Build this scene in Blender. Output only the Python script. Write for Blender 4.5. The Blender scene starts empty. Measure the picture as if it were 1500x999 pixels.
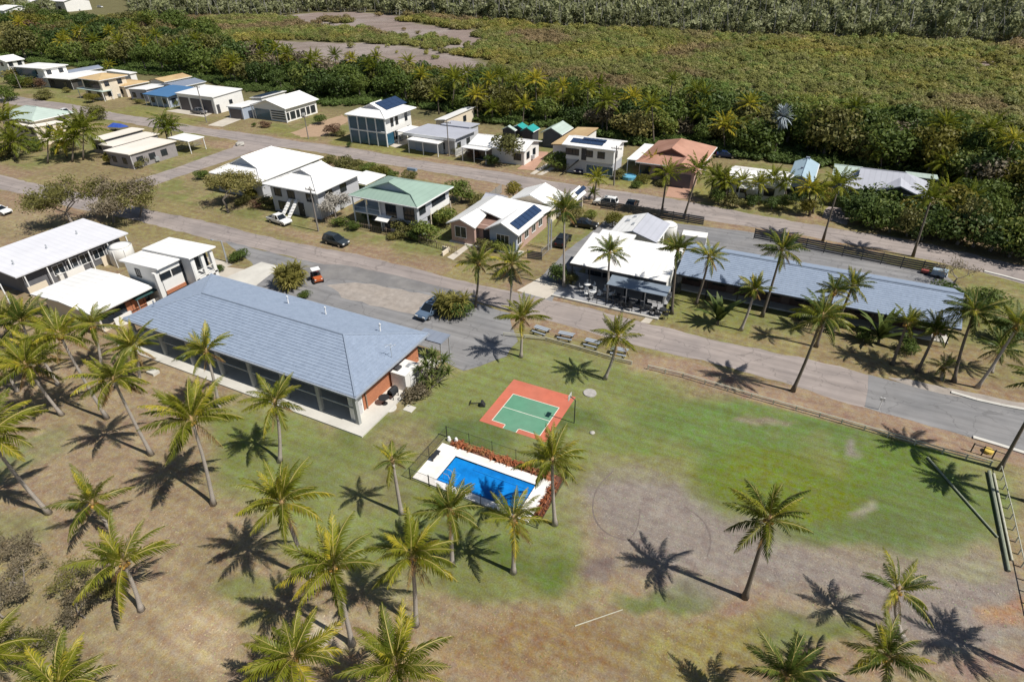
import bpy, math, random
import numpy as np
from mathutils import Vector, Matrix
random.seed(7); RNG = np.random.default_rng(7)
S = bpy.context.scene; COL = S.collection

# ------------------------------------------------------------------ camera, sky, sun, exposure
# World axes: +X runs along the streets, +Y towards the mangroves; the drone hangs 35 m above the origin.
FPX, PITCH, ROLL, TH, HC = 904.0, .57649, -.01836, .47856, 35.0
def _cam_axes():
    cp, sp = math.cos(PITCH), math.sin(PITCH)
    fw = np.array([0, cp, -sp]); rt = np.array([1., 0, 0]); up = np.cross(rt, fw)
    cr, sr = math.cos(ROLL), math.sin(ROLL)
    a, b = cr*rt + sr*up, -sr*rt + cr*up
    c, s = math.cos(TH), math.sin(TH)
    Q = np.array([[c, -s, 0], [s, c, 0], [0, 0, 1.]])
    return Q@a, Q@b, Q@fw
RT, UP, FW = _cam_axes()
cam = bpy.data.objects.new('camera', bpy.data.cameras.new('camera')); COL.objects.link(cam)
cam.data.sensor_width = 36; cam.data.lens = FPX/1500*36; cam.data.clip_end = 6000; cam.data.clip_start = .5
cam.matrix_world = Matrix(((RT[0], UP[0], -FW[0], 0), (RT[1], UP[1], -FW[1], 0), (RT[2], UP[2], -FW[2], HC), (0, 0, 0, 1)))
S.camera = cam
def P(px, py, z=0.):
    """Where the sight line through a point of the 1500 x 999 photograph meets height z: (x, y)."""
    d = FW*FPX + RT*(px-750) - UP*(py-499.5)
    t = (z-HC)/d[2]
    return float(d[0]*t), float(d[1]*t)
def proj(X, Y, Z=0.):
    X, Y = np.asarray(X, float), np.asarray(Y, float); Z = np.asarray(Z, float)-HC
    w = X*FW[0]+Y*FW[1]+Z*FW[2]; w = np.where(w < .1, .1, w)
    return 750+FPX*(X*RT[0]+Y*RT[1]+Z*RT[2])/w, 499.5-FPX*(X*UP[0]+Y*UP[1]+Z*UP[2])/w, w
SUN_EL, SUN_AZ = math.radians(53.9), math.radians(-1.3)      # sun stands over +X
w = bpy.data.worlds.new('World'); S.world = w; w.use_nodes = True
nt = w.node_tree; bg = nt.nodes['Background']; sky = nt.nodes.new('ShaderNodeTexSky')
sky.sky_type = 'NISHITA'; sky.sun_disc = False; sky.sun_elevation = SUN_EL; sky.sun_rotation = math.pi/2-SUN_AZ
sky.air_density = 1.0; sky.dust_density = .6; sky.altitude = 30
nt.links.new(sky.outputs[0], bg.inputs[0]); bg.inputs[1].default_value = .058
sl = bpy.data.lights.new('sun', 'SUN'); sl.energy = 4.7; sl.angle = math.radians(.53); sl.color = (1, .955, .88)
so = bpy.data.objects.new('sun', sl); COL.objects.link(so)
so.location = (80, 0, 120)
sd = Vector((math.cos(SUN_EL)*math.cos(SUN_AZ), math.cos(SUN_EL)*math.sin(SUN_AZ), math.sin(SUN_EL)))
so.rotation_euler = sd.to_track_quat('Z', 'Y').to_euler()
S.view_settings.view_transform = 'Standard'; S.view_settings.look = 'None'
S.view_settings.exposure = 0.24; S.view_settings.gamma = 1
S.render.resolution_x, S.render.resolution_y = 1024, 681

# ------------------------------------------------------------------ helpers
class MB:
    """Collects faces; build() links them as one mesh object."""
    def __init__(s): s.v = []; s.f = []
    def poly(s, pts):
        n = len(s.v); s.v += [tuple(p) for p in pts]; s.f.append(tuple(range(n, n+len(pts))))
        return s
    def mesh(s, v, f):
        n = len(s.v); s.v += [tuple(p) for p in v]; s.f += [tuple(i+n for i in q) for q in f]; return s
    def box(s, x0, x1, y0, y1, z0, z1):
        v = [(x, y, z) for z in (z0, z1) for y in (y0, y1) for x in (x0, x1)]
        return s.mesh(v, [(0, 2, 3, 1), (4, 5, 7, 6), (0, 1, 5, 4), (2, 6, 7, 3), (0, 4, 6, 2), (1, 3, 7, 5)])
    def prism(s, pts, z0, z1):
        n = len(pts); b = [(p[0], p[1], z0) for p in pts]+[(p[0], p[1], z1) for p in pts]
        return s.mesh(b, [tuple(range(n))[::-1], tuple(range(n, 2*n))]+[(i, (i+1) % n, n+(i+1) % n, n+i) for i in range(n)])
    def extrude(s, pts, d):
        """closed solid: polygon pts (3-D) swept by vector d"""
        n = len(pts); b = [tuple(p) for p in pts]+[tuple(np.array(p)+np.array(d)) for p in pts]
        return s.mesh(b, [tuple(range(n))[::-1], tuple(range(n, 2*n))]+[(i, (i+1) % n, n+(i+1) % n, n+i) for i in range(n)])
    def tube(s, pts, rad, n=6, cap=True):
        pts = [np.array(p, float) for p in pts]; m = len(pts); vs = []
        for i, p in enumerate(pts):
            t = pts[min(i+1, m-1)]-pts[max(i-1, 0)]; t /= np.linalg.norm(t)+1e-9
            a = np.cross(t, [0, 0, 1.]) if abs(t[2]) < .95 else np.cross(t, [1., 0, 0]); a /= np.linalg.norm(a); b = np.cross(t, a)
            r = rad[i] if hasattr(rad, '__len__') else rad
            vs += [tuple(p+r*(math.cos(k*2*math.pi/n)*a+math.sin(k*2*math.pi/n)*b)) for k in range(n)]
        fs = [(i*n+k, i*n+(k+1) % n, (i+1)*n+(k+1) % n, (i+1)*n+k) for i in range(m-1) for k in range(n)]
        if cap: fs += [tuple(range(n))[::-1], tuple(range((m-1)*n, m*n))]
        return s.mesh(vs, fs)
    def lathe(s, prof, n=14, c=(0, 0)):
        vs = [(c[0]+r*math.cos(k*2*math.pi/n), c[1]+r*math.sin(k*2*math.pi/n), z) for r, z in prof for k in range(n)]
        m = len(prof)
        return s.mesh(vs, [(i*n+k, i*n+(k+1) % n, (i+1)*n+(k+1) % n, (i+1)*n+k) for i in range(m-1) for k in range(n)]+[tuple(range(n))[::-1], tuple(range((m-1)*n, m*n))])
    def build(s, name, mat, parent=None, smooth=False, loc=None, data_only=False):
        me = bpy.data.meshes.new(name); me.from_pydata(s.v, [], s.f)
        if mat is not None: me.materials.append(mat)
        if smooth: me.shade_smooth()
        if data_only: return me
        return link(name, me, parent, loc)
def link(name, me, parent=None, loc=None, rot=None, sc=None):
    o = bpy.data.objects.new(name, me); COL.objects.link(o)
    if parent is not None: o.parent = parent
    if loc is not None: o.location = loc
    if rot is not None: o.rotation_euler = rot
    if sc is not None: o.scale = sc if hasattr(sc, '__len__') else (sc, sc, sc)
    return o
def tag(o, label=None, cat=None, group=None, kind=None):
    if label: o['label'] = label
    if cat: o['category'] = cat
    if group: o['group'] = group
    if kind: o['kind'] = kind
    return o
def thing(name, label, cat, x, y, rz=0., group=None, z=0.):
    o = bpy.data.objects.new(name, None); COL.objects.link(o); o.location = (x, y, z); o.rotation_euler = (0, 0, rz)
    o.empty_display_size = .3
    return tag(o, label, cat, group)
def copy_thing(root, loc=None, rz=None, label=None, group=None):
    def rec(o, par):
        c = o.copy(); COL.objects.link(c)
        if par is not None: c.parent = par
        for ch in KIDS.get(o.name, [k for k in o.children]): rec(ch, c)
        return c
    c = rec(root, None)
    if loc is not None: c.location = loc
    if rz is not None: c.rotation_euler = (0, 0, rz)
    if label: c['label'] = label
    if group: c['group'] = group
    return c
KIDS = {}

# ------------------------------------------------------------------ materials
MATS = {}
def M(name, rgb, rough=.8, var=.15, scale=1.5, bump=0., bscale=30., metal=0., spec=.3, stripe=None, sper=.76, samt=.08, randv=0., tint=None, tamt=.0):
    if name in MATS: return MATS[name]
    m = bpy.data.materials.new(name); m.use_nodes = True; t = m.node_tree; N, L = t.nodes, t.links
    b = N['Principled BSDF']; b.inputs['Roughness'].default_value = rough; b.inputs['Metallic'].default_value = metal
    b.inputs['Specular IOR Level'].default_value = spec
    co = N.new('ShaderNodeTexCoord')
    n1 = N.new('ShaderNodeTexNoise'); n1.inputs['Scale'].default_value = scale; n1.inputs['Detail'].default_value = 6; n1.inputs['Roughness'].default_value = .65
    L.new(co.outputs['Object'], n1.inputs['Vector'])
    mr = N.new('ShaderNodeMapRange'); mr.inputs[1].default_value = .25; mr.inputs[2].default_value = .75
    mr.inputs[3].default_value = 1-var; mr.inputs[4].default_value = 1+var; L.new(n1.outputs[0], mr.inputs[0])
    val = mr.outputs[0]
    if stripe is not None:
        sx = N.new('ShaderNodeSeparateXYZ'); L.new(co.outputs['Object'], sx.inputs[0])
        md = N.new('ShaderNodeMath'); md.operation = 'PINGPONG'; md.inputs[1].default_value = sper/2; L.new(sx.outputs[stripe], md.inputs[0])
        mr2 = N.new('ShaderNodeMapRange'); mr2.inputs[1].default_value = 0; mr2.inputs[2].default_value = sper*.16; mr2.inputs[3].default_value = 1-samt; mr2.inputs[4].default_value = 1
        L.new(md.outputs[0], mr2.inputs[0])
        mm = N.new('ShaderNodeMath'); mm.operation = 'MULTIPLY'; L.new(val, mm.inputs[0]); L.new(mr2.outputs[0], mm.inputs[1]); val = mm.outputs[0]
    if randv:
        oi = N.new('ShaderNodeObjectInfo'); mr3 = N.new('ShaderNodeMapRange'); mr3.inputs[3].default_value = 1-randv; mr3.inputs[4].default_value = 1+randv
        L.new(oi.outputs['Random'], mr3.inputs[0]); mm = N.new('ShaderNodeMath'); mm.operation = 'MULTIPLY'; L.new(val, mm.inputs[0]); L.new(mr3.outputs[0], mm.inputs[1]); val = mm.outputs[0]
    vm = N.new('ShaderNodeVectorMath'); vm.operation = 'SCALE'; L.new(val, vm.inputs['Scale'])
    if tint is not None:
        n2 = N.new('ShaderNodeTexNoise'); n2.inputs['Scale'].default_value = scale*.37; n2.inputs['Detail'].default_value = 5; L.new(co.outputs['Object'], n2.inputs['Vector'])
        mr4 = N.new('ShaderNodeMapRange'); mr4.inputs[1].default_value = .42; mr4.inputs[2].default_value = .62; mr4.inputs[4].default_value = tamt; L.new(n2.outputs[0], mr4.inputs[0])
        mx = N.new('ShaderNodeMix'); mx.data_type = 'RGBA'; mx.inputs[6].default_value = (*rgb, 1); mx.inputs[7].default_value = (*tint, 1); L.new(mr4.outputs[0], mx.inputs[0])
        L.new(mx.outputs[2], vm.inputs[0])
    else: vm.inputs[0].default_value = rgb
    L.new(vm.outputs[0], b.inputs['Base Color'])
    if bump:
        n3 = N.new('ShaderNodeTexNoise'); n3.inputs['Scale'].default_value = bscale; n3.inputs['Detail'].default_value = 4; L.new(co.outputs['Object'], n3.inputs['Vector'])
        bp = N.new('ShaderNodeBump'); bp.inputs['Strength'].default_value = bump; bp.inputs['Distance'].default_value = .03; L.new(n3.outputs[0], bp.inputs['Height']); L.new(bp.outputs[0], b.inputs['Normal'])
    MATS[name] = m; return m
def leafmat(name, c1, c2, c3=None, trans=.35, attr=False, rough=.55, obj=True):
    """foliage: colour varies per object, per clump and per leaf; some light passes through"""
    if name in MATS: return MATS[name]
    m = bpy.data.materials.new(name); m.use_nodes = True; t = m.node_tree; N, L = t.nodes, t.links
    b = N['Principled BSDF']; out = N['Material Output']; b.inputs['Roughness'].default_value = rough; b.inputs['Specular IOR Level'].default_value = .25
    ge = N.new('ShaderNodeNewGeometry'); oi = N.new('ShaderNodeObjectInfo'); co = N.new('ShaderNodeTexCoord')
    nz = N.new('ShaderNodeTexNoise'); nz.inputs['Scale'].default_value = .9; nz.inputs['Detail'].default_value = 2; L.new(co.outputs['Object'], nz.inputs['Vector'])
    a1 = N.new('ShaderNodeMath'); a1.operation = 'MULTIPLY_ADD'; a1.inputs[1].default_value = .45; L.new(ge.outputs['Random Per Island'], a1.inputs[0]); L.new(oi.outputs['Random'], a1.inputs[2])
    a2 = N.new('ShaderNodeMath'); a2.operation = 'MULTIPLY_ADD'; a2.inputs[1].default_value = .9; L.new(nz.outputs[0], a2.inputs[0]); L.new(a1.outputs[0], a2.inputs[2])
    mr = N.new('ShaderNodeMapRange'); mr.inputs[1].default_value = .35; mr.inputs[2].default_value = 1.75; L.new(a2.outputs[0], mr.inputs[0])
    cr = N.new('ShaderNodeValToRGB'); e = cr.color_ramp.elements; e[0].color = (*c1, 1); e[1].color = (*c2, 1)
    if c3: x = e.new(.82); x.color = (*c2, 1); e[2].color = (*c3, 1)
    L.new(mr.outputs[0], cr.inputs[0]); colr = cr.outputs[0]
    if attr:
        at = N.new('ShaderNodeAttribute'); at.attribute_type = 'INSTANCER'; at.attribute_name = 'tint'
        mx = N.new('ShaderNodeMix'); mx.data_type = 'RGBA'; mx.blend_type = 'MULTIPLY'; mx.inputs[0].default_value = 1; L.new(colr, mx.inputs[6]); L.new(at.outputs['Color'], mx.inputs[7]); colr = mx.outputs[2]
    L.new(colr, b.inputs['Base Color'])
    tr = N.new('ShaderNodeBsdfTranslucent'); L.new(colr, tr.inputs[0]); ms = N.new('ShaderNodeMixShader'); ms.inputs[0].default_value = trans
    L.new(b.outputs[0], ms.inputs[1]); L.new(tr.outputs[0], ms.inputs[2]); L.new(ms.outputs[0], out.inputs['Surface'])
    MATS[name] = m; return m
WHITE = M('white roof sheet', (.83, .82, .80), .45, .05, .5, stripe=0, samt=.16, tint=(.70, .69, .66), tamt=.5)
WHITEY = M('white roof sheet along', (.83, .82, .80), .45, .05, .5, stripe=1, samt=.16, tint=(.70, .69, .66), tamt=.5)
LILAC = M('off white roof sheet', (.65, .65, .68), .5, .07, .4, stripe=1, samt=.08, tint=(.62, .62, .66), tamt=.5)
CREAMR = M('cream roof sheet', (.80, .74, .66), .55, .06, .4, stripe=1, samt=.08, tint=(.70, .63, .54), tamt=.5)
GREENR = M('pale green roof sheet', (.27, .37, .31), .5, .07, .4, stripe=0, samt=.10)
GREYGR = M('grey green roof sheet', (.42, .50, .45), .5, .1, .4, stripe=0, samt=.1)
GREYR = M('grey roof sheet', (.42, .43, .48), .5, .08, .4, stripe=0, samt=.1)
GREYD = M('slate grey roof sheet', (.22, .25, .31), .5, .08, .4, stripe=0, samt=.1)
BLUER = M('blue roof sheet', (.07, .17, .33), .45, .08, .4, stripe=1, samt=.1)
SKYR = M('pale blue roof sheet', (.34, .45, .52), .45, .08, .4, stripe=1, samt=.1)
TANR = M('tan rusty roof sheet', (.52, .38, .20), .65, .15, .5, stripe=0, samt=.08, tint=(.42, .28, .15), tamt=.7)
TERRA = M('terracotta roof tile', (.42, .23, .165), .75, .15, .5, bump=.6, bscale=5, tint=(.30, .15, .10), tamt=.6)
TEAL = M('teal roof sheet', (.03, .30, .28), .45, .1, .5)
TILE = M('blue grey roof tile', (.265, .32, .41), .55, .12, 4, bump=.3, bscale=8, tint=(.225, .275, .36), tamt=.6)
TILER = M('ridge capping tile', (.24, .29, .37), .6, .1, 3)
WWALL = M('white painted wall', (.74, .73, .70), .7, .05, .6)
CWALL = M('cream painted wall', (.66, .58, .46), .75, .06, .6)
GWALL = M('pale grey weatherboard', (.46, .47, .50), .7, .06, .6, stripe=2, sper=.2, samt=.2)
BWALL = M('blue grey wall', (.33, .38, .46), .7, .06, .6)
PINK = M('pink brick', (.45, .31, .26), .85, .12, 6)
BRICK = M('orange brick', (.42, .17, .09), .85, .18, 7, stripe=2, sper=.16, samt=.15)
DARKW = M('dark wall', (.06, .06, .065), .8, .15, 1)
CONC = M('concrete', (.56, .54, .49), .85, .1, .7, bump=.2, bscale=20, tint=(.45, .43, .39), tamt=.6)
PCONC = M('pale concrete', (.52, .47, .40), .85, .12, .7, tint=(.42, .38, .32), tamt=.6)
PAVER = M('red paving', (.42, .25, .18), .85, .12, .9, tint=(.36, .22, .16), tamt=.6)
GLASS = M('window glass', (.02, .027, .035), .08, .1, 1, spec=.6)
BGLASS = M('blue balcony glass', (.03, .10, .16), .12, .2, .6, spec=.6)
FRAMEW = M('white frame paint', (.75, .75, .74), .5, .03)
FRAMED = M('dark metal', (.03, .032, .035), .5, .1)
STEEL = M('galvanised steel', (.48, .50, .52), .45, .1, 3, metal=.5)
SOLAR = M('solar glass', (.025, .045, .095), .15, .1, 1.2, spec=.7, stripe=0, sper=.32, samt=-.35)
WOOD = M('weathered timber', (.25, .19, .14), .85, .25, 4, bump=.3)
WOODG = M('grey timber', (.26, .25, .235), .85, .25, 3)
DOORM = M('roller door slats', (.11, .10, .105), .6, .06, 1, stripe=2, sper=.3, samt=.3)
POLEM = M('power pole timber', (.22, .20, .18), .9, .2, 3)
TYRE = M('tyre rubber', (.018, .018, .019), .85, .1)
CARGL = M('car glass', (.012, .016, .02), .07, .05, spec=.7)
CHROME = M('wheel alloy', (.5, .5, .52), .3, .05, metal=.8)
LAMP = M('headlamp', (.75, .75, .72), .15, .02); TAIL = M('tail lamp', (.35, .01, .01), .2, .02)

# ------------------------------------------------------------------ ground
def vnoise(x, y, sc, seed):
    r = np.random.default_rng(seed).random((256, 256)); X = x/sc+100.3; Y = y/sc+57.7
    i = np.floor(X).astype(int); j = np.floor(Y).astype(int); fx = X-i; fy = Y-j; fx = fx*fx*(3-2*fx); fy = fy*fy*(3-2*fy)
    g = lambda a, b: r[a % 256, b % 256]
    return (g(i, j)*(1-fx)+g(i+1, j)*fx)*(1-fy)+(g(i, j+1)*(1-fx)+g(i+1, j+1)*fx)*fy
def fbm(x, y, sc, seed): return sum(vnoise(x, y, sc/2**k, seed+k)*.5**k for k in range(4))/1.875
def inpoly(px, py, poly):
    r = np.zeros(px.shape, bool); n = len(poly)
    for i in range(n):
        (x0, y0), (x1, y1) = poly[i], poly[(i+1) % n]
        c = ((y0 > py) != (y1 > py)) & (px < (x1-x0)*(py-y0)/((y1-y0) or 1e-9)+x0); r ^= c
    return r
MUD = [[(345, 62), (400, 60), (470, 63), (560, 64), (640, 74), (695, 86), (718, 112), (690, 121), (655, 112), (590, 99), (500, 94), (420, 91), (360, 83)],
       [(395, 26), (460, 19), (520, 18), (580, 23), (610, 36), (690, 44), (712, 58), (700, 78), (650, 76), (600, 64), (556, 58), (530, 47), (480, 40)],
       [(1200, 70), (1290, 68), (1300, 78), (1240, 84)], [(1390, 92), (1500, 88), (1500, 106), (1420, 108)]]
ZONES = [  # (kind, data, colour, softness)
    ('p', [(300, 590), (430, 600), (530, 650), (600, 600), (640, 550), (700, 520), (760, 500), (850, 520), (950, 545), (1050, 590), (1200, 630), (1330, 660), (1450, 760), (1468, 800), (1350, 815), (1280, 795), (1190, 785), (1060, 722), (930, 690), (865, 680), (845, 760), (870, 830), (800, 860), (650, 830), (610, 880), (520, 850), (430, 790), (330, 720)], (.20, .222, .08)),
    ('e', (1190, 690, 310, 105), (.145, .20, .048)), ('e', (1120, 620, 240, 50), (.14, .195, .06)), ('e', (1370, 750, 140, 66), (.14, .185, .058)),
    ('e', (930, 700, 110, 34), (.20, .205, .045)), ('e', (1150, 740, 120, 40), (.155, .18, .03)),
    ('e', (545, 640, 60, 34), (.155, .18, .06)), ('e', (600, 650, 70, 30), (.25, .22, .11)), ('e', (560, 720, 70, 40), (.21, .20, .09)), ('e', (690, 640, 70, 24), (.12, .155, .055)),
    ('e', (350, 640, 60, 40), (.17, .19, .06)), ('e', (450, 690, 60, 40), (.18, .20, .075)), ('e', (770, 820, 90, 45), (.115, .15, .04)), ('e', (690, 850, 100, 35), (.18, .19, .07)),
    ('e', (640, 800, 80, 40), (.15, .17, .06)), ('e', (840, 610, 60, 22), (.12, .155, .05)),
    ('p', [(-50, 690), (0, 676), (50, 655), (92, 634), (100, 640), (50, 672), (0, 700), (-50, 720)], (.10, .18, .05)),
    ('e', (370, 860, 60, 25), (.2, .2, .08)), ('e', (340, 910, 70, 18), (.26, .23, .10)), ('e', (30, 770, 70, 30), (.24, .22, .11)),
    ('e', (290, 940, 70, 50), (.52, .40, .25)), ('e', (480, 930, 35, 22), (.55, .46, .33)), ('e', (600, 960, 260, 30), (.40, .29, .165)),
    ('e', (800, 940, 150, 60), (.32, .22, .115)), ('e', (1050, 950, 120, 60), (.29, .235, .10)), ('e', (970, 870, 90, 20), (.15, .17, .065)), ('e', (1000, 850, 60, 14), (.17, .18, .085)),
    ('e', (1190, 930, 90, 30), (.15, .165, .06)), ('e', (1180, 975, 100, 25), (.3, .22, .13)),
    ('p', [(865, 690), (940, 688), (1000, 700), (1070, 738), (1130, 775), (1190, 800), (1300, 815), (1465, 812), (1520, 860), (1540, 960), (1420, 980), (1330, 950), (1240, 890), (1130, 880), (1060, 868), (1000, 850), (940, 830), (880, 790), (850, 730)], (.295, .25, .215)),
    ('e', (1420, 830, 60, 14), (.28, .26, .17)), ('e', (1250, 655, 14, 18), (.27, .24, .20)), ('e', (1270, 755, 14, 22), (.30, .27, .20)), ('e', (1400, 775, 40, 14), (.24, .24, .11)), ('e', (1120, 610, 40, 6), (.27, .23, .16)),
    ('e', (880, 820, 30, 22), (.24, .185, .155)), ('e', (1480, 890, 40, 22), (.46, .29, .18)), ('e', (1440, 975, 90, 26), (.38, .27, .21)), ('e', (1085, 895, 40, 12), (.36, .25, .18)),
    ('e', (1105, 870, 40, 16), (.33, .25, .19)), ('e', (1290, 778, 190, 26), (.135, .17, .06)), ('e', (1130, 700, 120, 50), (.15, .185, .036)),
]
def ground_colour(X, Y):
    px, py, w = proj(X, Y)
    n1 = fbm(X, Y, 9, 3); n2 = fbm(X, Y, 2.4, 11); n3 = fbm(X, Y, 30, 23)
    jx = (fbm(X, Y, 5, 31)-.5)*3.2+(fbm(X, Y, 1.3, 37)-.5)*1.2; jy = (fbm(X, Y, 5, 41)-.5)*3.2+(fbm(X, Y, 1.3, 43)-.5)*1.2
    qx, qy, _ = proj(X+jx, Y+jy)
    C = np.zeros(X.shape+(3,)); C[:] = (.36, .27, .17)
    def blend(mask, col): C[:] = C*(1-mask[..., None])+np.array(col)*mask[..., None]
    sm = lambda a, b, t: np.clip((t-a)/(b-a), 0, 1)**2*(3-2*np.clip((t-a)/(b-a), 0, 1))
    blend(sm(.42, .62, n1)*.7, (.31, .24, .14)); blend(sm(.54, .66, fbm(X, Y, 14, 19))*.4, (.24, .22, .095))
    blend(sm(.5, .62, n2)*.35, (.43, .33, .21))
    # town blocks: dry lawn and bare verges
    town = sm(48, 49.5, Y)
    blend(town, (.275, .22, .115)); blend(town*sm(.38, .54, n1), (.20, .20, .075)); blend(town*sm(.52, .62, n2)*.5, (.36, .27, .16))
    ver = lambda a, b, s=1.2: sm(a-s, a+s, Y+jy*.6)*(1-sm(b-s, b+s, Y+jy*.6))
    for a, b in ((57, 61), (49, 53), (86, 90.5), (96, 98.5)): blend(ver(a, b)*.85, (.39, .275, .185)); blend(ver(a, b)*sm(.5, .6, n1)*.7, (.25, .225, .09))
    blend(ver(98, 104)*sm(.4, .55, n1), (.235, .22, .075)); blend(ver(83, 87)*.6*sm(.35, .5, n1), (.24, .22, .085))
    blend(ver(60, 66)*(X < -8)*(X > -26)*.5, (.2, .19, .08)); blend(ver(58.5, 66)*(X > -22)*(X < -3)*.8, (.19, .195, .065)); blend(ver(57, 67)*(X > 2)*.5, (.31, .23, .13))
    blend(ver(45, 50)*sm(-30, -24, X)*(X < -13)*.75, (.23, .22, .09)); blend(ver(48.7, 52, .5)*sm(-14, -11, X)*.9, (.40, .285, .20))
    near = ~(Y+jy*.25 > 48.5)
    soft = [proj(X+jx+1.5*a_, Y+jy+1.5*b_)[:2] for a_, b_ in ((0, 0), (1, .3), (-.9, .5), (.2, -1), (-.4, 1), (.7, -.8))]
    inn = np.ones(X.shape)
    for k, d, col in ZONES:
        if k == 'p': m = sum(inpoly(a_, b_, d).astype(float) for a_, b_ in soft)/len(soft)
        else:
            r = np.hypot((qx-d[0])/d[2], (qy-d[1])/d[3]); m = sm(1.25, .6, r) if False else 1-sm(.55, 1.2, r)
        m = m*near; m = m*sm(.1, .36, n2*.5+m*.45)
        blend(m, np.array(col))
    # thin, worn turf: straw shows through the green
    gr = np.clip((C[..., 1]-C[..., 0])*40+.3, 0, 1)*near
    blend(gr*sm(.55, .72, fbm(X, Y, 3.5, 61))*.35, (.27, .25, .12))
    wet = sm(118, 128, Y+jy); blend(wet, (.17, .155, .075))
    for pl in MUD: blend(inpoly(qx, qy, pl).astype(float)*(Y > 125), (.32, .25, .22))
    chn = np.abs(fbm(X, Y*1.6, 26, 77)-.5); mm_ = (inpoly(qx, qy, MUD[0])|inpoly(qx, qy, MUD[1])).astype(float); blend(mm_*sm(.4, .6, n3)*.55, (.39, .345, .315)); blend(mm_*(1-sm(.012, .04, chn))*.6, (.20, .165, .14)); blend(mm_*sm(.5, .65, n1)*.45, (.25, .20, .165))
    dry = np.clip((C[..., 0]-C[..., 1])*9, 0, 1)[..., None]
    C = C*(.84-.17*dry)
    return C
def axis(lo, hi, st, far, grow=1.35):
    a = list(np.arange(lo, hi+1e-6, st)); s = st
    while a[-1] < far: s *= grow; a.append(a[-1]+s)
    s = st; b = []
    x = lo
    while x > -far: s *= grow; x -= s; b.append(x)
    return np.array(b[::-1]+a)
gx, gy = axis(-105, 30, .55, 4000), axis(-12, 130, .55, 4000)
gx = np.unique(np.concatenate([gx, np.arange(-320, -105, 3), np.arange(30, 120, 3)])); gy = np.unique(np.concatenate([gy, np.arange(130, 360, 3)]))
GX, GY = np.meshgrid(gx, gy)
nx, ny = len(gx), len(gy)
gme = bpy.data.meshes.new('ground')
idx = np.arange(nx*ny).reshape(ny, nx); quads = np.stack([idx[:-1, :-1], idx[:-1, 1:], idx[1:, 1:], idx[1:, :-1]], -1).reshape(-1, 4)
def fast_mesh(me, V, F):
    k = F.shape[1]
    me.vertices.add(len(V)); me.vertices.foreach_set('co', np.ascontiguousarray(V, dtype=np.float32).ravel())
    me.loops.add(F.size); me.loops.foreach_set('vertex_index', F.ravel().astype(np.int32))
    me.polygons.add(len(F)); me.polygons.foreach_set('loop_start', np.arange(0, F.size, k, dtype=np.int32))
    me.update(calc_edges=True)
fast_mesh(gme, np.stack([GX.ravel(), GY.ravel(), np.zeros(nx*ny)], 1), quads)
gc = ground_colour(GX, GY).reshape(-1, 3)
ca = gme.color_attributes.new('soil', 'FLOAT_COLOR', 'POINT'); ca.data.foreach_set('color', np.concatenate([gc, np.ones((len(gc), 1))], 1).astype(np.float32).ravel())
def groundmat():
    m = bpy.data.materials.new('grass and soil'); m.use_nodes = True; t = m.node_tree; N, L = t.nodes, t.links
    b = N['Principled BSDF']; b.inputs['Roughness'].default_value = .95; b.inputs['Specular IOR Level'].default_value = .1
    at = N.new('ShaderNodeAttribute'); at.attribute_name = 'soil'; co = N.new('ShaderNodeTexCoord')
    def nz(sc, det, ro=.6):
        n = N.new('ShaderNodeTexNoise'); n.inputs['Scale'].default_value = sc; n.inputs['Detail'].default_value = det; n.inputs['Roughness'].default_value = ro
        L.new(co.outputs['Object'], n.inputs['Vector']); return n.outputs[0]
    def mr(s, a, b_, c, d):
        r = N.new('ShaderNodeMapRange'); r.inputs[1].default_value, r.inputs[2].default_value, r.inputs[3].default_value, r.inputs[4].default_value = a, b_, c, d; L.new(s, r.inputs[0]); return r.outputs[0]
    def mul(a, b_):
        r = N.new('ShaderNodeMath'); r.operation = 'MULTIPLY'; L.new(a, r.inputs[0]); L.new(b_, r.inputs[1]); return r.outputs[0]
    fine = nz(9, 8, .75); mid = nz(1.1, 6, .65); big_ = mr(nz(.16, 4), .3, .7, .9, 1.1)
    mp = N.new('ShaderNodeMapping'); mp.inputs['Scale'].default_value = (.12, 1.7, 1); L.new(co.outputs['Object'], mp.inputs[0]); sn = N.new('ShaderNodeTexNoise'); sn.inputs['Scale'].default_value = 1; sn.inputs['Detail'].default_value = 4; L.new(mp.outputs[0], sn.inputs['Vector'])
    big = mul(big_, mr(sn.outputs[0], .3, .7, .88, 1.12))
    v = mul(mul(mr(fine, .3, .7, .66, 1.34), mr(mid, .3, .7, .8, 1.2)), big)
    hs = N.new('ShaderNodeHueSaturation'); L.new(at.outputs[0], hs.inputs['Color']); L.new(mr(mid, .3, .7, .47, .53), hs.inputs['Hue']); L.new(mr(nz(2.7, 4), .3, .7, .75, 1.25), hs.inputs['Saturation'])
    vm = N.new('ShaderNodeVectorMath'); vm.operation = 'SCALE'; L.new(hs.outputs[0], vm.inputs[0]); L.new(v, vm.inputs['Scale']); L.new(vm.outputs[0], b.inputs['Base Color'])
    bp = N.new('ShaderNodeBump'); bp.inputs['Strength'].default_value = .5; bp.inputs['Distance'].default_value = .08; L.new(fine, bp.inputs['Height']); L.new(bp.outputs[0], b.inputs['Normal'])
    return m
gme.materials.append(groundmat()); tag(link('ground', gme), kind='structure')

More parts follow.
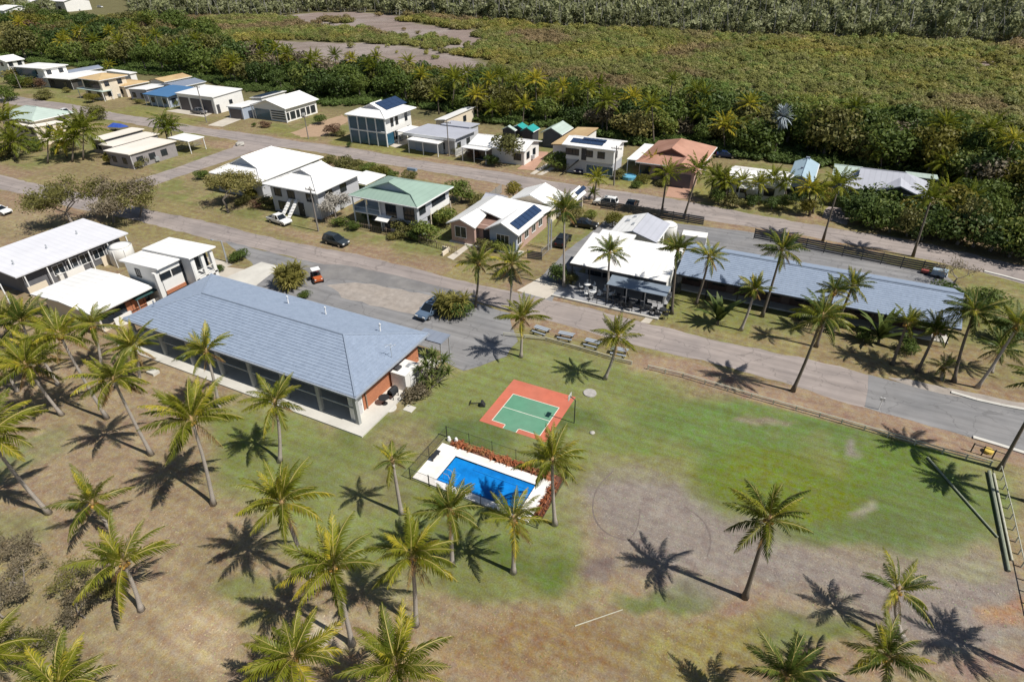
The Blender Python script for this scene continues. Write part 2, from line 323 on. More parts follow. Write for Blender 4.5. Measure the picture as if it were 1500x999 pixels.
# roads and hard surfaces: thin sheets, each about 4 mm above the one below
def road(name, rgb, tint):
    m = M(name, rgb, .9, .12, .5, bump=.25, bscale=25, tint=tint, tamt=.8); t = m.node_tree; N, L = t.nodes, t.links; b = N['Principled BSDF']; src = b.inputs['Base Color'].links[0].from_socket
    co = N.new('ShaderNodeTexCoord'); mp = N.new('ShaderNodeMapping'); mp.inputs['Scale'].default_value = (.05, 1.6, 1); n = N.new('ShaderNodeTexNoise'); n.inputs['Scale'].default_value = 1; n.inputs['Detail'].default_value = 5; L.new(co.outputs['Object'], mp.inputs[0]); L.new(mp.outputs[0], n.inputs['Vector'])
    r = N.new('ShaderNodeMapRange'); r.inputs[1].default_value = .3; r.inputs[2].default_value = .7; r.inputs[3].default_value = .8; r.inputs[4].default_value = 1.16; L.new(n.outputs[0], r.inputs[0])
    vo = N.new('ShaderNodeTexVoronoi'); vo.feature = 'DISTANCE_TO_EDGE'; vo.inputs['Scale'].default_value = .28; wn = N.new('ShaderNodeTexNoise'); wn.inputs['Scale'].default_value = .8; wn.inputs['Detail'].default_value = 5; va = N.new('ShaderNodeVectorMath'); va.operation = 'MULTIPLY_ADD'; va.inputs[1].default_value = (2.5, 2.5, 0); L.new(co.outputs['Object'], wn.inputs['Vector']); L.new(wn.outputs['Color'], va.inputs[0]); L.new(co.outputs['Object'], va.inputs[2]); L.new(va.outputs[0], vo.inputs['Vector'])
    c = N.new('ShaderNodeMapRange'); c.inputs[1].default_value = .0; c.inputs[2].default_value = .02; c.inputs[3].default_value = .72; c.inputs[4].default_value = 1; L.new(vo.outputs[0], c.inputs[0])
    q = N.new('ShaderNodeMath'); q.operation = 'MULTIPLY'; L.new(r.outputs[0], q.inputs[0]); L.new(c.outputs[0], q.inputs[1])
    v = N.new('ShaderNodeVectorMath'); v.operation = 'SCALE'; L.new(src, v.inputs[0]); L.new(q.outputs[0], v.inputs['Scale']); L.new(v.outputs[0], b.inputs['Base Color']); return m
ASPH = road('worn asphalt', (.305, .262, .24), (.25, .218, .205)); ASPHG = road('grey asphalt', (.225, .22, .22), (.185, .185, .19))
ASPH = M('worn asphalt', (.285, .255, .25), .9, .14, .5, bump=.25, bscale=25, tint=(.235, .215, .215), tamt=.8)
ASPHG = M('grey asphalt', (.225, .22, .22), .9, .13, .5, bump=.25, bscale=25, tint=(.185, .185, .19), tamt=.8)
ASPHD = M('dark asphalt', (.17, .165, .165), .9, .2, .6, bump=.25, bscale=25, tint=(.22, .21, .2), tamt=.8)
GRAV = M('sandy gravel', (.31, .275, .245), .95, .25, 1.2, bump=.5, bscale=14, tint=(.31, .27, .235), tamt=.8)
def sheet(name, pts, mat, z, rag=0., step=1.2):
    out = []; n = len(pts)
    for i in range(n):
        a, b = np.array(pts[i][:2], float), np.array(pts[(i+1) % n][:2], float); l = np.linalg.norm(b-a); k = max(1, int(l/step)) if rag else 1
        t = (b-a)/max(l, 1e-6); nn = np.array([-t[1], t[0]])
        for j in range(k):
            p = a+(b-a)*j/k
            if rag and 0 < j: p = p+nn*(rag*(random.random()-.5)*2*min(1, l/4)+rag*1.3*math.sin((p[0]*.21+p[1]*.33)))
            out.append((p[0], p[1], z))
    mb = MB(); mb.poly(out); o = mb.build(name, mat)
    bm_tri(o.data)
    return tag(o, kind='structure')
def bm_tri(me):
    import bmesh
    bm = bmesh.new(); bm.from_mesh(me); bmesh.ops.triangulate(bm, faces=bm.faces[:], ngon_method='EAR_CLIP')
    if sum(f.normal.z for f in bm.faces) < 0: bmesh.ops.reverse_faces(bm, faces=bm.faces[:])
    bm.to_mesh(me); bm.free()
def band(name, top, bot, mat, z, rag=.25): return sheet(name, list(top)+list(bot)[::-1], mat, z, rag)
PP = lambda l: [P(*q) for q in l]
band('near_street', [(-190, 57.6), (-110, 57.2), (-74, 57.2), (-46, 57.6), (-25, 57.4), (7, 57.2), (8.5, 57)], [(-190, 52.2), (-110, 52.6), (-74, 53.2), (-34, 53.4), (-20, 53), (-5, 52.6), (7, 51.5), (8.5, 51.6)], ASPH, .004, .18)
sheet('near_street_resealed', [(8.3, 57.1), (8.1, 51.6), (13, 51.2), (20, 50.8), (40, 49), (80, 46), (80, 52), (40, 55.4), (20, 57.0), (14, 56.8)], ASPHG, .008, .08)
band('rear_street', [(-360, 101.5), (-185, 100.3), (-156, 98.3), (-129, 97.4), (-90, 97.6), (-56, 96.4), (-17, 95.4), (6, 93.4), (14, 93), (25, 90.4), (60, 76)], [(-360, 95), (-185, 93.8), (-129, 92.4), (-90, 92.4), (-62, 91.4), (-24, 89.8), (-7, 89.2), (12, 88), (20, 86.4), (26, 84.5), (55, 71)], ASPH, .004, .2)
sheet('cross_street', [(-109.5, 57), (-104, 57), (-103.5, 72), (-103.5, 88), (-101, 92.6), (-113, 92.8), (-109.5, 88), (-109, 72)], ASPH, .008, .15)
sheet('hall_car_park', [(-73, 53.4), (-36, 53.6), (-27.5, 52.8), (-24.2, 48), (-24, 45), (-26.6, 41), (-29.2, 41.6), (-30.5, 43), (-50, 43.2), (-58, 44.5), (-62, 49)], ASPHG, .012, .12)
sheet('gravel_island', PP([(478, 418), (520, 414), (600, 428), (690, 440), (672, 458), (620, 462), (560, 450), (500, 436)]), GRAV, .016, .2)
sheet('bitumen_patch', PP([(436, 388), (500, 388), (600, 409), (690, 430), (686, 437), (600, 424), (520, 411), (470, 409), (440, 402)]), ASPHD, .020, .12)
sheet('hall_back_yard', [(-70, 43.2), (-58.4, 43.2), (-58.6, 45.5), (-61, 48.5), (-70, 46.8)], PCONC, .024)
sheet('hall_drive', PP([(330, 407), (383, 384), (411, 391), (372, 421)]), CONC, .028)
sheet('unit_drive', PP([(300, 378), (308, 376), (341, 388), (318, 396)]), PCONC, .008)
sheet('motel_car_park', [(-19, 86), (-6.5, 87.2), (16.2, 83.6), (19, 78), (17, 72), (-14, 72), (-14, 79), (-19, 81)], ASPHG, .004, .1)
sheet('restaurant_drive', [(-28.4, 57.2), (-24.4, 57.2), (-24.6, 74), (-25, 83), (-27, 83), (-28, 72)], ASPHG, .012, .1)
sheet('drive_crossing', PP([(757, 426), (789, 408), (828, 420), (800, 438)]), PCONC, .016)
sheet('garage_forecourt', PP([(243, 163), (275, 158), (316, 164), (300, 172)]), PCONC, .008)
sheet('concrete_drive', PP([(304, 184), (345, 168), (362, 172), (326, 186)]), PCONC, .008)
sheet('earth_drive', PP([(425, 195), (500, 168), (520, 175), (470, 200), (440, 202)]), M('bare earth', (.36, .25, .165), .95, .15, .8), .008, .4)
sheet('red_paved_drive', PP([(975, 288), (982, 266), (1016, 270), (1005, 292)]), PAVER, .008)
sheet('paved_drive', PP([(1204, 318), (1214, 303), (1248, 306), (1240, 330)]), M('grey pink paving', (.30, .25, .235), .9, .12, .8), .008, .1)
sheet('brick_drive', PP([(757, 248), (787, 222), (803, 223), (783, 250)]), PAVER, .008, .1)
sheet('wheel_track', PP([(776, 255), (800, 240), (805, 242), (783, 256)]), PCONC, .012); sheet('wheel_track', PP([(786, 256), (808, 245), (813, 247), (794, 257)]), PCONC, .012)
sheet('house_path', PP([(655, 377), (693, 352), (699, 354), (664, 381)]), PCONC, .008)
sheet('cream_pad', PP([(568, 213), (594, 203), (604, 208), (580, 217)]), PCONC, .008)
def kerb(pts, w=.35, h=.12, name='kerb'):
    mb = MB()
    for a, b in zip(pts[:-1], pts[1:]):
        a, b = np.array(a), np.array(b); t = (b-a)/np.linalg.norm(b-a); n = np.array([-t[1], t[0]])*w/2
        mb.prism([a-n, b-n, b+n, a+n], 0, h)
    return tag(mb.build(name, CONC), kind='structure')
def ribbon(name, pts, wd, mat, z):
    for k in range(12): pts = [pts[0]]+[q for a, b in zip(pts[:-1], pts[1:]) for q in ((.75*a[0]+.25*b[0], .75*a[1]+.25*b[1]), (.25*a[0]+.75*b[0], .25*a[1]+.75*b[1]))]+[pts[-1]] if len(pts) < 40 else pts
    L_, R_ = [], []
    for i, p in enumerate(pts):
        a, b = np.array(pts[max(i-1, 0)]), np.array(pts[min(i+1, len(pts)-1)]); t = (b-a)/(np.linalg.norm(b-a)+1e-9); n = np.array([-t[1], t[0]])*wd/2*(.6+.8*random.random()); L_.append(np.array(p)+n); R_.append(np.array(p)-n)
    sheet(name, L_+R_[::-1], mat, z)
TRK = M('scuffed soil', (.16, .13, .115), .95, .25, 2)
for l in ([(898, 690), (872, 715), (866, 752), (885, 782), (925, 793), (950, 786)], [(1003, 742), (1032, 762), (1043, 790), (1036, 815)], [(938, 745), (934, 775), (920, 792)]): ribbon('tyre_track', PP(l), .10, TRK, .006)
kerb([P(1393, 575), P(1430, 586), P(1466, 594), P(1520, 604)]); kerb([P(1425, 641), P(1462, 652), P(1510, 667)])
kerb([P(1441, 398), P(1470, 405), P(1510, 416)])
sheet('gravel_verge', PP([(1300, 553), (1330, 555), (1393, 569), (1440, 578), (1510, 590), (1510, 601), (1440, 587), (1380, 577), (1320, 561)]), GRAV, .012, .15)

# ------------------------------------------------------------------ building helpers
def slab(mb, pts, t=.16): mb.extrude(pts, (0, 0, -t))
def roof_parts(root, kind, w, d, z, h, axis, mat, ig=1.2, cap=None, capr=.07, t=.16, course=None, gabmat=None):
    """roof over the rectangle 0..w, 0..d (local), ridge along axis"""
    sw = axis == 'x'
    if sw: w, d = d, w
    q = (lambda p: (p[1], p[0], p[2])) if sw else (lambda p: p)
    mb = MB(); lines = []; gab = None
    c = w/2
    if kind == 'gable':
        polys = [[(0, 0, z), (c, 0, z+h), (c, d, z+h), (0, d, z)], [(c, 0, z+h), (w, 0, z), (w, d, z), (c, d, z+h)]]; lines = [((c, 0, z+h), (c, d, z+h))]
    elif kind == 'skillion':      # falls towards +x (or towards +y when axis is x)
        polys = [[(0, 0, z+h), (w, 0, z), (w, d, z), (0, d, z+h)]]
    elif kind == 'skillionback':
        polys = [[(0, 0, z), (w, 0, z+h), (w, d, z+h), (0, d, z)]]
    elif kind == 'hip':
        i = min(c, d/2-.01); a, b = (c, i, z+h), (c, d-i, z+h)
        polys = [[(0, 0, z), a, b, (0, d, z)], [(w, 0, z), (w, d, z), b, a], [(0, 0, z), (w, 0, z), a], [(0, d, z), b, (w, d, z)]]
        lines = [(a, b), ((0, 0, z), a), ((w, 0, z), a), ((0, d, z), b), ((w, d, z), b)]
    elif kind in ('dutch', 'dutchfront'):
        s = h/c; g = min(ig, c*.8); zg = z+s*g; both = kind == 'dutch'; i = c
        a = (c, g-.35, z+h); b = (c, d-g+.35, z+h) if both else (c, d-c, z+h)
        e1, e2 = (g, g-.35, zg), (w-g, g-.35, zg)
        f1, f2 = ((g, d-g+.35, zg), (w-g, d-g+.35, zg)) if both else (None, None)
        l = [(0, 0, z), e1, a, b]+([f1] if both else [])+[(0, d, z)]
        r = [(w, 0, z), (w, d, z)]+([f2] if both else [])+[b, a, e2]
        polys = [l, r, [(0, 0, z), (w, 0, z), (w-g, g, zg), (g, g, zg)]]
        gm = MB(); gm.extrude([(g, g, zg-.05), (w-g, g, zg-.05), (c, g, z+h-.12)], (0, .08, 0))
        if both:
            polys.append([(0, d, z), (g, d-g, zg), (w-g, d-g, zg), (w, d, z)]); gm.extrude([(g, d-g, zg-.05), (w-g, d-g, zg-.05), (c, d-g, z+h-.12)], (0, -.08, 0))
        else: polys.append([(0, d, z), b, (w, d, z)])
        gab = gm; lines = [(a, b), ((0, 0, z), e1), ((w, 0, z), e2)]
    for p in polys: slab(mb, [q(v) for v in p], t)
    r = mb.build('roof', mat, root)
    if gab is not None:
        gab.v = [q(v) for v in gab.v]; gab.build('gablet', gabmat or DARKW, r)
    if lines:
        cm = MB()
        for a, b in lines: cm.tube([q(np.array(a)+[0, 0, .02]), q(np.array(b)+[0, 0, .02])], capr, 5)
        cm.build('ridge_cap', cap or mat, r)
    return r
WINC = {}
def window(root, side, a, z, w, h, pl, frame=FRAMEW, glass=GLASS, mull=1, name='window'):
    k = (round(w, 2), round(h, 2), mull, frame.name, glass.name)
    if k not in WINC:
        f = MB(); e = .07
        f.box(-w/2-e, w/2+e, -.06, .02, h, h+e).box(-w/2-e, w/2+e, -.09, .02, -e, 0).box(-w/2-e, -w/2, -.06, .02, 0, h).box(w/2, w/2+e, -.06, .02, 0, h)
        for i in range(mull): x = -w/2+w*(i+1)/(mull+1); f.box(x-.025, x+.025, -.05, .02, 0, h)
        g = MB(); g.box(-w/2, w/2, -.02, .015, 0, h)
        WINC[k] = (f.build(name, frame, data_only=True), g.build('pane', glass, data_only=True))
    loc, rz = {'f': ((a, pl, z), 0), 'r': ((pl, a, z), math.pi/2), 'l': ((pl, a, z), -math.pi/2)}[side]
    o = link(name, WINC[k][0], root, loc, (0, 0, rz)); link('pane', WINC[k][1], o); return o
def post(root, x, y, z0, z1, r=.07, mat=FRAMEW, name='post'):
    return MB().box(x-r, x+r, y-r, y+r, z0, z1).build(name, mat, root)
def bx(root, name, mat, *a): return MB().box(*a).build(name, mat, root)
def rect(L=None, N=None, R=None, T=None, z=2.7):
    """footprint from sight lines to its left, nearest, right and top eave corners at height z"""
    g = lambda q: P(q[0], q[1], z)
    us0 = [g(q)[0] for q in (L, T) if q]; vs0 = [g(q)[1] for q in (L, N) if q]
    us1 = [g(q)[0] for q in (N, R) if q]; vs1 = [g(q)[1] for q in (R, T) if q]
    m = lambda l: sum(l)/len(l) if l else None
    return m(us0), m(us1), m(vs0), m(vs1)
LOG = []
def house(name, label, rc, ze, kind='gable', h=1.2, axis='y', rm=WHITE, wm=WWALL, ov=.5, wins=(), group=None, cat='house', ig=1.2, gabmat=None, gut=FRAMEW, z0=0., base=None, walls=True, cap=None):
    u0, u1, v0, v1 = rc; w, d = u1-u0, v1-v0; LOG.append((name, label[:26], round(u0, 1), round(v0, 1), round(w, 1), round(d, 1)))
    root = thing(name, label, cat, u0, v0, group=group)
    if walls:
        mb = MB(); mb.box(ov, w-ov, ov, d-ov, z0, ze-.1)
        if kind in ('gable',):
            c = (w if axis == 'y' else d)/2
            pass
            if axis == 'y': mb.extrude([(ov, ov+.01, ze-.12), (w-ov, ov+.01, ze-.12), (c, ov+.01, ze-.17+h)], (0, d-2*ov-.02, 0))
            else: mb.extrude([(ov+.01, ov, ze-.12), (ov+.01, c, ze-.17+h), (ov+.01, d-ov, ze-.12)], (w-2*ov-.02, 0, 0))
        elif kind.startswith('skillion'):
            hi0, hi1 = (h, 0) if kind == 'skillion' else (0, h)
            if axis == 'y': mb.extrude([(ov, ov+.01, ze-.12), (w-ov, ov+.01, ze-.12), (w-ov, ov+.01, ze-.2+hi1), (ov, ov+.01, ze-.2+hi0)], (0, d-2*ov-.02, 0))
            else: mb.extrude([(ov+.01, ov, ze-.12), (ov+.01, ov, ze-.2+hi0), (ov+.01, d-ov, ze-.2+hi1), (ov+.01, d-ov, ze-.12)], (w-2*ov-.02, 0, 0))
        mb.build('wall', wm, root)
        if rm is not DARKW and d > 5 and w > 4:
            bx(root, 'air_conditioner', STEEL, w-ov, w-ov+.38, d*.47, d*.47+.85, .35, 1.05); MB().tube([(w-ov+.06, ov+.1, .0), (w-ov+.06, ov+.1, ze-.15)], .045, 5).build('downpipe', FRAMEW, root)
        if base: MB().box(ov-.05, w-ov+.05, ov-.05, d-ov+.05, 0, .25 if base is True else base).build('plinth', CONC, root)
    roof_parts(root, kind, w, d, ze, h, axis, rm, ig=ig, gabmat=gabmat, cap=cap)
    if gut is not None and not (kind.startswith('skillion')):
        g = MB(); g.box(-.02, w+.1, -.1, 0, ze-.17, ze-.03) if (kind != 'gable' or axis == 'x') else None
        if kind != 'gable' or axis == 'y': g.box(w, w+.1, 0, d, ze-.17, ze-.03)
        if g.v: g.build('gutter', gut, root)
    for wv in wins:
        side, a, z, ww, hh = wv[:5]; kw = wv[5] if len(wv) > 5 else {}
        if side == 'f': a = a*w if a <= 1 else a
        else: a = a*d if a <= 1 else a
        window(root, side, a, z, ww, hh, {'f': ov, 'r': w-ov, 'l': ov}[side], **kw)
    return root, w, d
def door(root, side, a, pl, z=0., w=.9, h=2.05, mat=FRAMEW, name='door'):
    d = MB().box(-w/2, w/2, -.06, .01, 0, h)
    loc, rz = {'f': ((a, pl, z), 0), 'r': ((pl, a, z), math.pi/2)}[side]
    o = d.build(name, mat, root, loc=loc); o.rotation_euler = (0, 0, rz)
    MB().box(w*.32, w*.38, -.12, -.06, .95, 1.05).build('handle', STEEL, o); return o
SPC = {}
def solar(root, o, ax, ay, nx_, ny_, pw, ph, gap=.04, parent=None):
    """grid of panels lying on a roof slope: o origin, ax/ay unit vectors in the slope"""
    k = (round(pw, 2), round(ph, 2))
    if k not in SPC:
        p = MB().box(0, pw, 0, ph, 0, .05).build('solar_panel', SOLAR, data_only=True)
        p.materials.append(STEEL)
        SPC[k] = p
    ax = np.array(ax, float); ax /= np.linalg.norm(ax); ay = np.array(ay, float); ay /= np.linalg.norm(ay); n = np.cross(ax, ay)
    for i in range(nx_):
        for j in range(ny_):
            p = np.array(o)+ax*(i*(pw+gap))+ay*(j*(ph+gap))+n*.07
            q = link('solar_panel', SPC[k], root)
            q.matrix_local = Matrix(((ax[0], ay[0], n[0], p[0]), (ax[1], ay[1], n[1], p[1]), (ax[2], ay[2], n[2], p[2]), (0, 0, 0, 1)))

# ------------------------------------------------------------------ the hall
def hall():
    u0, u1, v0, v1, ze = -60.2, -30.45, 30.1, 41.1, 3.2; h = 1.5
    w, d = u1-u0, v1-v0
    r = thing('community_hall', 'long open sided hall with blue grey tiled hip roof and brick end beside the pool', 'hall', u0, v0)
    bx(r, 'floor_slab', CONC, -1.2, w+1.0, -1.1, d+.2, 0, .16)
    c = d/2; s = h/c; n = 17; st = c/n
    def strip(y, x0, x1, f, mb, i):
        y2 = y+st; a = .045
        lo, hi = ze+s*y, ze+s*y2
        mb.poly([f(x0(y), y, lo+a), f(x1(y), y, lo+a), f(x1(y2), y2, hi+.002), f(x0(y2), y2, hi+.002)]); mb.poly([f(x0(y), y, lo-.06), f(x1(y), y, lo-.06), f(x1(y), y, lo+a), f(x0(y), y, lo+a)])
    mb = MB()
    for i in range(n):
        y = i*st
        strip(y, lambda t: t, lambda t: w-t, lambda x, y, z: (x, y, z), mb, i)
        strip(y, lambda t: w-t, lambda t: t, lambda x, y, z: (x, d-y, z), mb, i)
        strip(y, lambda t: d-t, lambda t: t, lambda x, y, z: (y, x, z), mb, i)
        strip(y, lambda t: t, lambda t: d-t, lambda x, y, z: (w-y, x, z), mb, i)
    mb.poly([(0.02, .02, ze-.06), (.02, d-.02, ze-.06), (w-.02, d-.02, ze-.06), (w-.02, .02, ze-.06)])
    rf = mb.build('roof', TILE, r)
    cm = MB(); a, b = (c, c, ze+h+.04), (w-c, c, ze+h+.04)
    for p, q in ((a, b), ((0, 0, ze+.04), a), ((0, d, ze+.04), a), ((w, 0, ze+.04), b), ((w, d, ze+.04), b)): cm.tube([p, q], .1, 6)
    cm.build('ridge_cap', TILER, rf)
    g = MB(); g.box(-.02, w+.02, -.14, -.005, ze-.17, ze-.02).box(w+.005, w+.14, -.14, d+.1, ze-.17, ze-.02).box(-.1, w, d+.005, d+.12, ze-.17, ze-.02).box(-.14, -.005, -.14, d, ze-.17, ze-.02)
    g.build('gutter', M('grey gutter', (.3, .33, .38), .5), r)
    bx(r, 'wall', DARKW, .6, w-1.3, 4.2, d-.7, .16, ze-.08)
    bx(r, 'brick_wall', BRICK, w-1.25, w-.95, 1.75, d-.7, .16, ze-.07)
    for i in range(8):
        x = w-.25-i*4.1; post(r, x, .12, .16, ze-.07, .16, M('grey rendered post', (.33, .34, .33), .8), 'column')
        if i: bx(r, 'rail', M('grey beam', (.36, .38, .38), .7), x+.17, x+4.1-.17, .06, .16, 1.72, 1.82)
    for i in range(7):
        window(r, 'f', 3+i*3.9, .25, 3.0, 2.4, 4.2, FRAMED, GLASS, 2)
    e = bx(r, 'white_end_panel', WWALL, w-1.25, w-.95, .3, 1.7, .16, ze-.08)
    door(r, 'r', 1.1, w-.93, .16, .8, 2.0, M('grey door', (.5, .5, .5), .6))
    post(r, w-.8, .35, .16, ze-.08, .06, FRAMEW, 'downpipe'); post(r, w-.85, 2.1, .16, ze-.1, .05, WOOD, 'downpipe'); post(r, w-.85, 7.4, .16, ze-.1, .06, WOOD, 'downpipe')
    for px, py in ((422, 442), (477, 458), (557, 484)):
        x, y = P(px, py, 4.0); x -= u0; y -= v0; zz = ze+s*(d-y)
        MB().tube([(x, y, zz-.05), (x, y, zz+.75), (x+.06, y-.05, zz+.9), (x+.22, y-.1, zz+.85)], .07, 6).build('vent_pipe', FRAMEW, r)
    x, y = P(226, 447, 3.8); MB().tube([(x-u0, y-v0, ze+s*(y-v0)-.05), (x-u0, y-v0, ze+s*(y-v0)+.4)], .08, 6).build('vent_pipe', GREYD, r)
    x, y = P(573, 517, 3.9); x -= u0; y -= v0; zz = ze+s*(w-x)
    MB().tube([(x, y, zz-.05), (x, y, zz+1.5)], .025, 5).tube([(x-.5, y-.2, zz+1.4), (x+.5, y+.2, zz+1.4)], .02, 4).tube([(x-.25, y-.45, zz+1.35), (x-.1, y+.35, zz+1.35)], .015, 4).tube([(x+.2, y-.3, zz+1.35), (x+.3, y+.4, zz+1.35)], .015, 4).build('aerial', STEEL, r)
    bx(r, 'porch_roof', GREYD, w-1.5, w+1.5, d-.2, d+1.6, 2.45, 2.57); post(r, w+1.35, d+1.45, 0, 2.45, .05, STEEL); post(r, w+1.35, d-.05, 0, 2.45, .05, STEEL)
    # white cold box against the end wall
    b = thing('cold_room_box', 'white insulated box standing against the brick end of the hall', 'cold box', u1-.7, v0+5.6)
    b.location.z = .16
    bx(b, 'body', WWALL, 0, 1.6, 0, 2.2, 0, 1.75); bx(b, 'lid', WWALL, -.05, 1.65, -.05, 2.25, 1.75, 1.83); door(b, 'r', 1.1, 1.6, .1, .8, 1.5)
    bx(b, 'motor', DARKW, .2, .6, .3, 1.0, 1.83, 2.05); bx(b, 'motor', STEEL, .9, 1.2, 1.2, 1.7, 1.83, 2.0)
    for k, (dx, dy) in enumerate(((0, 0), (.75, 1.15))):
        t = thing('barbecue' if k else 'round_table', 'black round table on the slab by the brick wall' if not k else 'black covered barbecue between the table and the cold box', 'table' if not k else 'barbecue', u1+.1+dx*.2, v0+3.3+dy, z=.16)
        if not k:
            MB().lathe([(.5, .7), (.5, .74)], 12).build('table_top', FRAMED, t); MB().tube([(0, 0, .05), (0, 0, .7)], .05).build('leg', FRAMED, t); MB().lathe([(.28, 0), (.28, .05)], 10).build('base', FRAMED, t)
        else:
            bx(t, 'body', FRAMED, -.3, .3, -.45, .45, .45, .75); MB().tube([(0, -.45, .75), (0, .45, .75)], .3, 8).build('hood', FRAMED, t)
            for a in (-.25, .25):
                for bb in (-.38, .38): post(t, a, bb, 0, .45, .03, FRAMED, 'leg')
hall()
x, y = P(571, 598); t = tag(MB().lathe([(.62, 0), (.62, .08), (.58, .1)], 14, (x, y)).build('drain_cover', CONC), 'round concrete cover in the grass at the foot of the cold box', 'drain cover')
x, y = P(600, 599); tag(MB().box(x-.45, x+.45, y-.4, y+.4, 0, .07).build('paving_slab', CONC), 'lone square paving slab on the lawn right of the cold box', 'slab')
x, y = P(864, 576); tag(MB().lathe([(.62, 0), (.6, .09), (.5, .1)], 16, (x, y)).build('concrete_pad', M('patched concrete', (.36, .34, .32), .9, .3, 2)), 'round concrete pad on the lawn right of the sports court', 'concrete pad')
x, y = P(225, 547); tag(MB().box(x-.5, x+.5, y-.35, y+.35, 0, .3).build('cement_block', CONC), 'pale block lying on the grass in front of the hall under the palms', 'block')

# ------------------------------------------------------------------ motel wing (long, tiled) and restaurant
def motel():
    u0, u1, v0, v1, ze = -12.4, 15.6, 65.0, 74.2, 2.55; h = 1.55
    w, d = u1-u0, v1-v0
    r = thing('motel_wing', 'long single storey motel wing with blue grey tiled gable roof behind the street palms', 'motel', u0, v0)
    bx(r, 'floor_slab', CONC, 0, w-.3, 1.2, d-.3, 0, .14)
    c = d/2; s = h/c; n = 16; st = c/n; mb = MB()
    for i in range(n):
        y = i*st; y2 = y+st; lo, hi = ze+s*y, ze+s*y2
        for f in ((lambda x, y, z: (x, y, z)), (lambda x, y, z: (w-x, d-y, z))):
            mb.poly([f(0, y, lo+.035), f(w, y, lo+.035), f(w, y2, hi), f(0, y2, hi)]); mb.poly([f(0, y, lo-.06), f(w, y, lo-.06), f(w, y, lo+.035), f(0, y, lo+.035)])
    mb.poly([(0, 0, ze-.06), (0, d, ze-.06), (w, d, ze-.06), (w, 0, ze-.06)])
    rf = mb.build('roof', TILE, r); MB().tube([(0, c, ze+h+.05), (w, c, ze+h+.05)], .12, 6).build('ridge_cap', TILER, rf)
    bx(r, 'gutter', FRAMED, 0, w, -.12, -.005, ze-.16, ze-.02)
    m = MB().box(.3, w-.5, 2.6, d-.6, .14, ze-.08); m.extrude([(.32, .4, ze-.1), (.32, d-.4, ze-.1), (.32, c, ze+h-.15)], (w-.84, 0, 0)); m.build('wall', M('dark brick', (.10, .065, .055), .85, .2, 3), r)
    for k in range(9):
        x = 1.6+k*3.0
        window(r, 'f', x, .9, 1.3, 1.1, 2.6, FRAMED, GLASS, 1); door(r, 'f', x+1.35, 2.58, .14, .85, 2.0, M('dark door', (.14, .1, .09), .6))
    for k in range(9): post(r, .3+k*3.38, .35, 0, ze-.07, .06, FRAMED)
motel()
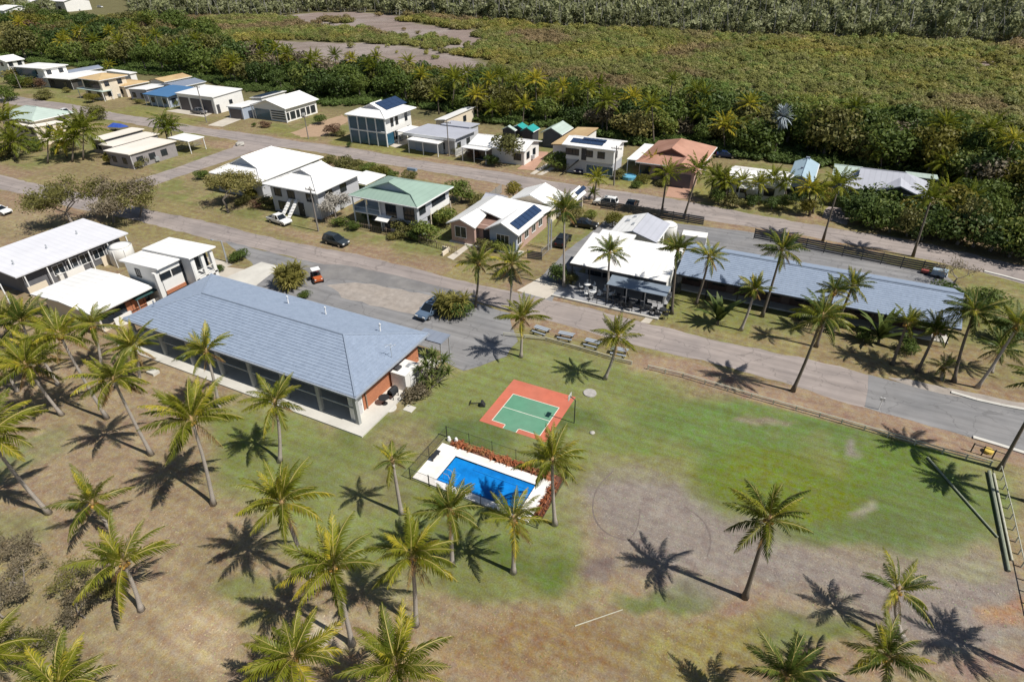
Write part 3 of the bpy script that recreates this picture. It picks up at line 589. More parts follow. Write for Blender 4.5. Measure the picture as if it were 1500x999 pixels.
def restaurant():
    ze = 3.0
    u0 = P(833.6, 386.5, ze)[0]; v0 = .5*(P(833.6, 386.5, ze)[1]+P(975, 412, ze)[1]); u1 = P(978, 411, ze)[0]; v1 = P(916, 349, 3.9)[1]
    w, d = u1-u0, v1-v0; h = .9; LOG.append(('restaurant', '', u0, v0, w, d))
    r = thing('restaurant', 'low restaurant with big white sloping roof and shaded terrace facing the street palms', 'restaurant', u0, v0)
    wl = 5.2; v2 = P(884, 337, 3.9)[1]-v0
    mb = MB(); slab(mb, [(0, 0, ze), (w, 0, ze), (w, d, ze+h), (0, d, ze+h)], .22); mb.build('roof', WHITE, r)
    mb = MB(); slab(mb, [(.8, d+.01, ze+h), (wl, d+.01, ze+h), (wl, v2, ze+h+.1), (.8, v2, ze+h+.1)], .2); mb.build('roof', WHITE, r)
    bx(r, 'fascia', M('charcoal fascia', (.05, .05, .055), .5), -.02, w+.02, -.1, -.005, ze-.3, ze+.02)
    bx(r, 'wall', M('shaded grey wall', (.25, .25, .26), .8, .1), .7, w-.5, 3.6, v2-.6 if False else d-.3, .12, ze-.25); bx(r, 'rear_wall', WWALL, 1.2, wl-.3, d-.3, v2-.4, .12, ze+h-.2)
    for k in range(6): window(r, 'f', 1.9+k*1.95, .2, 1.6, 2.1, 3.6, FRAMED, GLASS, 1)
    for k in range(6): post(r, .25+k*(w-.5)/5, .2, .12, ze-.24, .06, FRAMED)
    bx(r, 'white_end_wall', WWALL, w-.28, w-.1, .5, 3.6, .12, ze-.25)
    # lower awning over the right half of the terrace
    mb = MB(); slab(mb, [(w*.46, -2.0, 2.35), (w+.6, -2.0, 2.35), (w+.6, -.15, 2.68), (w*.46, -.15, 2.68)], .06); mb.build('awning', M('blue grey awning', (.2, .24, .29), .4, .1), r)
    for k in range(4): post(r, w*.48+k*(w*.52+.4)/3, -1.9, .1, 2.3, .04, STEEL, 'awning_post')
    tx0, tx1, ty = -.8, w+.3, -3.1
    s = bx(r, 'terrace', M('terrace paving', (.30, .30, .31), .85, .12, 1), tx0, tx1, ty, 3.6, 0, .12); bx(r, 'terrace_edge', CONC, tx0, tx1, ty-.25, ty, 0, .2)
    rl = MB()
    for k in range(9):
        a = 3.6+k*(tx1-3.6)/8; rl.box(a-.03, a+.03, ty+.1, ty+.16, .12, 1.05)
    rl.box(3.6, tx1, ty+.1, ty+.16, 1.0, 1.07).box(3.6, tx1, ty+.11, ty+.15, .55, .59); rl.build('railing', FRAMED, r)
    # rear house with gable roof, ridge along y
    a, b = P(914, 314, 3.0), P(978, 330, 3.0); vv0 = P(895, 337, 3.4)[1]-.5
    uu0, uu1, vv1 = P(895, 337, 3.2)[0], P(968, 345, 3.2)[0], .5*(a[1]+b[1])
    q, qw, qd = house('restaurant_rear_house', 'gabled house behind the restaurant with one white and one grey roof slope', (uu0, uu1, max(vv0, v1+.4), vv1), 3.0, 'gable', .95, 'y', GREYR, WWALL, cat='house', wins=[('r', .3, 1, 1.2, 1.1), ('r', .7, 1, 1.2, 1.1)])
    mb = MB(); slab(mb, [(-.06, -.03, 3.03), (qw/2-.02, -.03, 3.99), (qw/2-.02, qd+.03, 3.99), (-.06, qd+.03, 3.03)], .02); mb.build('white_roof_slope', WHITE, q)
    bx(q, 'vent', STEEL, 1, 1.5, qd*.6, qd*.6+.5, 3.1, 3.6); bx(q, 'vent', STEEL, 1.6, 2.0, qd*.8, qd*.8+.4, 3.2, 3.75); bx(q, 'vent', STEEL, 2.3, 2.6, qd*.35, qd*.35+.5, 3.4, 3.95)
    x, y = P(974, 352); t = thing('water_tank', 'round white water tank with domed top behind the restaurant', 'water tank', x, y+.5)
    MB().lathe([(1.35, 0), (1.35, 2.0), (1.3, 2.1)], 18).build('body', WWALL, t, True); MB().lathe([(1.33, 2.1), (.9, 2.35), (.2, 2.5)], 18).build('lid', WWALL, t, True)
    x, y = P(1015, 362); t = thing('cargo_trailer', 'white box trailer parked behind the restaurant tank', 'trailer', x, y, .1)
    bx(t, 'body', WWALL, -1.6, 1.6, -.9, .9, .45, 1.9)
    for sx in (-.9, .9): MB().tube([(0, sx-.08, .32), (0, sx+.08, .32)], .32, 12).build('wheel', TYRE, t)
    bx(t, 'drawbar', STEEL, 1.6, 2.6, -.05, .05, .4, .5)
    # terrace furniture
    tb = MB().lathe([(.42, .71), (.42, .75)], 12).build('table_top', FRAMED, data_only=True); lg = MB().tube([(0, 0, 0), (0, 0, .71)], .05, 6).build('leg', FRAMED, data_only=True)
    chs = MB().box(-.21, .21, -.21, .21, .42, .47).build('seat', FRAMED, data_only=True); chb = MB().box(-.21, .21, .18, .22, .5, .85).build('backrest', FRAMED, data_only=True)
    cl = MB().box(-.02, .02, -.02, .02, 0, .42).build('leg', FRAMED, data_only=True)
    rr = random.Random(4)
    def table(x, y, mat, lab):
        t = thing('terrace_table', lab, 'table', u0+x, v0+y, z=.12, group='terrace tables'); o = link('table_top', tb, t); link('leg', lg, t)
        if mat is not FRAMED: o.data = o.data.copy(); o.data.materials[0] = mat
    def chair(x, y, rz, mat, lab):
        t = thing('terrace_chair', lab, 'chair', u0+x, v0+y, rz, z=.12, group='terrace chairs')
        for nm, me in (('seat', chs), ('backrest', chb)):
            o = link(nm, me, t)
            if mat is not FRAMED: o.data = o.data.copy(); o.data.materials[0] = mat
        for a in (-.18, .18):
            for b in (-.18, .18): link('leg', cl, t, (a, b, 0))
    for x, y in ((3.6, -1.6), (4.9, -.5), (2.4, -.2)):
        table(x, y, FRAMEW, 'white cafe table in the open left part of the restaurant terrace')
        for k in range(4): a = k*math.pi/2+rr.random(); chair(x+.75*math.cos(a), y+.75*math.sin(a), a-math.pi/2, FRAMEW, 'white chair at a white table on the restaurant terrace')
    for x, y in ((6.6, -1.9), (8.4, -2.1), (10.3, -2.0), (12.0, -2.2)):
        table(x, y, FRAMED, 'dark cafe table behind the terrace railing of the restaurant')
        for k in range(4): a = k*math.pi/2+rr.random(); chair(x+.75*math.cos(a), y+.75*math.sin(a), a-math.pi/2, FRAMED, 'dark chair at a dark table on the restaurant terrace')
    x, y = P(953, 461); sheet('terrace_path', [P(961, 452), P(967, 456), P(951, 474), P(938, 472)], PCONC, .012)
restaurant()

# ------------------------------------------------------------------ left holiday units
rc = rect(L=None, N=None, R=(185, 341), T=(126, 325), z=2.9); u1 = .5*(P(185, 341, 2.9)[0]+P(40, 401, 2.9)[0]); u0 = .5*(P(126, 325, 2.9)[0]+P(20, 361, 2.9)[0])
r, w, d = house('holiday_units', 'long pale roofed block of holiday units at the left edge', (u0, u1, 31.0, .5*(P(185, 341, 2.9)[1]+P(126, 325, 2.9)[1])), 2.9, 'skillion', .5, 'y', LILAC, M('dark unit wall', (.13, .13, .14), .8), .9, [('r', .35+.12*k, .9, 1.3, 1.2) for k in range(5)], cat='holiday units')
for k in range(8): post(r, w-.2, d-.4-k*2.6, 0, 2.8, .06, FRAMEW)
for k in range(3): post(r, w*.45+k*.9, d*.75-k*4.5, 3.1, 3.65, .07, STEEL, 'vent_pipe')
for k in range(3):
    y = d-3-k*4.6; bx(r, 'porch_screen', (CWALL, WWALL, CWALL)[k], w+.1, w+.2, y-1.6, y+.6, 0, 1.3)
x, y = P(184, 385); t = thing('rain_water_tank', 'big round white rainwater tank between the holiday units', 'water tank', x, y)
MB().lathe([(1.45, 0), (1.45, 2.35), (1.38, 2.45)], 22).build('body', WWALL, t, True); MB().lathe([(1.42, 2.45), (.8, 2.6), (.2, 2.66)], 22).build('lid', WWALL, t, True)
for a in (-2.2, -1.2, -.3): MB().tube([(1.5*math.cos(a), 1.5*math.sin(a), 0), (1.5*math.cos(a), 1.5*math.sin(a), 2.3)], .05, 5).build('downpipe', FRAMEW, t)
def two_storey():
    za, zb = 5.3, 5.0
    ra = rect((220, 360), (268, 389), (303, 370), (259, 342), z=za); rb = rect((183, 378), (224, 402.5), (256, 385), (220, 361), z=zb)
    r, w, d = house('two_storey_unit', 'white two storey unit with columned balcony next to the hall roof', ra, za, 'skillionback', .35, 'y', WHITEY, WWALL, .35, cat='holiday unit', walls=False)
    bx(r, 'wall', WWALL, .35, w-2.0, .35, d-.35, 0, za-.1)
    bx(r, 'balcony_floor', FRAMEW, w-2.0, w-.3, .35, d-.35, 2.55, 2.75)
    for k in range(3): post(r, w-.5, .6+k*(d-1.2)/2, 0, za-.12, .2, WWALL, 'column')
    bx(r, 'wing_wall', WWALL, w-2.0, w-.35, .3, .5, 0, za-.1)
    bx(r, 'balcony_rail', WWALL, w-.4, w-.34, .8, d-.8, 3.6, 3.68); bx(r, 'balcony_rail', WWALL, w-.4, w-.34, .8, d-.8, 2.9, 2.96)
    for k in range(2): window(r, 'r', .3*d+k*.42*d, 2.9, 1.6, 1.9, w-2.0, FRAMED, GLASS); window(r, 'r', .3*d+k*.42*d, .2, 1.6, 2.0, w-2.0, FRAMED, GLASS)
    r, w, d = house('two_storey_unit', 'white two storey unit with brick ground floor left of the columned one', rb, zb, 'skillionback', .3, 'y', WHITEY, WWALL, .35, [('r', .27, 3.75, 1.2, .6, dict(frame=FRAMED)), ('r', .73, 3.75, 1.2, .6, dict(frame=FRAMED)), ('f', .8, 3.3, .7, .9, dict(frame=FRAMED)), ('f', .35, 3.3, .7, .9, dict(frame=FRAMED))], cat='holiday unit')
    bx(r, 'brick_wall', BRICK, w-.34, w-.28, .35, d-.35, 0, 2.3)
    for k in range(3): window(r, 'r', d*(.2+.3*k), .8, .8, 1.0, w-.28, FRAMED, GLASS, 0)
    bx(r, 'chimney_flue', WWALL, w-.9, w-.4, -.25, .3, 0, zb-.3)
two_storey()
rc = rect((45, 433), (139, 462), (219, 419.5), (131, 391), z=2.8)
r, w, d = house('single_storey_unit', 'low white roofed unit behind the palms left of the hall', rc, 2.8, 'gable', .35, 'y', WHITEY, CWALL, .8, [('r', .25+.2*k, .8, 1.4, 1.2, dict(frame=FRAMED)) for k in range(4)], cat='holiday unit')
bx(r, 'brick_wall', BRICK, w-.82, w-.76, d*.55, d-.8, 0, 2.2)
for k in range(3): bx(r, 'porch_screen', WWALL, w-.3, w-.2, 2+k*4, 4+k*4, 0, 1.2)
x, y = P(213, 452); t = thing('shade_tent', 'dark green hipped shade tent in the corner between hall and units', 'shade tent', x, y)
MB().mesh([(-1.5, -1.4, 2.1), (1.5, -1.4, 2.1), (1.5, 1.4, 2.1), (-1.5, 1.4, 2.1), (0, 0, 2.7)], [(0, 1, 4), (1, 2, 4), (2, 3, 4), (3, 0, 4), (3, 2, 1, 0)]).build('canopy', M('dark green canvas', (.02, .06, .06), .7), t)
for a in (-1.4, 1.4):
    for b in (-1.3, 1.3): post(t, a, b, 0, 2.1, .04, STEEL, 'leg')
for i, (px, py, col, lab) in enumerate(((163, 372, (.7, .68, .62), 'cream screen wall standing beside the rain tank'), (92, 412, (.7, .69, .66), 'white wheeled bin by the low unit'), (172, 378, (.2, .5, .05), 'bright green kayak leaning by the rain tank'), (103, 403, (.05, .35, .55), 'blue plastic tub in the unit garden'), (85, 411, (.6, .22, .04), 'orange kayak in the unit garden'), (160, 377, (.4, .4, .75), 'pale violet garden chair by the rain tank'))):
    x, y = P(px, py); m = M('garden item %d' % i, col, .6)
    if 'kayak' in lab: tag(MB().tube([(x-1.1, y, .12), (x-.5, y, .22), (x+.4, y+.1, .22), (x+1.1, y+.1, .12)], [.03, .26, .26, .03], 8).build('kayak', m), lab, 'kayak')
    elif 'wall' in lab: tag(MB().box(x-.1, x+.1, y-1.2, y+1.2, 0, 1.5).box(x-.12, x+.12, y-1.25, y+1.25, 1.5, 1.58).build('screen_wall', m), lab, 'screen wall')
    elif 'bin' in lab:
        t = thing('wheelie_bin', lab, 'bin', x, y); MB().extrude([(-.25, -.25, 0), (.25, -.25, 0), (.25, .25, 0), (-.25, .25, 0)], (0, .02, 1.0)).build('body', m, t); bx(t, 'lid', m, -.29, .29, -.27, .33, 1.0, 1.06)
    elif 'tub' in lab: tag(MB().lathe([(.3, 0), (.45, .35), (.4, .35), (.27, .04)], 12, (x, y)).build('tub', m), lab, 'tub')
    else:
        t = thing('garden_chair', lab, 'chair', x, y); bx(t, 'seat', m, -.3, .3, -.3, .3, .35, .42); bx(t, 'backrest', m, -.3, .3, .25, .32, .42, .95)
        for a in (-.25, .25):
            for b in (-.25, .25): post(t, a, b, 0, .35, .03, m, 'leg')

# ------------------------------------------------------------------ houses of the middle block
D = dict(frame=FRAMED)
# pink brick house with solar panels
rc = rect((654, 326), None, (792, 316), (710, 288), z=2.8); L0 = P(654, 326, 2.8); N0 = P(757.8, 347, 2.8); R0 = P(793, 315, 2.8)
u0, u1, v0, v1 = L0[0], .5*(N0[0]+R0[0]), .5*(L0[1]+N0[1]), P(710, 288, 2.8)[1]
W_ = u1-u0; D_ = v1-v0
r = thing('pink_brick_house', 'pink brick house with white twin gables and a strip of solar panels above the drive', 'house', u0, v0)
wl, wr = W_*.62, W_*.46
bx(r, 'wall', PINK, .5, W_-.5, 1.6, D_-.5, 0, 2.7)
m = MB(); m.box(.5, wl*.62, .45, 1.6, 0, 2.7).extrude([(.5, .46, 2.68), (wl*.62, .46, 2.68), (wl*.31+.25, .46, 3.55)], (0, 1.2, 0)); m.build('front_wall', PINK, r)
m = MB(); m.box(W_-wr+.5, W_-.5, .8, 1.6, 0, 2.7).extrude([(W_-wr+.4, .8, 2.68), (W_-.4, .8, 2.68), (W_-wr/2, .8, 3.9)], (0, .1, 0)); m.build('porch_wall', BWALL, r)
h1, h2 = 1.55, 1.35
m = MB()
slab(m, [(0, 0, 2.8), (wl*.33, 0, 3.7), (wl*.5, D_*.3, 4.35), (wl*.5, D_-wl*.4, 4.35), (0, D_, 2.8)]); slab(m, [(wl*.33, 0, 3.7), (wl*.68, 0, 2.8), (wl*.68, D_*.3, 3.6), (wl*.5, D_*.3, 4.35)])
slab(m, [(wl*.5, D_*.28, 4.352), (W_-wr*.75, D_*.28, 3.4), (W_-wr*.5, D_*.42, 4.1), (W_-wr*.5, D_-wl*.4, 4.1), (wl*.5, D_-wl*.4, 4.352)]); slab(m, [(0, D_, 2.8), (wl*.5, D_-wl*.4, 4.352), (W_-wr*.5, D_-wl*.4, 4.1), (W_, D_, 2.8)])
slab(m, [(W_-wr, .3, 2.8), (W_-wr*.5, .3, 4.1), (W_-wr*.5, D_-wl*.4, 4.102), (W_-wr*.75, D_*.5, 3.45)]); slab(m, [(W_-wr*.5, .3, 4.1), (W_, .3, 2.8), (W_, D_, 2.8), (W_-wr*.5, D_-wl*.4, 4.1)])
m.build('roof', WHITE, r)
m = MB(); slab(m, [(wl*.62, .9, 2.5), (W_-wr*.9, .9, 2.5), (W_-wr*.9, D_*.3, 3.0), (wl*.62, D_*.3, 3.0)], .1); m.build('porch_roof', M('brown porch roof', (.24, .15, .12), .8), r)
bx(r, 'gutter', FRAMEW, W_, W_+.1, .3, D_, 2.62, 2.78)
window(r, 'f', wl*.3, .9, 1.7, 1.5, .45, FRAMEW, GLASS, 1); window(r, 'f', W_-wr*.5, .9, 1.8, 1.3, .8, FRAMEW, GLASS, 2); door(r, 'f', wl*.8, 1.6, 0, .9, 2.05, DARKW)
for k in range(4): window(r, 'r', D_*(.15+.2*k), 1.0, 1.1, 1.0, W_-.5)
bx(r, 'plinth', CONC, .2, W_+.3, .1, 1.5, 0, .1)
sl = np.array([wr*.5, 0, -1.3]); solar(r, (W_-wr*.5+.75, D_*.12, 4.1-.75*1.3/(wr*.5)), (wr*.5, 0, -1.3), (0, 1, 0), 1, 7, 1.45, 1.0, .08)
LOG.append(('pink', '', u0, v0, W_, D_))
# white wing behind it and its garage with blue panels
rc = rect(None, (786, 312), (822, 289), (800, 271), z=3.0); rc = (P(740, 296, 2.8)[0], P(800, 310, 2.8)[0], v1+.2, P(800, 271, 3.8)[1])
house('white_rear_wing', 'white gabled wing behind the pink brick house', rc, 2.8, 'gable', 1.3, 'y', WHITE, CWALL, .4, [('r', .5, 1, 1.2, 1)])
rc = (P(812, 300, 2.8)[0], P(853, 285, 2.8)[0], P(850, 288, 2.8)[1]-1.6, P(839, 275, 3.3)[1]+.6)
r, w, d = house('small_white_garage', 'small white garage with blue solar panels beside the rear street', rc, 2.7, 'gable', .8, 'y', WHITE, CWALL, .3)
solar(r, (w/2+.25, d*.35, 2.7+.8*(1-.25/(w/2))), (w/2, 0, -.8), (0, 1, 0), 1, 3, w/2-.4, 1.1)
bx(r, 'roller_door', DOORM, w-.3, w-.26, .6, d-.6, 0, 2.1)
# green roofed timber house
za = 4.75; Lg, Ng, Rg = P(514, 284, za), P(608, 306, za), P(663.5, 273, za)
rc = (Lg[0], .5*(Ng[0]+Rg[0]), .5*(Lg[1]+Ng[1]), Rg[1])
r, w, d = house('green_roof_house', 'grey weatherboard house on stumps with pale green dutch gable roof', rc, za, 'dutchfront', 2.1, 'y', GREENR, GWALL, .55, ig=2.3, gabmat=BWALL, walls=False)
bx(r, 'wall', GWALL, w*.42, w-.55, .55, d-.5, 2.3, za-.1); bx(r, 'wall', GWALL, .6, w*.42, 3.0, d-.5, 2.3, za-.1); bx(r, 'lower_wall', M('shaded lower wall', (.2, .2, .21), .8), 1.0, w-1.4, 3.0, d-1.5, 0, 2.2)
bx(r, 'lower_wall', GWALL, w*.42, w-.6, .7, 3.0, 0, 2.2)
bx(r, 'verandah_floor', FRAMEW, .2, w*.42, .3, 3.0, 2.2, 2.35); bx(r, 'verandah_rail', BWALL, .2, w*.42, .3, .36, 3.0, 3.1); bx(r, 'verandah_wall', BWALL, .2, .28, .3, 3, 2.35, 3.1)
for k in range(3): post(r, .3+k*w*.2, .36, 0, za-.12, .07, FRAMEW)
bx(r, 'balcony_wall', WWALL, w-.6, w-.5, d*.4, d-.5, 2.25, 3.1)
for k in range(4): post(r, w-.55, d*.4+k*d*.19, 0, 2.5, .08, CWALL)
for a in (.58, .84): window(r, 'f', w*a, 3.15, 1.7, 1.0, .55, FRAMED, GLASS, 2); window(r, 'f', w*a, 2.42, 1.7, .55, .55, FRAMED, GLASS, 2); window(r, 'f', w*a, .7, 1.5, .9, .7, FRAMED, GLASS, 2)
window(r, 'r', d*.2, 3.15, 1.4, 1.0, w-.55, FRAMED, GLASS, 2); window(r, 'r', d*.65, 3.3, 3.4, .9, w-.55, FRAMED, GLASS, 3)
MB().extrude([(w*.40, -.7, 2.0), (w*.40, .65, 2.5), (w*.58, .65, 2.5), (w*.58, -.7, 2.0)], (0, 0, -.08)).build('door_hood', WWALL, r); door(r, 'f', w*.49, .68, 0, .9, 2.0, DARKW)
bx(r, 'roof_box', GREYD, w*.42, w*.55, d*.83, d*.88, za+1.95, za+2.3)
# the two big white dutch gable houses
zb = 3.3; a, b, c = P(308, 252, zb), P(381.6, 267.5, zb), P(471, 229, zb)
rc = (a[0], .5*(b[0]+c[0]), .5*(a[1]+b[1]), c[1])
house('white_gablet_house', 'big white roofed house with blue grey gablet on the street corner', rc, zb, 'dutchfront', 2.6, 'y', WHITE, GWALL, .6, [('f', .3, 1, 1.4, 1.2, D), ('f', .7, 1, 1.4, 1.2, D), ('r', .8, 1, 1.6, 1.2, D)], ig=2.6, gabmat=BWALL)
zc = 4.4; a, b, c = P(384, 269, zc), P(465.6, 284, zc), P(529.6, 252, zc)
rc = (a[0], .5*(b[0]+c[0]), .5*(a[1]+b[1]), c[1])
r, w, d = house('white_high_set_house', 'high set white roofed house with twin white stair flights in front', rc, zc, 'dutch', 2.0, 'y', WHITE, GWALL, .7, [('f', .2, 2.6, 1.3, 1.1, D), ('f', .45, 2.6, 1.3, 1.1, D), ('f', .8, 2.6, 1.3, 1.1, D), ('f', .25, .4, 1.6, 1.3, D), ('r', .3, 2.6, 1.3, 1.1, D), ('r', .6, 2.6, 1.3, 1.1, D)], ig=3.4, gabmat=GREYR)
bx(r, 'verandah_beam', FRAMED, .5, w-.6, .5, .62, zc-.5, zc-.2); door(r, 'f', w*.6, .68, .0, 1.1, 2.1, FRAMED)
m = MB()
for x in (w*.42, w*.54):
    m = MB(); m.extrude([(x, -2.6, 0), (x, -2.3, 0), (x, .6, 2.5), (x, .3, 2.5)], (.5, 0, 0)); s_ = m.build('stair_flight', WWALL, r)
    for k in range(7): MB().box(x-.06, x+.56, -2.35+k*.4, -2.1+k*.4, .28+k*.34, .34+k*.34).build('step', FRAMEW, s_)
rc = rect((505, 262), None, (540, 267), (516, 256), z=2.6)
c0 = P(514, 262, 2.6); c1 = P(541, 268, 2.6)
r, w, d = house('white_carport', 'low white carport between the white and the green roofed houses', (c0[0], c1[0], c1[1]-1, c0[1]+4), 2.6, 'skillion', .2, 'y', WHITE, WWALL, .3, walls=False, cat='carport')
for aa in (.2, w-.2):
    for bb in (.2, d-.2): post(r, aa, bb, 0, 2.45, .06)
# small shed behind pink house fence
a = P(727, 290, 2.2); r, w, d = house('garden_shed', 'small grey garden shed by the fence behind the pink brick house', (a[0]-2, a[0]+1.2, a[1]-1, a[1]+1.6), 2.1, 'gable', .5, 'x', GREYR, BWALL, .15, cat='shed')

# ------------------------------------------------------------------ left side of the cross street
zg = 4.6; a, b, c = P(34, 181, zg), P(48, 179, zg), P(88, 169, zg)
rc = (P(2, 168, zg)[0], c[0], b[1], P(50, 156, zg)[1])
r, w, d = house('grey_green_hip_house', 'two storey house with pale grey green hip roof behind palms at the left edge', rc, zg, 'hip', 1.6, 'x', GREYGR, CWALL, .6, [('f', .4, 2.6, 1.4, 1.1, D), ('f', .75, 2.6, 1.4, 1.1, D), ('r', .3, 2.6, 1.4, 1.1, D), ('r', .7, 2.6, 1.4, 1.1, D)])
a = P(75, 200, 0); r, w, d = house('cream_villa_wing', 'cream stuccoed two storey wing with dark windows under the grey green roof', (rc[1]-4.5, rc[1]+2.5, rc[2]-1.2, rc[2]+5), 3.7, 'skillion', .3, 'x', CREAMR, CWALL, .15, [('f', .2, 2.4, 1.2, 1.2, D), ('f', .5, 2.4, 1.2, 1.2, D), ('f', .8, 2.4, 1.2, 1.2, D), ('f', .3, .3, 1.4, 1.4, D), ('f', .7, .3, 1.4, 1.4, D), ('r', .5, 2.4, 1.2, 1.1, D)], group=None)
zl = 2.8
for i, (l, n, rr_, lab) in enumerate((((157, 219), (190, 231), (252, 206), 'front strip of the long low cream roofed villas, grey walled end facing the trees'), ((146, 211), (166, 217), (231, 196), 'middle strip of the long low cream roofed villas'), ((130, 203), (150, 208), (208, 189), 'rear strip of the long low cream roofed villas'))):
    a, b, c = P(*l, zl), P(*n, zl), P(*rr_, zl)
    uu0, uu1 = a[0], .5*(b[0]+c[0])
    r, w, d = house('cream_roof_villa', lab, (uu0, uu1-.15, .5*(a[1]+b[1]), c[1]), zl+.25*(2-i) if False else zl, 'skillionback', .1, 'y', CREAMR, M('grey villa wall', (.27, .25, .25), .8), .3, [('f', .3, .9, 1, 1, D), ('f', .7, .9, 1, 1, D), ('r', .2, .9, 1.2, 1, D), ('r', .45, .9, 1.2, 1, D), ('r', .7, .9, 1.2, 1, D)], group='cream roofed villas', cat='villa')
a, b = P(256, 199, 2.6), P(281, 205, 2.6); r, w, d = house('white_patio_roof', 'white flat patio roof at the street end of the cream villas', (a[0], b[0], b[1]-1, a[1]+2.2), 2.5, 'skillion', .12, 'y', WHITE, WWALL, .2, walls=False, cat='patio roof')
for aa in (.2, w-.2):
    for bb in (.2, d-.2): post(r, aa, bb, 0, 2.35, .06)

# ------------------------------------------------------------------ houses beyond the rear street, from left to right
def hr(name, label, q, z, kind, h, axis, rm, wm=WWALL, ov=.4, wins=(), **k):
    return house(name, label, rect(*q, z=z), z, kind, h, axis, rm, wm, ov, wins, **k)
WF = [('f', .25, .9, 1.2, 1.1, D), ('f', .7, .9, 1.4, 1.1, D), ('r', .25, .9, 1.2, 1.1, D), ('r', .65, .9, 1.2, 1.1, D)]
WF2 = [(s_, a_, z_, 1.2, 1.1, D) for s_ in 'fr' for a_ in (.25, .7) for z_ in (.9, 3.5)]
hr('white_gable_house', 'white two storey gable house cut by the left edge of the photo', ((-22, 88), (4, 90), (41, 87), None), 5, 'gable', 1.0, 'y', WHITE, WWALL, .4, WF2)
r, w, d = hr('white_flat_roof_house', 'white two storey house with flat white roof, second from the left along the rear street', ((20, 98), (61, 103), (96, 97), (57, 91)), 5, 'skillionback', .3, 'y', WHITE, WWALL, .6, WF2)
bx(r, 'balcony_glass', BGLASS, .8, w*.7, .5, .58, 2.6, 4.6)
hr('low_white_house', 'low white roofed house with dark front left of the tan roofs', ((79, 114), (115, 122), (149, 104), (107, 103)), 2.8, 'skillionback', .3, 'y', WHITE, M('dark timber wall', (.07, .065, .06), .8), .8, WF)
hr('grey_roof_house', 'low house with dark grey roof directly behind the low white one', ((96, 107), (104, 108), (144, 100), (140, 97)), 2.8, 'gable', .6, 'y', GREYD, WWALL, .4, WF[:1])
r, w, d = hr('tan_roof_house', 'two storey house with faded tan roof and dark upper balcony', ((129, 117), (157, 119.5), (172, 110), (144, 105)), 5.2, 'hip', .9, 'y', TANR, CWALL, .5, WF2)
bx(r, 'balcony_glass', GLASS, 1.2, w-1.2, .38, .44, 2.9, 4.8)
hr('white_rear_unit', 'white flat roofed unit behind the tan roofs', ((160, 104), (187, 109.5), (193, 107), (168, 101.5)), 4.2, 'skillion', .2, 'y', WHITE, WWALL, .3, WF[:2])
r, w, d = hr('carport', 'pale green flat carport on thin posts in front of the tan roofed house', ((113, 131), (150, 134.5), (164, 132), (124, 127)), 2.5, 'skillion', .12, 'y', GREYGR, WWALL, .2, walls=False, cat='carport')
for aa in (.2, w-.2):
    for bb in (.2, d-.2): post(r, aa, bb, 0, 2.35, .07)
hr('small_tan_roof_house', 'small cream house with tan roof between the carport and the blue roof', ((170, 123), (182, 130), (203, 120), (188, 114)), 2.9, 'hip', .7, 'y', TANR, CWALL, .4, WF)
hr('narrow_white_house', 'narrow white roofed house with lilac side wall left of the blue roof', ((193, 128), (206, 136), (241, 127), (230, 122)), 2.9, 'skillionback', .35, 'y', WHITE, M('lilac wall', (.4, .4, .44), .8), .3, WF)
r, w, d = hr('blue_roof_house', 'house with bright blue roof and shaded verandah beside the white garage', ((213, 140), (263, 143), (273, 131), (244, 127)), 2.9, 'skillionback', .7, 'x', BLUER, BWALL, .9, WF)
for k in range(5): post(r, .3+k*(w-.6)/4, .2, 0, 2.8, .06)
hr('slate_roof_house', 'house with slate blue roof behind the bright blue one', ((240, 126), (261, 128.5), (299, 120), (266, 115)), 3.2, 'gable', .6, 'y', GREYD, WWALL, .3, WF[2:])
hr('rusty_tan_roof_house', 'house with rusty tan roof against the trees behind the blue roofs', ((225, 117), (237, 122), (272, 113), (260, 108)), 3.2, 'gable', .6, 'y', TANR, WWALL, .3)
r, w, d = hr('triple_garage', 'tall white garage with three dark roller doors', ((264, 137), (313, 143.5), (355, 131), (291, 126)), 4.0, 'skillionback', .3, 'x', WHITE, WWALL, .25)
for k in range(3): bx(r, 'roller_door', DOORM, .8+k*(w-1.2)/3, .8+k*(w-1.2)/3+(w-1.2)/3-.7, .19, .26, 0, 3.1)
window(r, 'r', d*.55, 1.6, .9, .8, w-.25, FRAMED); door(r, 'r', d*.12, w-.23, 0, .9, 2.05, DARKW)
r, w, d = hr('carport_garage', 'white roofed double carport with grey door joined to the white gable house', ((340, 157), (362, 160), (377, 149), (357, 146)), 2.7, 'skillionback', .2, 'y', WHITE, BWALL, .25)
bx(r, 'roller_door', DOORM, .6, w-.6, .19, .26, 0, 2.2)
za = 3.2; a, b, c = P(379, 150, za), P(406, 164, za), P(464, 145, za)
rc = (a[0], .5*(b[0]+c[0]), .5*(a[1]+b[1]), c[1])
r, w, d = house('long_white_gable_house', 'long white gable house with shuttered side windows on a bare lawn', rc, za, 'gable', 1.5, 'y', WHITE, WWALL, .5, [('r', .08+.15*k, .5, .9+.5*(k % 2), 1.5, D) for k in range(6)])
for k in range(4): bx(r, 'louvre', FRAMED, w*.55, w-.9, .42, .5, .5+k*.55, .75+k*.55)
bx(r, 'entry_glass', BGLASS, .9, w*.5, .44, .5, .1, 2.4); post(r, w-.25, .2, 0, 3.0, .1); post(r, .3, .2, 0, 3.0, .1)
r, w, d = hr('solar_roof_shed', 'low dark solar covered roof behind the long white gable house', ((371, 143), (382, 147), (415, 136), (402, 133)), 2.8, 'skillionback', .4, 'y', WHITE, WWALL, .3)
solar(r, (.4, .6, 2.9), (w, 0, .4), (0, 1, 0), 2, 7, w/2-.5, max(.8, (d-1.4)/7-.05))
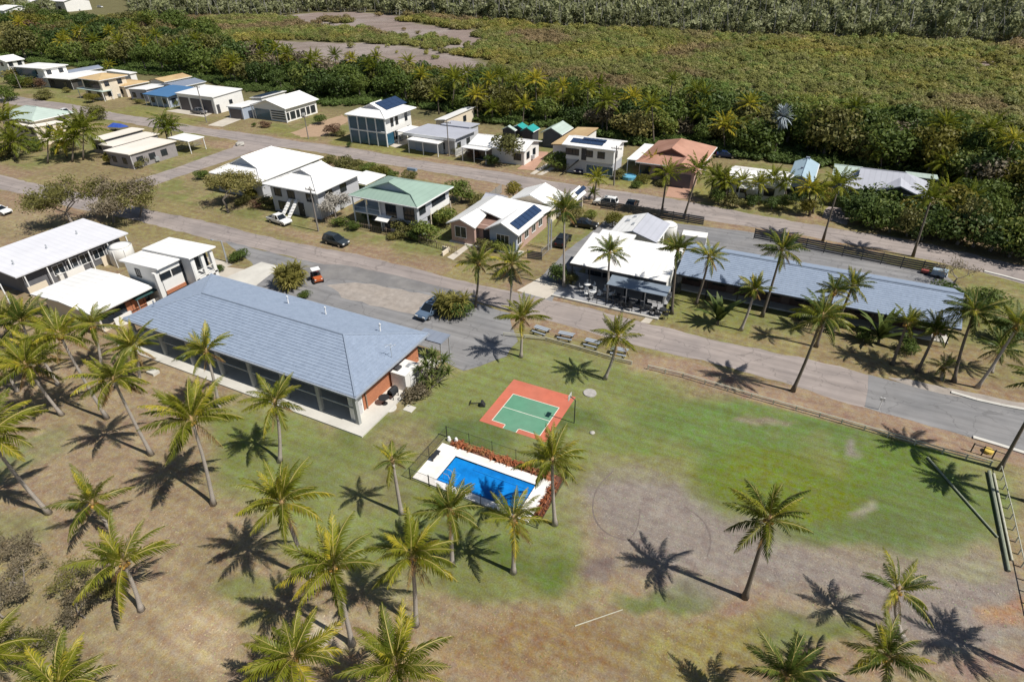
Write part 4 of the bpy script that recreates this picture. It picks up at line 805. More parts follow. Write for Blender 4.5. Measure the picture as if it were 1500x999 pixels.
# blue glass two storey house
z1 = 5.7; a, b, c = P(506, 167, z1), P(565, 175, z1), P(607, 157, z1)
rc = (a[0], .5*(b[0]+c[0]), .5*(a[1]+b[1]), c[1])
r, w, d = house('blue_glass_house', 'two storey white house with blue glazed verandahs and solar panels on its pyramid roof', rc, z1, 'dutchfront', 2.0, 'y', WHITE, WWALL, .9, [('r', .3, 3.5, .8, 1.5, D), ('r', .45, 3.5, .8, 1.5, D), ('r', .75, 3.6, .8, 1.5, D), ('r', .3, .7, .8, 1.6, D), ('r', .4, .7, .8, 1.6, D), ('r', .8, .7, .8, 1.6, D)], ig=2.6, gabmat=M('lilac gablet', (.5, .48, .52), .7))
for k in range(5):
    x = .45+k*(w-.9)/4; post(r, x, .4, 0, z1-.12, .11)
    if k < 4:
        x2 = x+(w-.9)/4; bx(r, 'glass_panel', BGLASS, x+.11, x2-.11, .43, .47, 2.95, z1-.4); bx(r, 'glass_panel', BGLASS, x+.11, x2-.11, .43, .47, .15, 2.55)
bx(r, 'verandah_floor', FRAMEW, .3, w-.3, .3, .9, 2.6, 2.85); bx(r, 'glass_panel', BGLASS, w-.5, w-.46, .5, 2.8, .2, 2.5)
solar(r, (w/2+.3, d*.3, z1+2.0-.3*4/w), (w/2, 0, -2.0), (0, 1, 0), 3, 4, 1.0, 1.75)
# grey flat house group
z2 = 3.0; a, b, c = P(593, 195.5, z2), P(665, 207, z2), P(700, 190, z2)
r, w, d = house('grey_flat_roof_house', 'wide house with flat blue grey roof and white front carport', (a[0], .5*(b[0]+c[0]), .5*(a[1]+b[1]), c[1]), z2, 'skillion', .3, 'x', GREYR, GWALL, .6, WF)
bx(r, 'fascia', FRAMEW, -.02, w+.02, -.14, -.005, z2-.2, z2+.32)
a2, b2 = P(598, 204, 2.6), P(641, 211, 2.6); r2, w2, d2 = house('white_front_carport', 'flat white carport in front of the blue grey flat roof', (a2[0], b2[0], .5*(a2[1]+b2[1])-.3, rc[2] if False else a[1]-.1), 2.6, 'skillion', .1, 'y', WHITE, WWALL, .2, walls=False, cat='carport')
for k in range(3): post(r2, .2+k*(w2-.4)/2, .2, 0, 2.45, .07)
bx(r2, 'back_wall', BWALL, .3, w2-.3, d2-.2, d2-.1, 0, 2.4)
a3 = P(588, 191.5, 2.6); r2, w2, d2 = house('white_side_carport', 'small white carport roof left of the blue grey flat roof', (a3[0]-.6, a3[0]+2.6, a3[1]-1, a3[1]+4), 2.6, 'skillion', .1, 'y', WHITE, WWALL, .2, walls=False, cat='carport')
for aa in (.2, w2-.2):
    for bb in (.2, d2-.2): post(r2, aa, bb, 0, 2.45, .06)
hr('long_cream_shed', 'long narrow cream shed reaching back into the trees', ((640, 176), (652, 178), (694, 159), (680, 156)), 2.8, 'skillionback', .3, 'y', WHITEY, CWALL, .25, WF[2:])
hr('pale_grey_annex', 'pale grey flat roofed annex behind the blue grey flat roof', ((645, 183), (688, 189), (700, 182), (665, 176)), 3.1, 'skillion', .2, 'x', GREYR, GWALL, .3)
a, b, c = P(688, 210, 2.8), P(764, 223, 2.8), P(797, 207, 2.8)
r, w, d = house('white_bungalow', 'white roofed bungalow half hidden by a round tree', (a[0], .5*(b[0]+c[0]), .5*(a[1]+b[1]), c[1]), 2.8, 'gable', 1.0, 'x', WHITE, WWALL, .5, [('r', .3, .9, 1.1, 1.1, D), ('r', .65, .9, 1.1, 1.1, D), ('f', .85, .9, 1.4, 1.1, D)])
bx(r, 'patio_roof', WHITE, -.5, w*.42, -1.8, -.02, 2.5, 2.6); bx(r, 'dark_patio', GLASS, .6, w*.4, .42, .49, .1, 2.2)
for k in range(3): post(r, -.3+k*w*.21, -1.7, 0, 2.5, .06)
for (l, n, rr_, mt, lab) in (((737, 188), (750, 193), (758, 190), GREYGR, 'small grey green shed, leftmost of three behind the white bungalow'), ((752, 186), (763, 192), (776, 186), TEAL, 'small shed with white and teal roof, middle of three behind the white bungalow'), ((765, 190), (778, 195), (791, 188), TEAL, 'small shed with pale blue and teal roof, right of three behind the white bungalow')):
    a, b, c = P(*l, 2.6), P(*n, 2.6), P(*rr_, 2.6)
    r, w, d = house('small_shed', lab, (a[0], .5*(b[0]+c[0]), .5*(a[1]+b[1]), c[1]), 2.6, 'gable', .7, 'y', mt, DARKW, .2, cat='shed', group='three small sheds')
    if mt is TEAL: mm = MB(); slab(mm, [(-.05, -.03, 2.63), (w/2-.03, -.03, 3.34), (w/2-.03, d+.03, 3.34), (-.05, d+.03, 2.63)], .02); mm.build('pale_roof_slope', WHITE if 'middle' in lab else SKYR, r)
a, b, c = P(792, 194, 2.9), P(823, 198, 2.9), P(839, 187, 2.9)
hr('grey_green_gable_shed', 'grey green gabled shed open to the front in front of tall palms', ((792, 194), (823, 198), (839, 187), None), 2.9, 'gable', 1.1, 'y', GREYGR, M('dark shed wall', (.1, .11, .12), .8), .4, cat='shed')
hr('tan_roof_annex', 'tan roofed annex behind the white house with two solar strips', ((808, 212), (838, 214), (877, 191), (846, 185)), 3.2, 'skillionback', .3, 'y', TANR, WWALL, .3)
a, b, c = P(825, 210, 5), P(900, 222, 5), P(920, 207, 5)
r, w, d = house('white_solar_strip_house', 'two storey white house with two dark solar strips on a white roof', (a[0], .5*(b[0]+c[0]), .5*(a[1]+b[1]), c[1]), 5.0, 'gable', .7, 'x', WHITE, WWALL, .6, walls=False)
bx(r, 'wall', WWALL, .6, w-.5, .6, d-.5, 2.4, 4.9); MB().extrude([(.62, .6, 4.88), (.62, d/2, 5.5), (.62, d-.6, 4.88)], (w-1.14, 0, 0)).build('gable_wall', WWALL, r); bx(r, 'lower_wall', GWALL, .7, w-.6, .7, d-.6, 0, 2.4)
for k, a in enumerate((.12, .24, .5, .72)): window(r, 'f', w*a, 3.2, 1.2, 1.0, .6, FRAMED)
for k in range(5): window(r, 'f', w*(.5+.1*k), .4, .9, 1.4, .7, FRAMEW, BGLASS, 0)
window(r, 'r', d*.3, 3.2, 1.0, 1.0, w-.5, FRAMED); door(r, 'f', w*.4, .58, 2.5, .9, 2.0, DARKW)
ln = math.hypot(d/2, .7); e = np.array([0, d/2, .7])/ln
solar(r, (w*.12, e[1]*.9, 5+e[2]*.9), (1, 0, 0), e, 8, 1, w*.072, 1.5); solar(r, (w*.3, e[1]*(ln-1.3), 5+e[2]*(ln-1.3)), (1, 0, 0), e, 6, 1, w*.07, 1.0)
m = MB(); m.extrude([(w*.3, .1, 2.3), (w*.3, .1, 2.5), (w*.05, -2.0, .1), (w*.05, -2.0, 0)], (.15, .9, 0)); m.build('stair', FRAMED, r)
# terracotta house
z3 = 2.8; a, b, c = P(928, 239.5, z3), P(1015, 253, z3), P(1053, 216, z3)
r, w, d = house('terracotta_house', 'brick house with terracotta dutch gable roof and double garage', (a[0], .5*(b[0]+P(1039, 237, z3)[0]), .5*(a[1]+b[1])+1.5, c[1]), z3, 'dutchfront', 2.3, 'y', TERRA, PINK, .6, [('f', .15, .8, 1.6, 1.3, D), ('f', .38, .8, 1.2, 1.3, D), ('r', .6, .9, 1.2, 1.0, D)], ig=2.6, gabmat=M('brown gablet', (.12, .07, .06), .8))
g0 = w*.52; m = MB(); gw = w-g0; slab(m, [(g0-.2, -2.2, z3+.02), (g0+gw/2, -2.2, z3+1.3), (g0+gw/2, gw*.55, z3+1.3), (g0-.2, .1, z3+.02)]); slab(m, [(g0+gw/2, -2.2, z3+1.3), (w+.1, -2.2, z3+.02), (w+.1, .1, z3+.02), (g0+gw/2, gw*.55, z3+1.3)]); m.build('garage_roof', TERRA, r)
m = MB(); m.box(g0+.2, w-.3, -1.8, .6, 0, z3-.1).extrude([(g0+.2, -1.78, z3-.12), (w-.3, -1.78, z3-.12), (g0+gw/2, -1.78, z3+1.0)], (0, 2, 0)); m.build('garage_wall', PINK, r)
bx(r, 'garage_door', DOORM, g0+.7, w-.8, -1.86, -1.8, 0, 2.3); bx(r, 'patio_roof', WHITE, -2.0, -.05, 1.5, d*.85, z3-.35, z3-.22)
for k in range(3): post(r, -1.85, 1.7+k*(d*.85-2)/2, 0, z3-.36, .06)
# white low house behind palms, blue gable, grey house
r, w, d = hr('white_palm_house', 'low white house half hidden behind a row of garden palms', ((1073, 264), (1155, 275), (1166, 257), (1071, 239)), 2.8, 'gable', .8, 'x', WHITE, WWALL, .6, WF)
bx(r, 'carport_roof', WHITE, w*.25, w*.55, -2.2, -.02, 2.4, 2.52)
for aa in (w*.26, w*.54): post(r, aa, -2.1, 0, 2.4, .06)
a, b, c = P(1157, 255, 3.2), P(1186, 271, 3.2), P(1205, 241, 3.2)
r, w, d = house('pale_blue_gable_house', 'narrow house with pale blue gable roof in front of the dark trees', (a[0], .5*(b[0]+c[0]), .5*(a[1]+b[1])-1, c[1]), 3.2, 'gable', .85, 'y', SKYR, BWALL, .4, WF)
bx(r, 'vent', GREYD, w/2-.3, w/2+.3, d-.9, d-.4, 3.85, 4.3); bx(r, 'vent', GREYD, w*.4-.2, w*.4+.2, d*.4, d*.4+.4, 3.7, 4.15)
z4 = 3.3; a, b, c = P(1237, 267, z4), P(1358, 292, z4), P(1370, 268, z4)
r, w, d = house('grey_gablet_house', 'long grey roofed house with dark gablet behind the hedge trees', (a[0], .5*(b[0]+c[0]), .5*(P(1287, 277, z4)[1]+b[1]), c[1]), z4, 'dutchfront', 2.0, 'x', GREYR, M('grey render', (.2, .2, .21), .8), .6, [('f', .12, 1, 1.6, 1.2, D), ('f', .3, 1, 1.6, 1.2, D), ('r', .4, 1, 1.2, 1.1, D)], gabmat=DARKW, ig=2)
gm = MB(); gx_ = w*.62; slab(gm, [(gx_-3.2, -.6, z4+.02), (gx_, -.6, z4+1.25), (gx_, d*.5, z4+1.6), (gx_-3.2, .4, z4+.02)]); slab(gm, [(gx_, -.6, z4+1.25), (gx_+3.2, -.6, z4+.02), (gx_+3.2, .4, z4+.02), (gx_, d*.5, z4+1.6)]); gm.build('cross_gable_roof', GREYR, r); MB().extrude([(gx_-2.5, -.2, z4), (gx_+2.5, -.2, z4), (gx_, -.2, z4+1.0)], (0, .1, 0)).build('gablet', DARKW, r)
r2, w2, d2 = hr('green_grey_rear_house', 'pale grey green roofed house behind the grey gablet house', ((1219, 255), (1262, 262), (1264, 247), (1223, 238)), 3.4, 'gable', .7, 'x', GREYGR, M('grey render', (.2, .2, .21)), .4)
a = P(1237, 290, 0); t = thing('garden_pergola', 'white framed pergola at the head of the pink drive', 'pergola', a[0], a[1])
for aa in (-1, 1):
    for bb in (-.8, .8): post(t, aa, bb, 0, 2.4, .07)
bx(t, 'top', FRAMEW, -1.15, 1.15, -.95, .95, 2.4, 2.55)
a, b = P(1327, 258, 2.9), P(1375, 266, 2.9); r2, w2, d2 = house('cream_flat_shed', 'long pale flat roofed shed between the grey house and the trees', (a[0], b[0], .5*(a[1]+b[1]), .5*(a[1]+b[1])+3), 2.9, 'skillion', .15, 'x', GREYGR, DARKW, .2, cat='shed')
# far houses at the top left corner
for i, (px, py, zz, w_, d_, lab) in enumerate(((14, 16, 4, 11, 9, 'tiny far white roofed house in the top left corner'), (47, 5, 4, 11, 9, 'tiny far white house behind the palm at the top left'), (97, 3, 5, 12, 9, 'tiny far white house by the paddock at the top edge'))):
    x, y = P(px, py, zz)
    house('far_white_house', lab, (x-w_, x+w_, y-d_, y+d_), zz+1, 'gable', 2, 'x', WHITE, WWALL, .6, [('f', .3, 1, 3, 2, D), ('f', .7, 1, 3, 2, D)])

# ------------------------------------------------------------------ sports court and pool
x0, x1, y0, y1 = -21.62, -15.3, 35.22, 41.9
sheet('court_surround', [(x0, y0), (x1, y0), (x1, y1), (x0, y1)], M('salmon court paint', (.52, .145, .09), .8, .14, .8, tint=(.44, .15, .10), tamt=.6), .010)
gx0, gx1, gy0, gy1 = -20.62, -16.1, 35.8, 39.83
gm_ = M('green court paint', (.105, .265, .17), .8, .14, .8, tint=(.14, .28, .19), tamt=.6)
sheet('court_floor', [(gx0, gy0), (gx1, gy0), (gx1, gy1), (gx0, gy1)], gm_, .014); sheet('court_key', [(-19.3, y0+.01), (-18.1, y0+.01), (-18.1, gy0-.002), (-19.3, gy0-.002)], gm_, .014)
LINE = M('court line paint', (.72, .70, .60), .7, .1)
for a in ((gx0-.06, gx0, gy0-.06, gy1+.06), (gx1, gx1+.06, gy0-.06, gy1+.06), (gx0, gx1, gy1, gy1+.06), (gx0, -19.3, gy0-.06, gy0), (-18.1, gx1, gy0-.06, gy0), (gx0, gx1, 37.8, 37.86), (-19.36, -19.3, y0+.05, gy0), (-18.1, -18.04, y0+.05, gy0)):
    sheet('court_line', [(a[0], a[2]), (a[1], a[2]), (a[1], a[3]), (a[0], a[3])], LINE, .019)
x, y = P(841, 619.5); t = thing('basketball_hoop', 'thin basketball pole with small backboard at the right edge of the court', 'basketball hoop', x, y)
MB().tube([(0, 0, 0), (0, 0, 2.5), (-.45, 0, 2.75)], .045, 6).build('pole', FRAMED, t); MB().box(-.52, -.48, -.35, .35, 2.45, 2.95).build('backboard', M('clear board', (.5, .5, .48), .4), t)
m = MB(); k = 12; m.tube([(-.75+.22*math.cos(2*math.pi*i/k), .22*math.sin(2*math.pi*i/k), 2.55) for i in range(k+1)], .015, 4); m.build('rim', M('orange rim', (.5, .12, .03), .5), t)
x, y = P(703, 594); t = thing('portable_hoop', 'black portable basketball stand tipped over on the grass left of the court', 'basketball stand', x, y, .4)
MB().extrude([(0, -.25, 0), (.1, -.25, .45), (.25, -.25, .48), (.5, -.25, .05)], (0, .5, 0)).build('base', FRAMED, t); MB().tube([(.1, 0, .3), (-.9, .2, .12)], .04, 6).build('pole', FRAMED, t); MB().extrude([(-1.0, -.1, .02), (-1.0, .5, .02), (-.85, .5, .25), (-.85, -.1, .25)], (.04, 0, 0)).build('backboard', FRAMED, t)
def pool():
    X0, X1, Y0, Y1 = -22.9, -12.95, 26.95, 31.3
    wx0, wx1, wy0, wy1 = -21.1, -13.95, 27.5, 30.42
    r = thing('swimming_pool', 'bright blue swimming pool set in a white paved deck behind a black fence', 'swimming pool', 0, 0)
    dk = M('white pool paving', (.78, .75, .71), .75, .1, 1.6, tint=(.64, .60, .54), tamt=.6)
    MB().box(X0, wx0, Y0, Y1, 0, .16).box(wx1, X1, Y0, Y1, 0, .16).box(wx0, wx1, Y0, wy0, 0, .16).box(wx0, wx1, wy1, Y1, 0, .16).build('deck', dk, r)
    # coping stones round the water
    cp = M('pool coping', (.80, .78, .75), .6, .06, 2); n = 12; cw = (wx1-wx0)/n
    cm = MB().box(.008, cw-.008, 0, .25, 0, .035).build('coping_stone', cp, data_only=True); cn = MB().box(0, .25, .008, .712, 0, .035).build('coping_stone', cp, data_only=True)
    for i in range(n):
        link('coping_stone', cm, r, (wx0+i*cw, wy1+.002, .162)); link('coping_stone', cm, r, (wx0+i*cw, wy0-.252, .162))
    for i in range(4): link('coping_stone', cn, r, (wx0-.252, wy0+.73*i, .162)); link('coping_stone', cn, r, (wx1+.002, wy0+.73*i, .162))
    pm = M('blue pool shell', (.014, .25, .58), .35, .25, 1.1, bump=.1, tint=(.011, .18, .48), tamt=.8)  # mottled blue imitates caustic light ripples, put into the shell colour
    f = MB(); zf = .02
    f.poly([(wx0, wy0, zf), (wx1, wy0, zf), (wx1, wy1, zf), (wx0, wy1, zf)])
    f.box(wx0+2.0, wx1-.0, wy1-.55, wy1-.01, zf+.002, zf+.05).box(wx0+.01, wx0+1.3, wy0+.01, wy0+1.4, zf+.002, zf+.06)
    for a in ((wx0, wx1, wy0-.001, wy0), (wx0, wx1, wy1, wy1+.001), (wx0-.001, wx0, wy0, wy1), (wx1, wx1+.001, wy0, wy1)): f.box(*a, 0.0, .16)
    f.build('shell', pm, r)
    st = M('pale pool step', (.04, .34, .66), .4, .08, 2)
    MB().box(wx0+2.0, wx1-.4, wy1-.62, wy1-.57, zf+.003, zf+.06).build('bench_edge', st, r); MB().box(wx0+.02, wx0+1.35, wy0+1.4, wy0+1.46, zf+.003, zf+.07).box(wx0+1.3, wx0+1.37, wy0+.05, wy0+1.39, zf+.003, zf+.07).build('step_edge', st, r)
    wm = bpy.data.materials.new('pool water'); wm.use_nodes = True; t = wm.node_tree; b = t.nodes['Principled BSDF']
    b.inputs['Base Color'].default_value = (.45, .78, 1, 1); b.inputs['Roughness'].default_value = .03; b.inputs['Transmission Weight'].default_value = 1; b.inputs['IOR'].default_value = 1.2
    nz = t.nodes.new('ShaderNodeTexNoise'); nz.inputs['Scale'].default_value = 3.5; nz.inputs['Detail'].default_value = 3; bp = t.nodes.new('ShaderNodeBump'); bp.inputs['Strength'].default_value = .5; bp.inputs['Distance'].default_value = .08
    co = t.nodes.new('ShaderNodeTexCoord'); t.links.new(co.outputs['Object'], nz.inputs['Vector']); t.links.new(nz.outputs[0], bp.inputs['Height']); t.links.new(bp.outputs[0], b.inputs['Normal'])
    # surface: thin clear sheet so the blue shell below shows
    tr = t.nodes.new('ShaderNodeBsdfTransparent'); tr.inputs[0].default_value = (.75, .92, 1, 1); gl = t.nodes.new('ShaderNodeBsdfGlossy'); gl.inputs['Roughness'].default_value = .04
    lw = t.nodes.new('ShaderNodeLayerWeight'); lw.inputs[0].default_value = .25; mx = t.nodes.new('ShaderNodeMixShader'); t.links.new(bp.outputs[0], gl.inputs['Normal']); t.links.new(bp.outputs[0], lw.inputs['Normal'])
    t.links.new(lw.outputs['Fresnel'], mx.inputs[0]); t.links.new(tr.outputs[0], mx.inputs[1]); t.links.new(gl.outputs[0], mx.inputs[2]); t.links.new(mx.outputs[0], t.nodes['Material Output'].inputs['Surface'])
    f = MB(); nx_, ny_ = 24, 10
    for i in range(nx_):
        for j in range(ny_):
            xa, xb, ya, yb = wx0+(wx1-wx0)*i/nx_, wx0+(wx1-wx0)*(i+1)/nx_, wy0+(wy1-wy0)*j/ny_, wy0+(wy1-wy0)*(j+1)/ny_
            f.poly([(xa, ya, .125), (xb, ya, .125), (xb, yb, .125), (xa, yb, .125)])
    f.build('water_surface', wm, r)
    m = MB()
    for dx in (0, .5): m.tube([(wx0+.45+dx*0, wy0+.4+dx, .16), (wx0+.5, wy0+.4+dx, .75), (wx0+.9, wy0+.4+dx, .7), (wx0+1.1, wy0+.4+dx, .1)], .025, 5)
    m.build('handrail', STEEL, r)
    # garden bed of rust coloured bromeliads between the deck and the back fence
    gb = M('bark mulch', (.16, .07, .045), .95, .3, 5, bump=.6, bscale=12)
    sheet('garden_bed', [(X0+.6, Y1+.02), (X1+.5, Y1+.02), (X1+.6, Y1+.85), (X0+.4, Y1+.85)], gb, .02)
    sheet('garden_bed', [(X1+.02, Y0+.8), (X1+.75, Y0+.8), (X1+.6, Y1+.5), (X1+.02, Y1)], gb, .024)
    bm_ = leafmat('rust bromeliad leaf', (.26, .07, .03), (.40, .15, .07), (.30, .20, .08), .2)
    vs = []
    for k in range(3):
        m = MB(); rr = random.Random(k)
        for i in range(13):
            a = rr.random()*6.28; e = .5+rr.random()*.8; l = .28+rr.random()*.2; c_, s_ = math.cos(a), math.sin(a); wd = .05
            p1 = (l*.6*math.cos(e)*c_, l*.6*math.cos(e)*s_, l*.75*math.sin(e)); p2 = (l*c_, l*s_, l*.5*math.sin(e))
            m.mesh([(-s_*wd, c_*wd, .02), (s_*wd, -c_*wd, .02), (p1[0]+s_*wd, p1[1]-c_*wd, p1[2]), (p1[0]-s_*wd, p1[1]+c_*wd, p1[2]), p2], [(0, 1, 2, 3), (3, 2, 4)])
        vs.append(m.build('bromeliad', bm_, data_only=True))
    for i in range(64):
        if i < 48: px_, py_ = X0+.9+(X1-X0-.9)*(i+.5*random.random())/48, Y1+.15+random.random()*.6
        else: px_, py_ = X1+.15+random.random()*.45, Y0+.9+(Y1-Y0-1)*(i-48+random.random()*.5)/16
        o = link('bromeliad', vs[i % 3], None, (px_, py_, .03), (0, 0, random.random()*6.28), .75+random.random()*.6); tag(o, 'rust red bromeliad in the mulched bed round the pool', 'bromeliad', 'bromeliads in the pool garden bed')
    # black pool fence: posts, rails and pickets per panel
    f = thing('pool_fence', 'black metal pool fence round the white pool deck', 'fence', 0, 0)
    def run(a, b, gate=False):
        a, b = np.array(a), np.array(b); L_ = np.linalg.norm(b-a); n = max(1, round(L_/2.2)); t_ = (b-a)/L_
        for i in range(n):
            p, q = a+(b-a)*i/n, a+(b-a)*(i+1)/n; m = MB()
            for z in (.22, 1.12): m.tube([(*p, z), (*q, z)], .018, 4)
            k = int(L_/n/.11)
            for j in range(1, k): c = p+(q-p)*j/k; m.tube([(*c, .2), (*c, 1.14)], .008, 3, False)
            m.build('gate' if gate and i == 0 else 'fence_panel', FRAMED, f); MB().tube([(*p, 0), (*p, 1.22)], .028, 5).build('post', FRAMED, f)
        MB().tube([(*b, 0), (*b, 1.22)], .028, 5).build('post', FRAMED, f)
    run((X0-.15, Y0-.1), (X0-.15, Y1+.9)); run((X0-.15, Y1+.95), (X1+.7, Y1+.95)); run((X0-.1, Y0-.12), (X0+1.6, Y0-.12), True); run((X0+1.65, Y0-.12), (X1+.7, Y0-.12)); run((X1+.8, Y0-.1), (X1+.8, Y1+.9))
    t = thing('pool_bench', 'dark low bench on the left end of the pool deck', 'bench', X0+.45, Y0+2.6, z=.16)
    bx(t, 'seat', FRAMED, -.2, .2, -.5, .5, .36, .42)
    for b_ in (-.42, .42): post(t, 0, b_, 0, .36, .05, FRAMED, 'leg')
    for k, (dx, dy) in enumerate(((.0, .62), (.62, .75))):
        tag(MB().lathe([(.16, 0), (.18, .1), (.13, .32), (.1, .42), (.02, .45)], 10, (X0+.25+dx, Y1+dy)).build('garden_globe', FRAMEW), ('white garden light at the corner of the pool fence', 'white garden light at the start of the bromeliad bed')[k], 'garden light')
pool()

# ------------------------------------------------------------------ fences, rails, logs
LOGM = M('pale log', (.44, .43, .35), .85, .2, 4); LOGG = M('green treated log', (.25, .27, .20), .85, .2, 4)
def log_rail(label, pts, h=.5, step=1.9, r=.06, mat=LOGM, rails=2):
    t = thing('log_rail_fence', label, 'rail fence', 0, 0)
    for a, b in zip(pts[:-1], pts[1:]):
        a, b = np.array(a), np.array(b); L_ = np.linalg.norm(b-a); n = max(1, round(L_/step))
        for i in range(n):
            p, q = a+(b-a)*i/n, a+(b-a)*(i+1)/n; MB().tube([(*p, 0), (*p, h+.02)], r, 6).build('post', mat, t)
            for k in range(rails): MB().tube([(*p, h*(1-.5*k)), (*q, h*(1-.5*k))], r*.75, 6).build('rail', mat, t)
    MB().tube([(*b, 0), (*b, h+.02)], r, 6).build('post', mat, t); return t
log_rail('low log rail along the green reserve beside the street', [P(949, 541), P(1000, 553), P(1100, 583), P(1200, 611), P(1300, 640), P(1380, 664), P(1450, 682)])
log_rail('low log rail in front of the picnic tables', [P(738, 492), P(800, 499), P(850, 513), P(900, 528), P(925, 534)], .4, 2.2)
log_rail('tall grey rail running towards the camera at the right edge', [P(1463, 690), P(1480, 760), P(1500, 850), P(1512, 905)], .55, 1.1, .05, LOGM, 1)
def log(a, b, r, mat, lab, z=None):
    a, b = P(*a), P(*b); n = 6; p = [(a[0]+(b[0]-a[0])*i/n, a[1]+(b[1]-a[1])*i/n, (z or r)) for i in range(n+1)]
    tag(MB().tube(p, [r*(1-.04*i) for i in range(n+1)], 8).build('log', mat), lab, 'log')
log((1358, 671), (1461, 788), .085, LOGG, 'long thin green log lying across the corner of the reserve'); log((1448, 692), (1477, 838), .13, LOGG, 'thick dark log lying at the right edge of the reserve'); log((1455, 695), (1482, 822), .09, LOGM, 'pale log lying beside the thick dark one'); 
log((842, 917), (912, 893), .035, LOGM, 'thin pale stick lying on the dry grass')
def slat_fence(label, a, b, h, mat, step=2.2, slats=5, name='slat_fence'):
    t = thing(name, label, 'fence', 0, 0); a, b = np.array(a), np.array(b); L_ = np.linalg.norm(b-a); n = max(1, round(L_/step)); d = (b-a)/L_; nn = np.array([-d[1], d[0]])
    for i in range(n):
        p, q = a+(b-a)*i/n, a+(b-a)*(i+1)/n
        for k in range(slats):
            z = h*(.08+k*.92/slats); hh = h*.72/slats
            MB().prism([p-nn*.02, q-nn*.02, q+nn*.02, p+nn*.02], z, z+hh).build('slat', mat, t)
        MB().prism([p-nn*.05-d*.05, p-nn*.05+d*.05, p+nn*.05+d*.05, p+nn*.05-d*.05], 0, h+.06).build('post', mat, t)
def picket(label, pts, h, mat, pitch=.45, name='picket_fence', wd=.03):
    t = thing(name, label, 'fence', 0, 0)
    for a, b in zip(pts[:-1], pts[1:]):
        a, b = np.array(a), np.array(b); L_ = np.linalg.norm(b-a); n = max(1, round(L_/2.4))
        for i in range(n):
            p, q = a+(b-a)*i/n, a+(b-a)*(i+1)/n; m = MB()
            for z in (.15*h, .85*h): m.tube([(*p, z), (*q, z)], .03, 4)
            k = int(L_/n/pitch)
            for j in range(1, k+1): c = p+(q-p)*j/(k+1); m.tube([(*c, .03), (*c, h)], wd, 4)
            m.build('fence_panel', mat, t); MB().tube([(*p, 0), (*p, h+.08)], .06, 4).build('post', mat, t)
DKF = M('charcoal slat', (.075, .077, .085), .7, .12)
slat_fence('dark slat fence behind the motel car park', P(1104, 350), P(1380, 405), 1.5, DKF)
slat_fence('dark slat fence behind the restaurant along the rear street', P(880, 306), P(1030, 331), 1.4, DKF)
slat_fence('grey board fence behind the pink brick house', P(690, 318), P(735, 283), 1.6, WOODG)
slat_fence('short dark fence panel by the flagpoles', P(773, 379), P(794, 382), 1.2, DKF)
picket('thin dark picket fence in front of the green roofed house', [P(478, 327), P(545, 340), P(612, 354)], 1.1, WOOD, .35)
picket('timber picket fence in front of the pink brick house', [P(614, 356), P(640, 364), P(672, 373)], 1.1, WOOD, .35)
picket('pale paling fence round the street end of the cream villas', [P(232, 232), P(262, 221), P(297, 212)], 1.7, WOODG, .3, 'paling_fence', .06)
picket('white paling fence along the side of the grey flat roofed house', [P(668, 231), P(690, 222), P(706, 213)], 1.6, WWALL, .3, 'paling_fence', .07)
picket('dark pool style fence beside the restaurant drive', [P(793, 378), P(806, 366), P(818, 355)], 1.3, WOODG, .4)
picket('bare timber fence on the corner lot right of the pink brick house', [P(836, 330), P(858, 332), P(878, 334)], 1.2, WOOD, .5)
bx_ = thing('front_wall', 'low pale garden wall at the gate of the pink brick house', 'wall', *P(654, 371)); MB().box(-.1, .1, -1.0, .8, 0, .55).box(-1.0, -.1, .6, .8, 0, .55).build('wall', CWALL, bx_)

# ------------------------------------------------------------------ poles
def power_pole(base, top, label, arm=True, lamp=False, mat=POLEM):
    x, y = P(*base); b = np.array([x, y]); best = None
    for h in np.arange(3, 12, .1):
        q, _ = P(*top, h), 0; dd = abs(proj(x, y, h)[1]-top[1])
        if best is None or dd < best[0]: best = (dd, h)
    h = best[1]; t = thing('power_pole', label, 'power pole', x, y)
    MB().tube([(0, 0, 0), (0, 0, h)], [.13, .09], 7).build('pole', mat, t)
    if arm:
        MB().box(-.9, .9, -.05, .05, h-.5, h-.4).build('crossarm', mat, t)
        for k in (-.8, -.3, .3, .8): MB().tube([(k, 0, h-.4), (k, 0, h-.22)], .04, 5).build('insulator', FRAMED, t)
    if lamp: MB().tube([(0, 0, h-.1), (-1.0, -.4, h+.1)], .04, 5).build('lamp_arm', STEEL, t); MB().box(-1.35, -.95, -.55, -.35, h+.06, h+.16).build('lamp_head', STEEL, t)
power_pole((466.5, 339), (452, 274), 'leaning grey power pole on the verge by the white ute')
power_pole((658, 229), (655, 177), 'power pole in front of the flat grey roofed house')
power_pole((899, 272), (901.5, 214), 'power pole left of the terracotta house')
power_pole((303, 180), (291, 125), 'power pole in front of the triple garage')
power_pole((157, 143), (148, 119), 'power pole beside the pale green carport'); power_pole((31, 131), (20, 98), 'power pole by the garden at the far left')
power_pole((333, 384), (323, 354), 'thin pale street light pole by the bush behind the hall', False, True, STEEL)
power_pole((803, 366), (802, 318), 'left flagpole by the restaurant drive', False, False, STEEL); power_pole((807, 365), (806, 322), 'right flagpole by the restaurant drive', False, False, STEEL)
power_pole((452, 204), (451, 168), 'power pole on the bare lawn right of the white gable house'); 
x, y = P(1287, 600); t = thing('guide_post', 'white guide post on the verge beside the log rail', 'guide post', x, y); MB().tube([(0, 0, 0), (0, 0, 1.3)], .04, 6).build('post', FRAMEW, t); bx(t, 'marker', FRAMEW, -.2, .2, -.03, .03, 1.0, 1.3)
